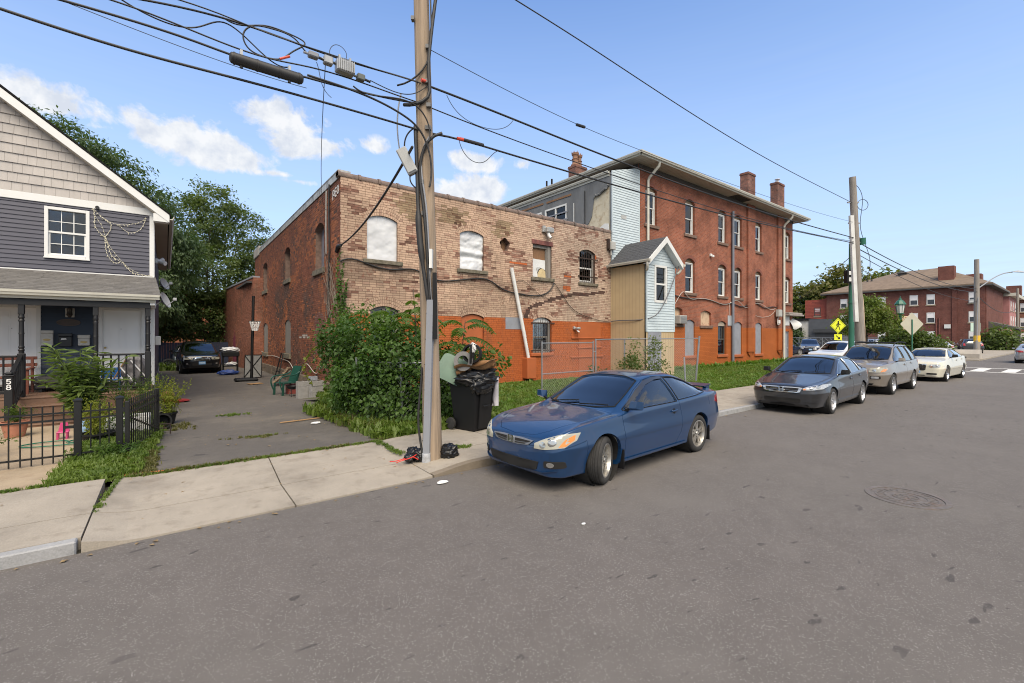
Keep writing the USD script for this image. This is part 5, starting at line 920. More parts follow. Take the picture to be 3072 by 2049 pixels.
t=thing('oval_plaque','dark wooden oval plaque under the lantern on the porch wall','plaque',tuple(HF.P(-2.07,2.4)));ov=Polygon([(-2.075+.235*math.cos(a),2.415+.095*math.sin(a)) for a in np.linspace(0,2*np.pi,28)[:-1]]);part(t,'board',HF.poly(ov,.02,.04),mat('dark_plaque_wood',(.05,.03,.02),.5,var=.3,vs=8));part(t,'rim',HF.poly(ov.difference(ov.buffer(-.014)),.04,.05),mat('plaque_rim',(.09,.055,.035),.5))
M_lights=mat('fairy_light_wire',(.42,.40,.33),.5,var=.1);sl_=thing('string_lights','strings of small white lights draped over the slate blue wall','string lights',tuple(HF.P(-1.3,5)))
nodes_=[[(-1.58,5.58),(-1.45,5.42),(-1.25,5.27),(-1.05,5.22),(-.85,5.25),(-.6,5.35),(-.46,5.52)],[(-1.05,5.22),(-.95,5.10),(-.82,5.02),(-.66,5.07),(-.55,5.2),(-.46,5.5)],[(-1.58,5.58),(-1.56,5.3),(-1.54,5.1),(-1.42,4.9),(-1.33,4.83)],[(-1.58,5.58),(-1.5,5.3),(-1.4,5.1),(-1.33,4.83),(-1.2,4.5),(-1.0,4.2),(-.8,3.98),(-.6,3.88)],[(-1.45,5.42),(-1.3,5.3),(-1.22,5.2),(-1.25,5.0),(-1.33,4.83)],[(-1.33,4.83),(-1.32,4.5),(-1.25,4.25),(-1.12,4.12),(-1.0,4.2)],[(-1.33,4.83),(-1.27,4.55),(-1.18,4.3),(-1.05,4.2)],[(-.95,4.15),(-.85,3.97),(-.7,3.86),(-.5,3.83),(-.3,3.80)]]
rs=np.random.default_rng(8);bulbs=[]
for nn_ in nodes_:
    p=spline([tuple(HF.P(u,z,.045)) for u,z in nn_],40);part(sl_,'wire',tube(p,.0045,4),M_lights)
    for q in p[::2]:d=rs.normal(0,.02,3);bulbs.append(tube([q,q+[d[0],-.01,-abs(d[2])-.012]],[.008,.004],4))
part(sl_,'bulb',bulbs,mat('fairy_bulb',(.66,.62,.46),.35),kind='stuff')
t=thing('ottoman','long dark grey leather bench on the porch under the black mailbox','bench',(-2.1,16.5,.63));part(t,'cushion',cbx(-2.62,-1.55,16.15,16.85,.84,1.02,.04),mat('dark_leather',(.055,.052,.052),.45,var=.15,vs=3,bump=.15,bs=12));part(t,'base',cbx(-2.58,-1.6,16.2,16.8,.72,.85,.02),mat('dark_leather'))
for x in (-2.5,-1.7):
    for y in (16.27,16.72):part(t,'leg',bx(x-.03,x+.03,y-.03,y+.03,.628,.72),M_black)
t=thing('porch_chair','reddish wooden slatted chair behind the left porch railing','chair',(-3.0,16.2,.63));M_redw=mat('reddish_wood',(.19,.06,.035),.5,var=.2,vs=4)
for z in (1.28,1.45):part(t,'back_slat',cbx(-3.5,-2.60,16.52,16.56,z,z+.08,.006),M_redw)
part(t,'seat',cbx(-3.4,-2.7,15.95,16.5,1.02,1.06,.01),M_redw);part(t,'armrest',cbx(-2.72,-2.62,15.9,16.5,1.22,1.26,.01),M_redw);part(t,'armrest',cbx(-3.48,-3.38,15.9,16.5,1.22,1.26,.01),M_redw)
for x in (-3.42,-2.68):
    for y in (15.97,16.5):part(t,'leg',bx(x-.025,x+.025,y-.025,y+.025,.628,1.23 if y < 16.2 else 1.5),M_redw)
rs=np.random.default_rng(12)
v,f=ball((0,0,0),1,3);nn=meshkit.fbm(v*2.2+5,4,3)[:,None];v=v*(.75+.5*nn)*[.30,.32,.46]+[-.62,15.65,1.08];t=thing('covered_stroller','folded stroller wrapped in grey netting behind the right porch railing','stroller',(-.62,15.65,.63));part(t,'netting',(v,f),mat('grey_netting',(.10,.095,.10),.8,var=.5,vs=5,dirt=(.24,.23,.23),dscale=3,damt=.9),True)
part(t,'frame_tube',tube([(-.95,15.35,1.28),(-.55,15.32,.70)],.018,8),M_tin);part(t,'frame_tube',tube([(-.72,15.35,1.42),(-.42,15.34,.98)],.018,8),M_tin);part(t,'wheel',mv(rot(lathe([(.10,-.02),(.13,-.02),(.13,.02),(.10,.02),(.10,-.02)],(0,0,0),18),(1,0,0),1.2),(-.75,15.35,.78)),M_black)
solo('broom_stick',tube([(-1.2,15.7,.66),(-.78,15.42,1.52)],.016,8),mat('bare_wood',(.34,.20,.09),.6),'wooden stick leaning beside the covered stroller on the porch','stick',smooth=40)
t=thing('blue_chair','small blue plastic chair behind the bushy plant on the porch','chair',(-1.1,15.6,.63));M_blu=mat('blue_plastic',(.02,.10,.30),.4,var=.1);part(t,'seat',cbx(-1.33,-.93,15.45,15.8,.90,.93,.01),M_blu);part(t,'backrest',cbx(-1.33,-.93,15.8,15.84,.95,1.22,.01),M_blu)
for x in (-1.31,-.97):
    for y in (15.47,15.78):part(t,'leg',bx(x,x+.035,y,y+.03,.628,.9),M_blu)
def dish(lab,c,r,a):
    t=thing('satellite_dish',lab,'dish',c);g=lathe([(0,.02),(r*.5,.035),(r*.85,.075),(r,.11),(r,.10),(r*.85,.065),(r*.5,.02),(0,.0)],(0,0,0),20);n=np.array([math.cos(a)*.9,math.sin(a)*.9,.35])
    M=frame(c,np.cross([0,0,1],n),np.cross(n,np.cross([0,0,1],n)));part(t,'reflector',xf(g,M),mat('dish_grey',(.38,.39,.40),.45,var=.06),30);e=np.asarray(c)+M[:3,2]*r*1.3-M[:3,1]*r*.3
    part(t,'arm',tube([np.asarray(c)-M[:3,1]*r*.8,e],.012,6),mat('dish_grey'));part(t,'receiver',cbx(e[0]-.05,e[0]+.05,e[1]-.04,e[1]+.04,e[2]-.03,e[2]+.06,.015),mat('dish_grey'));part(t,'mount',tube([np.asarray(c)-M[:3,2]*.02,(HX1,c[1]+.1,c[2]-.15)],.02,6),mat('dish_grey'))
dish('upper grey satellite dish on the side wall near the porch roof',(-.10,18.6,3.72),.20,-.5);dish('lower grey satellite dish at the end of the porch gutter',(-.08,17.5,3.12),.25,-.35)
t=thing('security_lamp','twin white security lamps under the side eave of the house','lamp',(-.18,18.2,4.4));part(t,'mount',cbx(-.27,-.17,18.1,18.25,4.35,4.5,.02),M_trim);part(t,'lamp_head',tube([(-.16,18.1,4.4),(.0,17.98,4.34)],[.04,.07],10),M_trim,40);part(t,'lamp_head',tube([(-.18,18.2,4.42),(-.06,18.3,4.5)],[.04,.07],10),M_trim,40)
bxw=thing('wall_box','small white box on the side wall of the house','box',(-.2,19,1.9));part(bxw,'case',cbx(-.27,-.12,18.9,19.15,1.75,2.05,.01),M_trim)
# ------------------------------------------------------------------ iron fence and open gate
fe=thing('iron_fence','black iron picket fence along the tan front path of the house','fence',(-3,9.85,0));fy=9.85
for z in (.28,.74,.85):part(fe,'rail',bx(-7.2,-1.15,fy-.016,fy+.016,z-.013,z+.013),M_glossk) if z > .3 else part(fe,'rail',bx(-7.2,-1.15,fy-.016,fy+.016,.17,.195),M_glossk)
for k in range(50):x=-1.26-.117*k;part(fe,'picket',cbx(x-.0085,x+.0085,fy-.0085,fy+.0085,.075,.97,.003),M_glossk)
for x in (-1.10,-.60):
    part(fe,'fence_post',cbx(x-.045,x+.045,fy-.045,fy+.045,-.05,1.02,.006),M_glossk);part(fe,'post_cap',hull([(x+a*.055,fy+b*.055,z) for a in (-1,1) for b in (-1,1) for z in (1.02,1.04)]+[(x,fy,1.075)]),M_glossk)
part(fe,'latch',[bx(-1.24,-1.14,fy-.03,fy+.01,.60,.64),bx(-1.26,-1.24,fy-.03,fy+.01,.55,.74)],M_glossk)
for z in (.19,.74,.85):part(fe,'rail',bx(-1.06,-.645,fy-.014,fy+.014,z-.012,z+.012),M_glossk)
for x in (-.95,-.84,-.73):part(fe,'picket',cbx(x-.0085,x+.0085,fy-.0085,fy+.0085,.10,.97,.003),M_glossk)
ga=thing('iron_gate','open black iron gate leaf swung back along the driveway','gate',(-.52,9.85,0));A,B=np.array([-.50,9.82,0]),np.array([-.13,11.50,0]);D=B-A;gw_=Wall(A[:2],D[:2]);gl_=np.linalg.norm(D)
part(ga,'gate_stile',gw_.box(-.03,.03,.04,.97,-.03,.03,.005),M_glossk);part(ga,'gate_stile',gw_.box(gl_-.03,gl_+.03,.04,1.0,-.03,.03,.005),M_glossk)
for z in (.15,.77,.88):part(ga,'rail',gw_.box(.03,gl_-.03,z-.014,z+.014,-.014,.014),M_glossk)
for k in range(15):u=.03+(k+.5)*(gl_-.06)/15;part(ga,'picket',gw_.box(u-.0085,u+.0085,.06,1.0,-.0085,.0085,.003),M_glossk)
part(ga,'brace',gw_.tube([(.03,.70,.02),(gl_-.05,.20,.02)],.016,6),M_glossk);part(ga,'hinge',bx(-.56,-.52,9.80,9.86,.2,.27),M_glossk);part(ga,'hinge',bx(-.56,-.52,9.80,9.86,.8,.87),M_glossk)
part(ga,'drop_bolt',[tube([(-.12,11.5,.28),(.08,11.45,.27),(.08,11.45,.07)],.013,6),tube([(-.12,11.5,.2),(.02,11.47,.19)],.012,6),tube([(-.02,11.48,.3),(-.02,11.48,.17)],.01,6)],M_ironb)
# ------------------------------------------------------------------ vehicles
from scipy.interpolate import RegularGridInterpolator
def paint(name,col,metal=.35,rough=.38):
    if name in _mats:return _mats[name]
    nodes={"g":("geometry",{}),"n":("noise_texture",{"scale":1.6,"detail":6.0}),"r":("map_range",{"from_min":.35,"from_max":.7,"to_min":0.0,"to_max":.015,"clamp":True}),"m":("mix",{"mix_type":"mix","color1":col,"color2":(.30,.28,.25)}),"fl":("noise_texture",{"scale":900.0,"detail":1.0}),"fk":("map_range",{"from_min":.3,"from_max":.7,"to_min":.85,"to_max":1.15,"clamp":True}),"k":("vector_math",{"math_type":"scale"}),
             "rr":("map_range",{"from_min":.35,"from_max":.75,"to_min":.015,"to_max":.06,"clamp":True}),"p":("principled_bsdf",{"metallic":metal,"roughness":rough,"coat_weight":1.0,"coat_roughness":.05,"specular_ior_level":.4})}
    links=[("g.position","n.vector"),("g.position","fl.vector"),("n.fac","r.value"),("r.result","m.fac"),("fl.fac","fk.value"),("m.color","k.vector1"),("fk.result","k.scale"),("k.vector","p.base_color"),("n.fac","rr.value"),("rr.result","p.coat_roughness")]
    _mats[name]=m=usdkit.material(stage,f'/World/Looks/{name}',nodes,links,surface="p.BSDF");return m
M_tyre=mat('tyre_rubber',(.022,.021,.020),.85,var=.25,vs=8,dirt=(.05,.047,.043),dscale=6,damt=.6,bump=.3,bs=60)
M_plast=mat('black_plastic',(.0065,.0065,.007),.55,var=.2,spec=.3);M_chrome=mat('chrome',(.62,.62,.62),.14,metal=1,var=.03);M_alloy=mat('alloy_wheel',(.46,.44,.40),.34,metal=.75,var=.12,vs=6,dirt=(.24,.21,.17),dscale=8,damt=.5);M_alloy2=mat('bright_alloy',(.55,.55,.56),.3,metal=.8,var=.08,vs=6)
M_cabin=mat('car_interior',(.22,.215,.20),.8,var=.2);M_cabin2=mat('tan_car_interior',(.24,.21,.18),.8,var=.15);M_glasst=glass_mat('car_glass',(.84,.87,.85),1.52,0,1.9);M_glassd=glass_mat('tinted_car_glass',(.20,.22,.22),1.52,0,1.7)
M_lens=mat('clouded_headlight',(.33,.32,.26),.22,var=.12,vs=9,coat=1,spec=.6);M_lensb=mat('clear_headlight',(.42,.43,.44),.12,metal=.3,var=.25,vs=14,coat=1);M_amber=mat('amber_lens',(.62,.20,.03),.2,coat=1,var=.1);M_taill=mat('red_tail_lens',(.42,.02,.025),.18,coat=1,var=.15);M_plate=mat('blue_plate',(.16,.34,.60),.4,var=.08,vs=20);M_bulb=mat('lamp_reflector',(.55,.55,.53),.12,metal=.9,var=.05)
def chaikin(p,n=3):
    for _ in range(n):
        a,b=p[:-1],p[1:];q=np.empty((2*len(a)+2,2));q[0]=p[0];q[-1]=p[-1];q[1:-1:2]=.75*a+.25*b;q[2:-1:2]=.25*a+.75*b;p=q
    return p
class Body:
    """a car's outer skin lofted from cross sections; local x forwards, y to the car's left, z up"""
    def __init__(s,rows,zm=.56,n=96,boxy=0.0):
        rows=np.array(sorted(rows),float);s.x0,s.x1=rows[0,0],rows[-1,0];s.f=PchipInterpolator(rows[:,0],rows[:,1:],axis=0);s.zm,s.boxy=zm,boxy
        t=np.linspace(0,1,n);xs=s.x0+(s.x1-s.x0)*(.5-.5*np.cos(np.pi*t))*.35+(s.x1-s.x0)*t*.65
        s.xs=xs;S=[s.section(x) for x in xs];m=len(S[0]);V=[]
        for x,q in zip(xs,S):
            right=np.column_stack([np.full(m,x),-q[:,0],q[:,1]]);left=np.column_stack([np.full(m,x),q[:,0],q[:,1]])[::-1][1:-1];V.append(np.vstack([right,left]))
        N=len(V[0]);v=np.vstack(V);i,j=np.meshgrid(np.arange(n-1),np.arange(N),indexing='ij');j2=(j+1) % N
        q=np.stack([i*N+j,i*N+j2,(i+1)*N+j2,(i+1)*N+j],-1).reshape(-1,4);f=np.vstack([q[:,[0,2,1]],q[:,[0,3,2]]]);c0,c1=len(v),len(v)+1
        v=np.vstack([v,V[0].mean(0),V[-1].mean(0)]);jj=np.arange(N);b=(n-1)*N
        f=np.vstack([f,np.stack([np.full(N,c0),jj,(jj+1) % N],1),np.stack([np.full(N,c1),b+(jj+1) % N,b+jj],1)])
        if trimesh.Trimesh(v,f,process=False).volume < 0:f=f[:,::-1]
        s.v,s.fa=v,f;tm=trimesh.Trimesh(v,f,process=False);s.nrm=np.array(tm.vertex_normals);s.tree=cKDTree(v)
        w=v.copy();cz=.62;k=1-.045/np.maximum(np.abs(w[:,1]),.25);w[:,1] *=np.clip(k,.8,1);w[:,2]=np.where(w[:,2] > cz,w[:,2]-.035,w[:,2]+.05);mid=(s.x0+s.x1)/2;w[:,0]=mid+(w[:,0]-mid)*(1-.09/(s.x1-s.x0))
        s.solid=s.M((v,f));s.shell=s.solid-s.M((w,f))
        zs=np.linspace(.1,2.1,260);tab=np.zeros((n,len(zs)))
        for a,q in enumerate(S):
            p=q
            for seg in range(len(p)-1):
                za,zb=sorted((p[seg,1],p[seg+1,1]));k_=(zs >=za) & (zs <=zb)
                if zb-za > 1e-6:yy=p[seg,0]+(zs[k_]-p[seg,1])/(p[seg+1,1]-p[seg,1])*(p[seg+1,0]-p[seg,0]);tab[a,k_]=np.maximum(tab[a,k_],yy)
        s.hw=RegularGridInterpolator((xs,zs),tab,bounds_error=False,fill_value=0.0);ys=np.linspace(0,1.1,160);top=np.full((n,len(ys)),-1.0)
        for a,q in enumerate(S):
            for seg in range(len(q)-1):
                ya,yb=sorted((q[seg,0],q[seg+1,0]));k_=(ys >=ya) & (ys <=yb)
                if yb-ya > 1e-6:zz=q[seg,1]+(ys[k_]-q[seg,0])/(q[seg+1,0]-q[seg,0])*(q[seg+1,1]-q[seg,1]);top[a,k_]=np.maximum(top[a,k_],zz)
            last=np.max(np.nonzero(top[a] > -.5)[0]);top[a,last+1:]=top[a,last]-.4
        s.tz=RegularGridInterpolator((xs,ys),top,bounds_error=False,fill_value=0.3)
    def M(s,g):return m3.Manifold(m3.Mesh(np.asarray(g[0],np.float32),np.asarray(g[1],np.uint32)))
    def section(s,x):
        zb,ws,wm,zk,wk,ze,we,zc=s.f(x);ws=ws-.035*min(1,max(0,(wm-.8)/.08));zs=zb+.10*(zk-zb);zm=min(max(s.zm,zb+.3*(zk-zb)),zb+.65*(zk-zb))
        p=[(0,zb),(ws-.10 if ws > .3 else ws*.6,zb),(ws-.015,zb+.02*(zk-zb)),(ws,zs),(wm,zm),(wm+.002,zm+.12*(zk-zm)),(wm-.02+.25*(wk-wm),zm+.62*(zk-zm)),(wk+.004,zk-.02),(wk-.012,zk+.012),(wk+(we-wk)*.45,zk+(ze-zk)*.55),(we+.012,ze-.03*(ze-zk)),(we-.02,ze+.25*(zc-ze)),(we*.62,zc-.14*(zc-ze)),(we*.2,zc),(0,zc)]
        return chaikin(np.array(p),2)
    def sideY(s,x,z):return s.hw(np.stack([x,z],-1))
    def frontX(s,y,z,front=True):
        y=np.abs(np.asarray(y,float));mid=np.full(y.shape,.3 if front else -.5);a,b=mid,np.full(y.shape,s.x1 if front else s.x0)
        for _ in range(30):
            c=(a+b)/2;inside=s.hw(np.stack([c,z],-1)) > y;a=np.where(inside,c,a);b=np.where(inside,b,c)
        return (a+b)/2
    def topZ(s,x,y):return s.tz(np.stack([x,np.abs(y)],-1))
def local_part(t,name,g,m,smooth=False,**k):return part(t,name,g,m,smooth,**k)
def skinned(parent,name,man,body,m):
    """a cut piece of the skin, shaded with the normals of the uncut skin"""
    g=man.to_mesh();v,f=np.array(g.vert_properties[:,:3],float),np.array(g.tri_verts)
    if len(f) ==0:return None
    fn=np.cross(v[f[:,1]]-v[f[:,0]],v[f[:,2]]-v[f[:,0]]);ln=np.linalg.norm(fn,axis=1);keep=ln > 1e-10;f,fn=f[keep],fn[keep]/ln[keep,None]
    V=v[f].reshape(-1,3);d,idx=body.tree.query(V,k=3);w=1/(d+1e-4);w /=w.sum(1,keepdims=True);N=(body.nrm[idx]*w[...,None]).sum(1);N /=np.linalg.norm(N,axis=1,keepdims=True)
    FN=np.repeat(fn,3,0);ok=((N*FN).sum(1) > .75).reshape(-1,3).all(1).repeat(3) & (d[:,0] < .12);N=np.where(ok[:,None],N,FN)
    path=uniq(parent.path,name);me=usdkit.mesh(stage,path,(V,np.arange(len(V)).reshape(-1,3)),m);me.CreateNormalsAttr(Vt.Vec3fArray.FromNumpy(N.astype(np.float32)));me.SetNormalsInterpolation('vertex')
    return Thing(path,parent.loc,parent.world)
def fine_poly(poly,step):
    """a polygon cut into small triangles that follow its outline"""
    poly=poly.simplify(.0005);ring=np.array(shapely.segmentize(poly,step).exterior.coords)[:-1];x0,y0,x1,y1=poly.bounds
    gx,gy=np.meshgrid(np.arange(x0,x1,step),np.arange(y0,y1,step));p=np.stack([gx.ravel(),gy.ravel()],1);inn=poly.buffer(-.45*step);p=p[shapely.contains_xy(inn,p[:,0],p[:,1])] if not inn.is_empty else np.zeros((0,2))
    P=np.vstack([ring,p]);from scipy.spatial import Delaunay
    T=Delaunay(P).simplices;c=P[T].mean(1);T=T[shapely.contains_xy(poly.buffer(1e-6),c[:,0],c[:,1])];a=P[T];ar=(a[:,1,0]-a[:,0,0])*(a[:,2,1]-a[:,0,1])-(a[:,1,1]-a[:,0,1])*(a[:,2,0]-a[:,0,0]);T=np.where((ar < 0)[:,None],T[:,::-1],T);T=T[np.abs(ar) > 1e-9]
    return P,T,len(ring)
def applied(body,poly,how,off=.004,side=1,step=.04,thick=.010):
    """a thin piece laid on the skin. how: 'side' polygon in (x, z); 'front'/'rear' in (y, z); 'top' in (x, y)"""
    P,T,n=fine_poly(Polygon(poly) if not isinstance(poly,Polygon) else poly,step);a,b=P[:,0],P[:,1]
    if how =='side':y=body.sideY(a,b);top=np.stack([a,side*(y+off),b],1);bot=np.stack([a,side*(y+off-thick),b],1)
    elif how in ('front','rear'):s_=1 if how =='front' else -1;x=body.frontX(a,b,how =='front');off=off+.010;thick=thick+.012;top=np.stack([x+s_*off,a,b],1);bot=np.stack([x+s_*(off-thick),a,b],1)
    else:z=body.topZ(a,b);top=np.stack([a,b,z+off],1);bot=np.stack([a,b,z+off-thick],1)
    N=len(P);i=np.arange(n);j=(i+1) % n;f=np.vstack([T,T[:,::-1]+N,np.stack([i,i+N,j+N],1),np.stack([i,j+N,j],1)]);v=np.vstack([top,bot]);m=trimesh.Trimesh(v,f,process=False)
    c=v[T].mean(1);nn=np.cross(v[T[:,1]]-v[T[:,0]],v[T[:,2]]-v[T[:,0]]).sum(0);want={'side':[0,side,0],'front':[1,0,0],'rear':[-1,0,0],'top':[0,0,1]}[how]
    return v,(f if np.dot(nn,want) > 0 else f[:,::-1])
def mirror(p):return [(a,-b) for a,b in p][::-1]
def mirror_y(g):return np.asarray(g[0])*[1,-1,1],np.asarray(g[1])[:,::-1]
def wheel_geo(R,W,rim,style,n=44):
    """tyre, rim and spokes about the y axis; the outside faces +y"""
    h=W/2;k=n
    prof=[(rim*R-.012,-h*.9),(rim*R+.004,-h),(R-.05,-h*1.04),(R-.018,-h*.93),(R,-h*.72),(R+.001,-h*.3),(R-.008,-h*.26),(R,-h*.22),(R,h*.22),(R-.008,h*.26),(R+.001,h*.3),(R,h*.72),(R-.018,h*.93),(R-.05,h*1.04),(rim*R+.012,h),(rim*R-.004,h*.90),(rim*R-.012,-h*.9)]
    ty=lathe(prof,(0,0,0),k,'y');rr=rim*R
    barrel=lathe([(rr-.005,h*.92),(rr+.004,h*.88),(rr-.012,h*.74),(rr-.03,h*.2),(rr-.03,-h*.8),(rr-.045,-h*.8),(rr-.045,h*.2),(rr-.028,h*.75),(rr-.02,h*.93),(rr-.005,h*.92)],(0,0,0),k,'y');sp=[]
    def spoke(a,w0,w1,y=.66):
        q=[(-w0,.045),(w0,.045),(w1,rr-.018),(-w1,rr-.018)];g=prism(q,.03);v=g[0].copy();rad=v[:,1]/rr;v=np.column_stack([v[:,0],h*(y+.12*np.sin(np.clip(rad,0,1)*3.1))-.03+v[:,2]*(1-.4*np.abs(v[:,0])/max(w0,w1)),v[:,1]]);return rot((v,g[1][:,::-1]),(0,1,0),a)
    cnt,w0,w1,pair={'twin5':(5,.014,.022,.19),'six':(6,.026,.040,0),'seven':(7,.022,.036,0),'five':(5,.035,.055,0),'ten':(10,.012,.018,0)}[style]
    for i in range(cnt):
        a=i*2*math.pi/cnt
        for d in ((-pair,pair) if pair else (0,)):sp.append(spoke(a+d,w0,w1))
    hub=lathe([(0,h*.78),(.03,h*.77),(.036,h*.70),(.075,h*.64),(.08,h*.3),(0,h*.3)],(0,0,0),20,'y');disc=lathe([(0,h*.05),(rr*.72,h*.05),(rr*.72,-.02),(0,-.02)],(0,0,0),24,'y')
    lug=[mv(lathe([(0,.012),(.009,.01),(.010,0),(0,0)],(0,h*.66,0),6,'y'),(.055*math.cos(t),0,.055*math.sin(t))) for t in np.arange(5)*2*math.pi/5]
    return ty,barrel,sp,hub,disc,lug
def make_wheel(t,x,y,R,W,rim,style,alloy,steer=0.0,far=False):
    w=holder(t,'wheel');ty,barrel,sp,hub,disc,lug=wheel_geo(R,W,rim,style,28 if far else 44);s_=1 if y > 0 else -1
    def place(g):
        v=np.asarray(g[0]);f=np.asarray(g[1])
        if s_ < 0:v=v*[1,-1,1];f=f[:,::-1]
        return mv(rz((v,f),steer),(x,y,R))
    part(w,'tyre',place(ty),M_tyre,40);part(w,'rim',place(barrel),alloy,40);part(w,'hub',place(hub),alloy,40);part(w,'brake_disc',place(disc),mat('brake_disc',(.12,.11,.10),.5,metal=.6))
    for g in sp:part(w,'spoke',place(g),alloy)
    if not far:part(w,'lug_nut',[place(g) for g in lug],M_plast,kind='stuff')
    if style !='x' and not far:part(w,'tread_groove',place(cat([lathe([(R+.0015,c-.004),(R+.0015,c+.004)],(0,0,0),40,'y') for c in (-W*.33,0,W*.33)])),M_dark)
def yprism(poly,y0,y1):
    v,f=prism(poly,y1-y0);v=np.column_stack([v[:,0],v[:,2]+y0,v[:,1]]);return v,f[:,::-1]
def zprism(poly,z0,z1):v,f=prism(poly,z1-z0);return v+[0,0,z0],f
def car(name,label,loc,rot_,body,sp,colour,group=None,steer=0.0,cabin=None,glass=None,far=False,cls='car'):
    """one vehicle with its parts from its description sp"""
    t=thing(name,label,cls,loc,rot_,group);B=body;R,W=sp['R'],sp['W'];xf_,xr_=sp['axles'];tr=sp['track'];glass=glass or M_glasst;cabin=cabin or M_cabin
    sh=B.shell;MM=lambda g:B.M(g)
    for x in (xf_,xr_):
        for y in (tr-.16,-tr+.16-.42):sh=sh-m3.Manifold.cylinder(.42,sp['arch'],sp['arch'],48).rotate((-90,0,0)).translate((x,y,R+.01))
    def cut(man,g):
        if trimesh.Trimesh(*g,process=False).volume < 0:g=(g[0],g[1][:,::-1])
        return MM(g)
    wins=[Polygon(p) for p in sp['side_glass']]
    for p in wins:sh=sh-cut(sh,yprism(p,.25,1.3))-cut(sh,yprism(p,-1.3,-.25))
    sym=lambda p:Polygon(list(p)+mirror(p)).buffer(0)
    wsp,rwp=sym(sp['windscreen']),sym(sp['rear_glass'])
    sh=sh-cut(sh,zprism(wsp,sp['wz'],2.3))
    rear_flat=sp.get('rear_flat')
    if rear_flat:q=Polygon(rear_flat+[(-a,b) for a,b in rear_flat][::-1]);g=prism(q,1.2);v=np.column_stack([g[0][:,2]+B.x0-.1,g[0][:,0],g[0][:,1]]);sh=sh-cut(sh,(v[:,[0,1,2]]*[1,1,1],g[1]))
    else:sh=sh-cut(sh,zprism(rwp,sp['rz'],2.3))
    col=colour
    if not far:
        for k,dp in enumerate(sp.get('doors',[])):
            P_=Polygon(dp)
            for s_ in (1,-1):
                a=(.45,1.3) if s_ > 0 else (-1.3,-.45);skinned(t,'door',sh ^ cut(sh,yprism(P_.buffer(-.0035),*a)),B,col);sh=sh-cut(sh,yprism(P_.buffer(.0035),*a))
        for nm,q,z in (('bonnet',sp.get('bonnet'),sp.get('bz')),('boot_lid',sp.get('boot'),sp.get('btz'))):
            if q:q=sym(q);skinned(t,nm,sh ^ cut(sh,zprism(q.buffer(-.003),z,2.2)),B,col);sh=sh-cut(sh,zprism(q.buffer(.004),z,2.2))
        if sp.get('bumper'):q=Polygon(sp['bumper']);skinned(t,'front_bumper',sh ^ cut(sh,yprism(q.buffer(-.0025),-1.3,1.3)),B,sp.get('bumper_mat') or col);sh=sh-cut(sh,yprism(q.buffer(.0025),-1.3,1.3))
    skinned(t,'body_shell',sh,B,col)
    for p in wins:
        for s_ in (1,-1):part(t,'side_window',applied(B,p.buffer(.012),'side',-.012,s_,.07,.004),glass if not sp.get('dark_rear') or p is wins[0] else M_glassd,60)
    part(t,'windscreen',applied(B,wsp.buffer(.012),'top',-.012,1,.06,.004),M_glasst,60)
    part(t,'rear_window',applied(B,Polygon(rear_flat+[(-a,b) for a,b in rear_flat][::-1]).buffer(.01),'rear',-.012,1,.06,.004) if rear_flat else applied(B,rwp.buffer(.012),'top',-.012,1,.06,.004),glass,60)
    if not far:
        def frame_strip(P_,how,s_=1,w=.016,off=.003):
            r0=P_.buffer(w*.6);ring=np.array(shapely.segmentize(r0.exterior,.05).coords);
            a,b=ring[:,0],ring[:,1]
            if how =='side':p=np.stack([a,s_*(B.sideY(a,b)+off),b],1)
            else:p=np.stack([a,b,B.topZ(a,b)+off],1)
            return tube(p,w*.55,5,False)
        for p in wins:
            for s_ in (1,-1):part(t,'window_seal',frame_strip(p,'side',s_),sp.get('seal_mat') or M_plast)
        part(t,'windscreen_seal',frame_strip(wsp,'top',1,.02),M_plast)
    for i,(x,st) in enumerate(((xf_,steer),(xr_,0))):
        for s_ in (1,-1):
            make_wheel(t,x,s_*tr,R,W,sp['rim'],sp['style'],sp['alloy'],st,far)
            w_=rot(lathe([(sp['arch']+.004,0),(sp['arch']+.004,.36),(0,.36)],(0,0,0),28),(1,0,0),math.pi/2);w_=mv(w_,(x,tr+.06,R+.01));part(t,'wheel_well',w_ if s_ > 0 else mirror_y(w_),M_dark)
    part(t,'underbody',bx(xr_-.4,xf_+.35,-.62,.62,.17,.30),M_dark)
    if not far or sp.get('cabin'):
        bz_=sp.get('belt',.95);sx=sp.get('seat_x',-.1)
        part(t,'dashboard',hull([(sp['dash'],y,z) for y in (-.66,.66) for z in (bz_-.25,bz_)]+[(sp['dash']-.35,y,z) for y in (-.68,.68) for z in (bz_-.3,bz_-.02)]),cabin)
        part(t,'cabin_floor',bx(-1.6,1.0,-.72,.72,.32,.36),cabin)
        for y in (.36,-.36):
            s2=holder(t,'seat');part(s2,'cushion',cbx(sx-.25,sx+.28,y-.24,y+.24,.38,.56,.06),cabin);part(s2,'backrest',rot(cbx(sx-.38,sx-.22,y-.24,y+.24,.5,bz_+.12,.06),(0,1,0),-.22,(sx-.3,y,.5)),cabin);part(s2,'headrest',cbx(sx-.62+.08,sx-.42+.06,y-.13,y+.13,bz_+.11,bz_+.30,.05),cabin)
        part(t,'rear_seat',[cbx(sx-1.35,sx-.85,-.62,.62,.40,.58,.06),cbx(sx-1.5,sx-1.3,-.62,.62,.5,bz_+.10,.06)],cabin)
        part(t,'steering_wheel',xf(lathe([(.175+.014*math.cos(a),.014*math.sin(a)) for a in np.linspace(0,2*np.pi,7)],(0,0,0),22),frame((sp['dash']-.42,.36,bz_-.03),(0,1,0),(.35,0,.94))),M_plast,40)
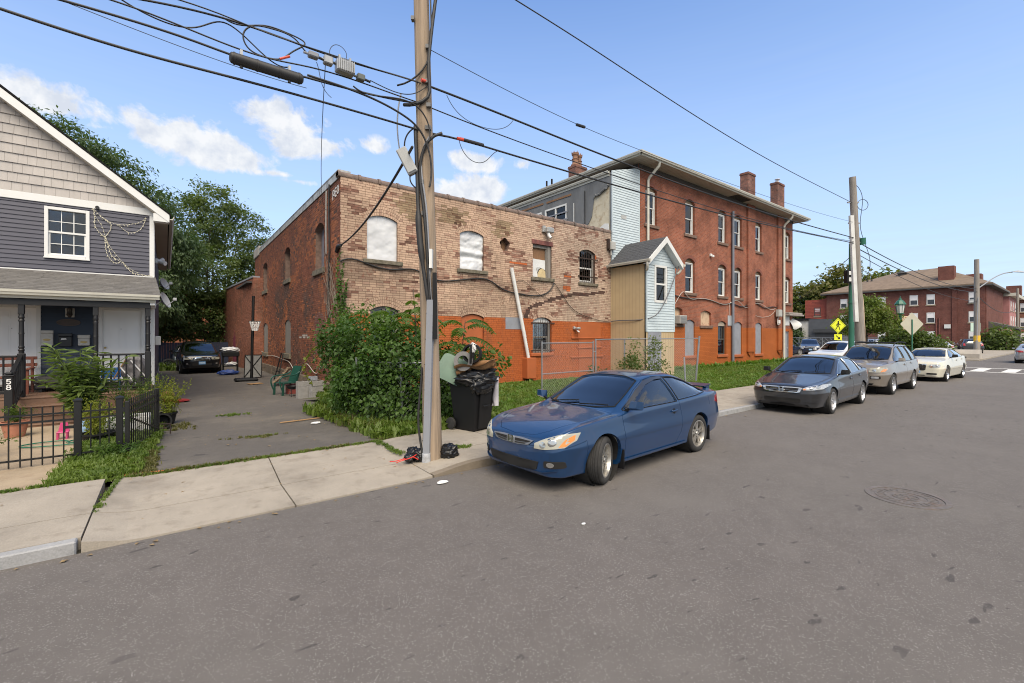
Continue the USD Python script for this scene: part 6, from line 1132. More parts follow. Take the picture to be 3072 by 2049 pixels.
    for nm,poly,how,m,off in sp['trim']:
        if how =='side':[part(t,nm,applied(B,poly,'side',off,s_,.045),m,50) for s_ in (1,-1)]
        elif how.endswith('2'):part(t,nm,applied(B,poly,how[:-1],off,1,.035),m,50);part(t,nm,applied(B,mirror(list(np.asarray(poly)*[1,1])) if how[:-1] =='top' else [(-a,b) for a,b in poly][::-1],how[:-1],off,1,.035),m,50)
        else:part(t,nm,applied(B,poly,how,off,1,.035),m,50)
    mx,mz=sp['mirror']
    for s_ in (1,-1):
        y=float(B.sideY(np.array([mx]),np.array([mz-.03]))[0]);h_=holder(t,'door_mirror');g=hull([(mx+a,s_*(y+b),mz+c) for a,b,c in ((.10,.07,.02),(.10,.19,.03),(.04,.05,-.02),(.02,.25,.0),(.0,.06,.12),(.02,.24,.12),(.09,.10,.12),(.08,.20,.12),(-.02,.06,.0),(-.02,.25,.03),(-.02,.24,.11),(-.02,.06,.11))])
        part(h_,'mirror_case',g,sp.get('mirror_mat') or col,35);part(h_,'mirror_glass',hull([(mx-.022+d,s_*(y+b),mz+c) for d in (0,-.006) for b,c in ((.08,.015),(.23,.03),(.22,.105),(.08,.105))]),M_chrome);part(h_,'mirror_arm',hull([(mx+a,s_*(y+b),mz+c) for a,b,c in ((.06,-.02,-.05),(.0,-.02,-.05),(.06,.10,.01),(.0,.10,.01),(.06,-.02,-.01),(.0,.10,.04),(.06,.10,.04))]),M_plast)
    for x,z in sp.get('handles',[]):
        for s_ in (1,-1):
            y=float(B.sideY(np.array([x]),np.array([z]))[0]);part(t,'door_handle',cbx(x-.085,x+.085,s_*(y+.004),s_*(y+.03),z-.014,z+.016,.008),sp.get('handle_mat') or col,30)
            if not far:part(t,'handle_recess',applied(B,Point(x-.01,z-.004).buffer(.045,6),'side',.0015,s_,.03,.004),M_plast)
    if not far:
        for y0,y1 in ((.08,.56),(-.52,-.02)):
            ys_=np.linspace(y0,y1,8);xs_=sp['wiper']-.10*((ys_-y0)/(y1-y0));part(t,'wiper',tube(np.stack([xs_,ys_,B.topZ(xs_,ys_)+.012],1),.010,5),M_plast)
    return t
def ellipse(c,d,a,b,n=20):return [(c+a*math.cos(t),d+b*math.sin(t)) for t in np.linspace(0,2*np.pi,n+1)[:-1]]
def rrect(x0,x1,y0,y1,r=.02):return list(sbox(x0+r,y0+r,x1-r,y1-r).buffer(r,4).exterior.coords)[:-1]
def emblem_h(t,x,z,s,m,tilt=.0):
    """the stylised capital letter on the grille: slanted uprights in a rounded frame"""
    e=holder(t,'emblem');fr=Polygon([(-.5,-.42),(-.42,-.5),(.42,-.5),(.5,-.42),(.60,.42),(.50,.5),(-.50,.5),(-.60,.42)]);h_=unary_union([Polygon([(-.36,-.34),(-.20,-.34),(-.24,.38),(-.46,.38)]),Polygon([(.36,-.34),(.20,-.34),(.24,.38),(.46,.38)]),sbox(-.25,-.10,.25,.06)])
    M=frame((x,0,z),(0,1,0),(-tilt,0,1));part(e,'frame',xf(prism(fr.difference(fr.buffer(-.075)),.14),M@np.diag([s,s,s,1])),m);part(e,'letter',xf(prism(h_,.12),M@np.diag([s,s,s,1])),m)
def emblem_oval(t,x,z,s,m):
    M=frame((x,0,z),(0,1,0),(0,0,1))@np.diag([s,s,s,1]);el=lambda a,b,c=0,d=0:Polygon(ellipse(c,d,a,b,24));e=holder(t,'emblem')
    part(e,'outer_oval',xf(prism(el(.75,.5).difference(el(.65,.41)),.12),M),m);part(e,'inner_oval',xf(prism(el(.5,.17,0,.2).difference(el(.42,.10,0,.2)),.13),M),m);part(e,'upright_oval',xf(prism(el(.18,.42).difference(el(.11,.34)),.14),M),m)
def number_plate(t,x,z,w=.30,h=.15,front=True):
    p=holder(t,'number_plate');s_=1 if front else -1;part(p,'plate',bx(x,x+s_*.008,-w/2,w/2,z-h/2,z+h/2),M_plate);part(p,'plate_band',bx(x+s_*.008,x+s_*.009,-w/2+.02,w/2-.02,z-.03,z+.035),mat('plate_white',(.45,.55,.66),.5,var=.3,vs=60))
# ---- the blue coupe
rows_c=[(2.30,.38,.22,.32,.57,.28,.605,.20,.615),(2.26,.26,.48,.56,.65,.52,.675,.38,.687),(2.18,.20,.66,.715,.705,.67,.722,.50,.73),(2.02,.19,.78,.815,.775,.765,.785,.60,.792),(1.75,.19,.84,.875,.835,.82,.845,.66,.858),(1.35,.19,.868,.898,.872,.845,.89,.70,.918),(1.0,.19,.88,.905,.90,.852,.925,.715,.968),(.7,.19,.885,.907,.915,.860,1.045,.695,1.088),(.35,.19,.885,.907,.925,.865,1.215,.640,1.262),(.05,.19,.885,.907,.935,.866,1.335,.595,1.388),(-.35,.19,.885,.907,.945,.866,1.385,.570,1.437),(-.8,.19,.885,.907,.96,.866,1.372,.562,1.427),(-1.25,.20,.88,.907,.98,.866,1.285,.552,1.342),(-1.6,.22,.865,.90,.995,.855,1.165,.552,1.222),(-1.95,.24,.835,.872,1.0,.822,1.06,.562,1.086),(-2.2,.26,.775,.822,.985,.775,1.035,.60,1.052),(-2.38,.30,.685,.742,.955,.70,1.01,.58,1.026),(-2.46,.42,.5,.6,.85,.56,.93,.45,.95)]
M_bluep=paint('blue_car_paint',(.005,.036,.105),.35,.32)
B_c=Body(rows_c)
hl=[(.44,.575),(.60,.575),(.79,.605),(.83,.68),(.825,.775),(.72,.768),(.57,.71),(.44,.64)]
sp_c=dict(R=.325,W=.21,axles=(1.335,-1.335),track=.775,arch=.368,rim=.73,style='twin5',alloy=M_alloy,side_glass=[[(.80,.962),(.60,1.045),(.30,1.195),(.03,1.31),(-.28,1.352),(-.50,1.352),(-.60,.975)],[(-.68,.99),(-.60,1.345),(-.95,1.318),(-1.30,1.228),(-1.62,1.085),(-1.68,1.045),(-1.25,1.012)]],
            windscreen=[(.99,0),(.955,.4),(.83,.645),(.45,.60),(.14,.545),(.075,.3),(.06,0)],rear_glass=[(-1.93,0),(-1.89,.42),(-1.78,.49),(-1.42,.485),(-1.28,.45),(-1.25,0)][::-1],wz=.90,rz=1.0,doors=[[(.92,.90),(.90,.55),(.86,.235),(-.55,.235),(-.70,.45),(-.72,.75),(-.665,.97),(-.58,1.365),(-.3,1.378),(.04,1.335),(.33,1.215),(.62,1.06)]],
            bonnet=[(2.235,0),(2.19,.36),(2.06,.50),(1.7,.64),(1.2,.735),(1.02,.74),(1.03,.4),(1.05,0)],bz=.60,boot=[(-1.97,0),(-1.96,.5),(-2.1,.60),(-2.36,.56),(-2.40,0)],btz=.85,bumper=[(1.69,.1),(1.72,.66),(2.05,.60),(2.5,.60),(2.5,.1)],dash=.86,belt=.93,seat_x=-.1,mirror=(.72,.98),handles=[(-.48,.82)],wiper=.955,
            trim=[('headlight',hl,'front2',M_lens,.006),('turn_signal',[(.745,.61),(.795,.62),(.822,.69),(.812,.755),(.775,.70)],'front2',M_amber,.009),('headlight_bulb',ellipse(.565,.63,.042,.042),'front2',M_bulb,.008),('headlight_bulb',ellipse(.675,.665,.045,.045),'front2',M_bulb,.008),
                  ('grille',[(-.41,.665),(-.34,.605),(-.15,.585),(.15,.585),(.34,.605),(.41,.665),(.2,.676),(-.2,.676)],'front',mat('grille_grey',(.22,.225,.235),.35,metal=.6),.006),('grille_slot',[(-.37,.655),(-.32,.632),(-.09,.622),(-.09,.662)],'front2',M_dark,.010),('grille_slot',[(-.31,.623),(-.27,.606),(-.09,.597),(-.09,.612)],'front2',M_dark,.010),
                  ('lower_intake',[(-.50,.405),(-.46,.30),(-.40,.275),(.40,.275),(.46,.30),(.50,.405)],'front',M_dark,.004),('fog_recess',rrect(.575,.785,.335,.425,.02),'front2',M_dark,.003),('fog_lamp',ellipse(.655,.378,.042,.034),'front2',M_bulb,.007),('bumper_crease',[(.10,.262),(.55,.262),(.72,.30),(.72,.312),(.55,.275),(.10,.273)],'front2',M_bluep,.014),
                  ('tail_lamp',[(-2.06,.83),(-2.12,.93),(-2.33,.955),(-2.40,.90),(-2.36,.80),(-2.2,.79)],'side',M_taill,.004),('fuel_door',rrect(-1.90,-1.76,.80,.955,.03),'side',M_bluep,.0025),('side_skirt',[(-.90,.19),(.90,.19),(.92,.265),(-.92,.265)],'side',M_bluep,.022),('roof_moulding',[(.02,.60),(-1.6,.56),(-1.6,.575),(.02,.615)],'top2',M_plast,.002)])
cc=car('parked_car','metallic blue coupe parked at the kerb with its front wheels turned outwards',(6.10,5.09,0),math.atan2(-.16,-2.66),B_c,sp_c,M_bluep,steer=.36,cabin=M_cabin)
emblem_h(cc,float(B_c.frontX(np.array([0.0]),np.array([.635]))[0])+.010,.637,.095,M_chrome,.12)
part(cc,'window_visor',applied(B_c,[(.70,1.02),(.35,1.19),(.05,1.325),(-.28,1.372),(-.52,1.375),(-.525,1.335),(-.28,1.33),(.03,1.27),(.40,1.115),(.74,.985)],'side',.016,1,.05,.006),mat('smoked_visor',(.02,.02,.022),.25,coat=.5))
for s_ in (1,-1):part(cc,'mud_flap',bx(.93,.95,s_*.70,s_*.90,.14,.42),M_plast);part(cc,'mud_flap',bx(-1.74,-1.72,s_*.70,s_*.88,.16,.42),M_plast)
part(cc,'rear_spoiler',[hull([(x,y,z) for y in (-.60,.60) for x,z in ((-2.10,1.085),(-2.36,1.115),(-2.38,1.097),(-2.12,1.065))])],M_bluep,40)
for s_ in (1,-1):part(cc,'spoiler_foot',hull([(x,s_*y,z) for x,y,z in ((-2.16,.50,1.0),(-2.30,.50,1.0),(-2.20,.54,1.08),(-2.32,.54,1.10),(-2.16,.60,1.0),(-2.30,.60,1.0),(-2.20,.60,1.08),(-2.32,.60,1.10))]),M_bluep)
part(cc,'parking_paper',applied(B_c,[(.78,-.58),(.68,-.45),(.80,-.36),(.88,-.48)],'top',-.03,1,.05,.003),mat('pale_blue_paper',(.30,.48,.58),.7))
rows_s=[(2.40,.40,.25,.36,.60,.32,.63,.22,.645),(2.35,.26,.50,.60,.70,.55,.725,.42,.74),(2.25,.20,.68,.74,.735,.69,.755,.55,.775),(2.05,.19,.79,.84,.77,.775,.79,.63,.81),(1.7,.19,.86,.90,.82,.83,.845,.69,.87),(1.3,.19,.885,.92,.89,.86,.905,.74,.945),(1.02,.19,.895,.923,.93,.87,.955,.76,1.0),(.7,.19,.9,.925,.945,.875,1.085,.725,1.13),(.3,.19,.9,.925,.955,.88,1.27,.665,1.315),(0,.19,.9,.925,.965,.88,1.38,.62,1.425),(-.4,.19,.9,.925,.975,.88,1.425,.60,1.475),(-.9,.19,.9,.925,.99,.88,1.425,.595,1.47),(-1.4,.2,.895,.925,1.01,.875,1.34,.59,1.39),(-1.75,.22,.88,.92,1.03,.865,1.215,.60,1.26),(-2.05,.24,.86,.90,1.04,.84,1.105,.62,1.135),(-2.3,.26,.80,.85,1.03,.79,1.075,.64,1.095),(-2.46,.30,.72,.77,1.0,.72,1.045,.6,1.06),(-2.53,.44,.55,.62,.9,.58,.95,.48,.97)]
rows_b=[(2.385,.32,.55,.62,.74,.6,.76,.5,.77),(2.36,.24,.68,.74,.80,.70,.82,.58,.83),(2.25,.20,.78,.83,.86,.77,.88,.62,.89),(2.0,.19,.86,.90,.90,.82,.925,.66,.945),(1.5,.19,.90,.935,.95,.86,.97,.70,1.0),(1.1,.19,.91,.94,.985,.87,1.0,.72,1.04),(.85,.19,.91,.94,1.0,.87,1.03,.72,1.08),(.5,.19,.91,.94,1.01,.87,1.20,.67,1.245),(.15,.19,.91,.94,1.02,.87,1.35,.61,1.40),(-.2,.19,.91,.94,1.025,.87,1.42,.585,1.47),(-.8,.19,.91,.94,1.035,.87,1.43,.575,1.48),(-1.3,.19,.91,.94,1.045,.87,1.38,.57,1.43),(-1.75,.2,.905,.935,1.055,.865,1.23,.58,1.28),(-2.05,.22,.89,.92,1.06,.85,1.12,.60,1.15),(-2.4,.26,.84,.88,1.05,.81,1.09,.64,1.11),(-2.55,.30,.78,.82,1.02,.76,1.06,.6,1.08),(-2.61,.42,.6,.68,.95,.62,1.0,.5,1.02)]
rows_v=[(2.28,.45,.40,.50,.80,.46,.84,.36,.855),(2.23,.34,.64,.74,.93,.68,.95,.52,.962),(2.1,.30,.80,.85,1.0,.78,1.015,.62,1.03),(1.85,.28,.88,.91,1.045,.83,1.06,.68,1.08),(1.4,.28,.93,.955,1.085,.875,1.10,.73,1.13),(1.05,.28,.94,.96,1.105,.885,1.125,.745,1.17),(.8,.28,.94,.96,1.11,.89,1.25,.725,1.295),(.45,.28,.94,.96,1.115,.895,1.46,.685,1.51),(.15,.28,.94,.96,1.12,.895,1.61,.65,1.66),(-.2,.28,.94,.96,1.12,.895,1.68,.635,1.73),(-.9,.28,.94,.96,1.125,.895,1.70,.63,1.755),(-1.5,.29,.935,.96,1.13,.89,1.685,.62,1.735),(-1.95,.31,.925,.95,1.15,.88,1.64,.60,1.69),(-2.2,.33,.90,.93,1.16,.86,1.52,.59,1.58),(-2.40,.36,.86,.89,1.15,.83,1.28,.60,1.33),(-2.48,.42,.80,.83,1.08,.78,1.13,.6,1.16),(-2.51,.55,.6,.7,.95,.66,1.0,.5,1.02)]
B_s,B_b,B_v=Body(rows_s),Body(rows_b),Body(rows_v,.68)
M_greyp=paint('grey_car_paint',(.030,.031,.034),.5,.34);M_beige=paint('beige_car_paint',(.25,.215,.175),.45,.36);M_creamp=paint('cream_car_paint',(.60,.57,.46),.05,.42);M_whitep=paint('white_car_paint',(.55,.56,.57),.05,.42);M_navyp=paint('navy_car_paint',(.014,.02,.05),.4,.35);M_blackp=paint('black_car_paint',(.006,.006,.007),.2,.3);M_silverp=paint('silver_car_paint',(.36,.365,.37),.55,.36);M_tealp=paint('teal_car_paint',(.01,.045,.10),.4,.36);M_sagep=paint('sage_car_paint',(.12,.14,.125),.5,.36)
sp_s=dict(R=.332,W=.22,axles=(1.40,-1.40),track=.795,arch=.375,rim=.745,style='seven',alloy=M_alloy2,side_glass=[[(.80,.985),(.55,1.10),(.28,1.235),(.0,1.355),(-.22,1.385),(-.30,.99)],[(-.38,.995),(-.30,1.388),(-.75,1.388),(-1.1,1.345),(-1.2,1.30),(-1.22,1.03)],[(-1.28,1.035),(-1.26,1.285),(-1.62,1.115),(-1.66,1.06)]],
            windscreen=[(1.01,0),(.98,.4),(.86,.67),(.45,.62),(.10,.56),(.03,.3),(.01,0)],rear_glass=[(-2.02,0),(-1.97,.45),(-1.88,.53),(-1.55,.52),(-1.42,.48),(-1.38,0)][::-1],wz=.92,rz=1.05,doors=[[(.93,.93),(.92,.6),(.88,.24),(-.30,.24),(-.34,.6),(-.34,1.40),(-.1,1.405),(.05,1.37),(.33,1.245),(.62,1.10)],[(-.355,.24),(-1.02,.24),(-1.10,.42),(-1.27,.70),(-1.27,1.33),(-1.1,1.375),(-.75,1.41),(-.355,1.405)]],
            bonnet=[(2.27,0),(2.23,.42),(2.1,.56),(1.7,.69),(1.25,.77),(1.05,.78),(1.06,.4),(1.08,0)],bz=.64,boot=[(-2.06,0),(-2.05,.55),(-2.2,.63),(-2.43,.60),(-2.47,0)],btz=.9,bumper=[(1.77,.1),(1.80,.70),(2.12,.645),(2.6,.645),(2.6,.1)],dash=.88,belt=.97,seat_x=-.05,mirror=(.74,1.01),mirror_mat=M_plast,handles=[(-.14,.86),(-1.06,.90)],wiper=.97,seal_mat=M_chrome,
            trim=[('headlight',[(.50,.655),(.66,.66),(.83,.685),(.875,.76),(.86,.80),(.74,.79),(.58,.75),(.49,.70)],'front2',M_lensb,.006),('headlight_bulb',ellipse(.66,.705,.038,.034),'front2',M_bulb,.009),('headlight_bulb',ellipse(.765,.735,.032,.03),'front2',M_bulb,.009),('turn_signal',[(.50,.66),(.56,.663),(.55,.70),(.50,.69)],'front2',M_amber,.009),('grille_frame',[(-.48,.71),(-.43,.60),(-.36,.575),(.36,.575),(.43,.60),(.48,.71),(.40,.722),(-.40,.722)],'front',M_chrome,.006),('grille',[(-.40,.70),(-.37,.605),(.37,.605),(.40,.70)],'front',M_dark,.010),('lower_intake',rrect(-.44,.44,.33,.43,.03),'front',M_dark,.004),('air_dam',[(-.62,.235),(.62,.235),(.58,.285),(-.58,.285)],'front',M_plast,.004),('bumper_recess',[(.52,.40),(.80,.45),(.82,.40),(.66,.345),(.52,.36)],'front2',M_greyp,-.002),('bumper_line',[(.50,.352),(.80,.335),(.80,.348),(.50,.366)],'front2',M_greyp,.012),('tail_lamp',[(-2.2,.86),(-2.22,.98),(-2.40,1.0),(-2.48,.95),(-2.46,.84)],'side',M_taill,.004),('side_moulding',[(-1.2,.30),(.90,.30),(.90,.325),(-1.2,.335)],'side',M_greyp,.012),('grille_bar',rrect(-.39,.39,.634,.644,.004),'front',M_chrome,.013),('grille_bar',rrect(-.39,.39,.663,.672,.004),'front',M_chrome,.013)])
tl=('tail_lamp',[(.44,.84),(.60,.83),(.80,.86),(.80,.96),(.62,.975),(.46,.93)],'rear2',M_taill,.006)
cs=car('parked_car','dark grey four door sedan with a chrome grille parked behind the blue coupe',(15.33,5.17,0),math.atan2(-.09,-2.79),B_s,sp_s,M_greyp)
emblem_h(cs,float(B_s.frontX(np.array([0.0]),np.array([.65]))[0])+.022,.65,.12,M_chrome,.1)
sp_v=dict(R=.36,W=.235,axles=(1.35,-1.35),track=.835,arch=.41,rim=.70,style='five',alloy=M_alloy2,side_glass=[[(.86,1.15),(.66,1.28),(.42,1.43),(.14,1.58),(-.12,1.635),(-.28,1.64),(-.34,1.14)],[(-.42,1.13),(-.36,1.645),(-.9,1.655),(-1.15,1.625),(-1.25,1.14)],[(-1.33,1.15),(-1.24,1.645),(-1.78,1.61),(-2.02,1.36),(-1.95,1.17)]],
            windscreen=[(1.03,0),(1.0,.4),(.90,.67),(.55,.66),(.20,.605),(.12,.3),(.10,0)],rear_glass=[(-2.42,0),(-2.40,.5),(-2.1,.52),(-2.06,0)][::-1],wz=1.05,rz=1.2,doors=[[(.95,1.05),(.93,.62),(.86,.40),(-.36,.40),(-.38,.7),(-.38,1.63),(-.2,1.66),(.18,1.61),(.46,1.45),(.70,1.28)],[(-.395,.40),(-.92,.40),(-1.0,.52),(-1.27,.85),(-1.29,1.635),(-.9,1.655),(-.395,1.635)]],bonnet=[(2.15,0),(2.1,.42),(1.95,.58),(1.5,.70),(1.1,.755),(1.08,.4),(1.10,0)],bz=.90,bumper=[(1.70,.1),(1.74,.82),(2.0,.77),(2.6,.77),(2.6,.1)],dash=.92,belt=1.13,seat_x=-.05,mirror=(.74,1.15),handles=[(-.16,1.0),(-1.05,1.03)],wiper=.99,dark_rear=True,
            trim=[('headlight',[(.47,.80),(.66,.795),(.85,.82),(.885,.90),(.86,.965),(.70,.965),(.50,.93)],'front2',M_lens,.006),('turn_signal',[(.77,.81),(.86,.83),(.88,.90),(.83,.92)],'front2',M_amber,.009),('headlight_bulb',ellipse(.62,.865,.055,.05),'front2',M_bulb,.008),('grille',[(-.40,.91),(-.37,.76),(-.22,.72),(.22,.72),(.37,.76),(.40,.91)],'front',M_dark,.004),('grille_frame',[(-.42,.925),(-.40,.90),(.40,.90),(.42,.925)],'front',M_chrome,.008),('grille_bar',[(-.05,.72),(.05,.72),(.13,.91),(-.13,.91)],'front',M_beige,.014),('lower_intake',[(-.46,.62),(-.44,.44),(.44,.44),(.46,.62)],'front',M_plast,.003),('lower_slot',rrect(-.42,.42,.50,.59,.02),'front',M_dark,.006),('fog_lamp',rrect(.53,.74,.585,.655,.025),'front2',M_lensb,.006),('fog_recess',rrect(.50,.78,.57,.67,.025),'front2',M_dark,.003),('skid_plate',[(-.55,.35),(.55,.35),(.60,.42),(-.60,.42)],'front',M_plast,.008),('side_cladding',[(-.95,.30),(.90,.30),(.92,.42),(-.98,.42)],'side',M_beige,.014),('tail_lamp',[(-2.2,1.0),(-2.15,1.2),(-2.34,1.2),(-2.44,1.0)],'side',M_taill,.004)])
cv=car('parked_car','beige sport utility car with roof rails parked between the grey and cream sedans',(21.55,5.25,0),math.pi-.01,B_v,sp_v,M_beige,cabin=M_cabin2,cls='suv')
for s_ in (1,-1):part(cv,'roof_rail',tube([(-.15,s_*.60,1.70),(-.25,s_*.62,1.80),(-1.0,s_*.62,1.82),(-1.7,s_*.61,1.79),(-1.82,s_*.60,1.70)],.020,6),M_plast,40)
for x in (-.45,-1.45):part(cv,'cross_bar',tube([(x,-.60,1.79),(x,.60,1.79)],.018,6),M_plast,40)
sp_b=dict(R=.355,W=.225,axles=(1.525,-1.525),track=.80,arch=.395,rim=.73,style='seven',alloy=M_chrome,side_glass=[[(.66,1.055),(.45,1.175),(.15,1.315),(-.1,1.385),(-.25,1.395),(-.30,1.055)],[(-.38,1.06),(-.33,1.397),(-.8,1.402),(-1.15,1.37),(-1.38,1.29),(-1.58,1.15),(-1.55,1.085)]],
            windscreen=[(.86,0),(.82,.4),(.72,.655),(.4,.60),(.12,.55),(.06,.3),(.04,0)],rear_glass=[(-2.0,0),(-1.96,.45),(-1.88,.51),(-1.55,.50),(-1.42,.46),(-1.38,0)][::-1],wz=1.0,rz=1.07,doors=[[(.80,.98),(.78,.6),(.74,.24),(-.32,.24),(-.34,.7),(-.34,1.41),(-.1,1.41),(.2,1.33),(.5,1.185)],[(-.355,.24),(-1.05,.24),(-1.2,.5),(-1.45,.75),(-1.62,.95),(-1.62,1.16),(-1.4,1.32),(-1.15,1.39),(-.8,1.425),(-.355,1.415)]],bonnet=[(2.32,0),(2.29,.45),(2.15,.60),(1.7,.67),(1.2,.72),(.93,.735),(.93,.4),(.94,0)],bz=.79,boot=[(-2.04,0),(-2.03,.55),(-2.2,.64),(-2.52,.60),(-2.56,0)],btz=.95,bumper=[(1.93,.1),(1.96,.68),(2.6,.68),(2.6,.1)],dash=.76,belt=1.04,seat_x=-.15,mirror=(.60,1.08),mirror_mat=M_plast,handles=[(-.15,.92),(-1.25,.95)],wiper=.83,
            trim=[('headlight',rrect(.47,.80,.66,.79,.04),'front2',M_lensb,.006),('headlight_bulb',ellipse(.57,.735,.045,.04),'front2',M_bulb,.010),('headlight_bulb',ellipse(.70,.735,.045,.04),'front2',M_bulb,.010),('turn_signal',rrect(.49,.56,.665,.69,.01),'front2',M_amber,.010),('grille_frame',[(-.37,.80),(-.33,.545),(-.28,.51),(.28,.51),(.33,.545),(.37,.80)],'front',M_chrome,.006),('grille',[(-.34,.78),(-.30,.54),(.30,.54),(.34,.78)],'front',M_dark,.010),('bumper_slot',rrect(.36,.70,.33,.40,.02),'front2',M_dark,.004),('side_marker',rrect(1.94,2.04,.57,.60,.008),'side',M_amber,.004),('side_moulding',[(-1.1,.56),(.76,.56),(.76,.59),(-1.1,.59)],'side',M_creamp,.010),('lower_intake',rrect(-.30,.30,.27,.31,.01),'front',M_dark,.004)]+[('grille_bar',rrect(-.33+.03*(k < 2),.33-.03*(k < 2),.575+.048*k,.588+.048*k,.004),'front',M_chrome,.016) for k in range(4)]+[('grille_upright',[(y-.006,.545),(y+.006,.545),(y+.006,.775),(y-.006,.775)],'front',M_chrome,.016) for y in (-.24,-.12,0,.12,.24)])
cb=car('parked_car','cream boxy sedan with a large chrome mesh grille parked behind the beige one',(29.4,4.92,0),math.pi-.035,B_b,sp_b,M_creamp,cabin=M_cabin2)
number_plate(cb,2.385,.47)
# ---- cars farther off:same skins,fewer parts
def with_trim(sp,**k):d=dict(sp);d.update(k);return d
sp_r=with_trim(sp_v,style='six',cabin=True,dark_rear=False,trim=[('headlight',rrect(.42,.80,.78,.90,.04),'front2',M_lens,.006),('headlight_bulb',ellipse(.56,.84,.04,.035),'front2',M_bulb,.012),('grille_frame',[(-.38,.74),(.38,.74),(.33,.86),(.24,.92),(-.24,.92),(-.33,.86)],'front',M_chrome,.008),('grille_slot',[(-.30,.76),(.30,.76),(.28,.80),(-.28,.80)],'front',M_dark,.014),('grille_slot',[(-.26,.84),(.26,.84),(.21,.885),(-.21,.885)],'front',M_dark,.014),('fog_lamp',ellipse(.66,.56,.05,.045),'front2',M_bulb,.006),('lower_intake',rrect(-.44,.44,.46,.58,.03),'front',M_dark,.004)])
c4=car('parked_car','black sport utility car parked at the far end of the driveway',(1.50,31.7,0),-math.pi/2+.03,B_v,sp_r,M_blackp,far=True,cls='suv')
number_plate(c4,2.30,.60);emblem_oval(c4,float(B_v.frontX(np.array([0.0]),np.array([.82]))[0])+.03,.82,.11,M_chrome)
for s_ in (1,-1):part(c4,'roof_rail',tube([(-.15,s_*.60,1.70),(-.25,s_*.61,1.77),(-1.7,s_*.60,1.77),(-1.82,s_*.59,1.68)],.020,6),M_plast,40)
far_t=[('headlight',[(.50,.655),(.66,.66),(.83,.685),(.875,.76),(.86,.80),(.74,.79),(.58,.75),(.49,.70)],'front2',M_lensb,.006),('grille',[(-.40,.70),(-.37,.605),(.37,.605),(.40,.70)],'front',M_dark,.010),('lower_intake',rrect(-.44,.44,.33,.43,.03),'front',M_dark,.004),tl]
sp_f=with_trim(sp_s,trim=far_t)
car('parked_car','blue car half hidden behind the house at the end of the driveway',(-1.62,31.2,0),-math.pi/2+.02,B_s,sp_f,M_tealp,far=True)
car('parked_car','pale sage car showing beside the black sport utility car',(1.25,37.2,0),-math.pi/2,B_s,with_trim(sp_f,trim=far_t),M_sagep,far=True)
sp_j=with_trim(sp_v,style='five',dark_rear=True,cabin=True,trim=[('headlight',rrect(.46,.76,.80,.92,.05),'front2',M_lensb,.006),('bumper_trim',[(-.80,.60),(.80,.60),(.80,.66),(-.80,.66)],'front',M_plast,.010)]+[('grille_slot',rrect(y-.035,y+.035,.74,.91,.015),'front',M_dark,.010) for y in np.arange(-3,4)*.108])
cj=car('parked_car','white sport utility car with a slotted grille parked beyond the beige one',(33.6,9.9,0),math.pi-.12,B_v,sp_j,M_whitep,far=True,cls='suv')
for s_ in (1,-1):part(cj,'roof_rail',tube([(-.15,s_*.60,1.70),(-.25,s_*.61,1.77),(-1.7,s_*.60,1.77),(-1.82,s_*.59,1.68)],.020,6),M_plast,40)
cn=car('parked_car','navy sport utility car parked in front of the grey shop',(56.2,19.3,0),math.pi+.38,B_v,with_trim(sp_v,trim=[('headlight',[(.47,.80),(.66,.795),(.85,.82),(.885,.90),(.86,.965),(.70,.965),(.50,.93)],'front2',M_lensb,.006),('grille_frame',rrect(-.45,.45,.72,.88,.03),'front',M_chrome,.006),('grille',rrect(-.42,.42,.74,.79,.01),'front',M_dark,.010),('grille',rrect(-.42,.42,.81,.86,.01),'front',M_dark,.010),('lower_intake',rrect(-.4,.4,.44,.55,.03),'front',M_dark,.004)]),M_navyp,far=True,cls='suv')
number_plate(cn,2.30,.62)
car('parked_car','navy sedan seen from behind at the corner of the red brick building',(52.5,20.6,0),-.45,B_s,sp_f,M_navyp,far=True)
cr=car('parked_car','silver sedan seen from behind waiting beyond the crosswalk at the right',(52.9,3.0,0),.06,B_s,sp_f,M_silverp,far=True)
number_plate(cr,-2.54,.78,front=False)
for k,(x,y,a,b_,s_,m,l,c_) in enumerate([(64.0,11.4,.5,B_v,sp_v,M_whitep,'white sport utility car in the car park beside the green bush','suv'),(68.5,10.9,.4,B_s,sp_f,M_whitep,'white sedan in the car park right of the white sport utility car','car'),(62.5,15.8,.9,B_v,sp_v,M_silverp,'silver sport utility car parked in front of the long brick apartment block','suv'),(74.5,9.2,.3,B_v,sp_v,M_greyp,'dark grey sport utility car in the car park behind the wooden street pole','suv'),(71.0,13.8,.5,B_s,sp_f,M_blackp,'black sedan at the back of the car park','car')]):
    car('parked_car',l,(x,y,0),a,b_,with_trim(s_,trim=[tl if b_ is B_s else ('tail_lamp',[(.62,.95),(.80,.95),(.80,1.2),(.66,1.2)],'rear2',M_taill,.006)]),m,far=True,cls=c_)
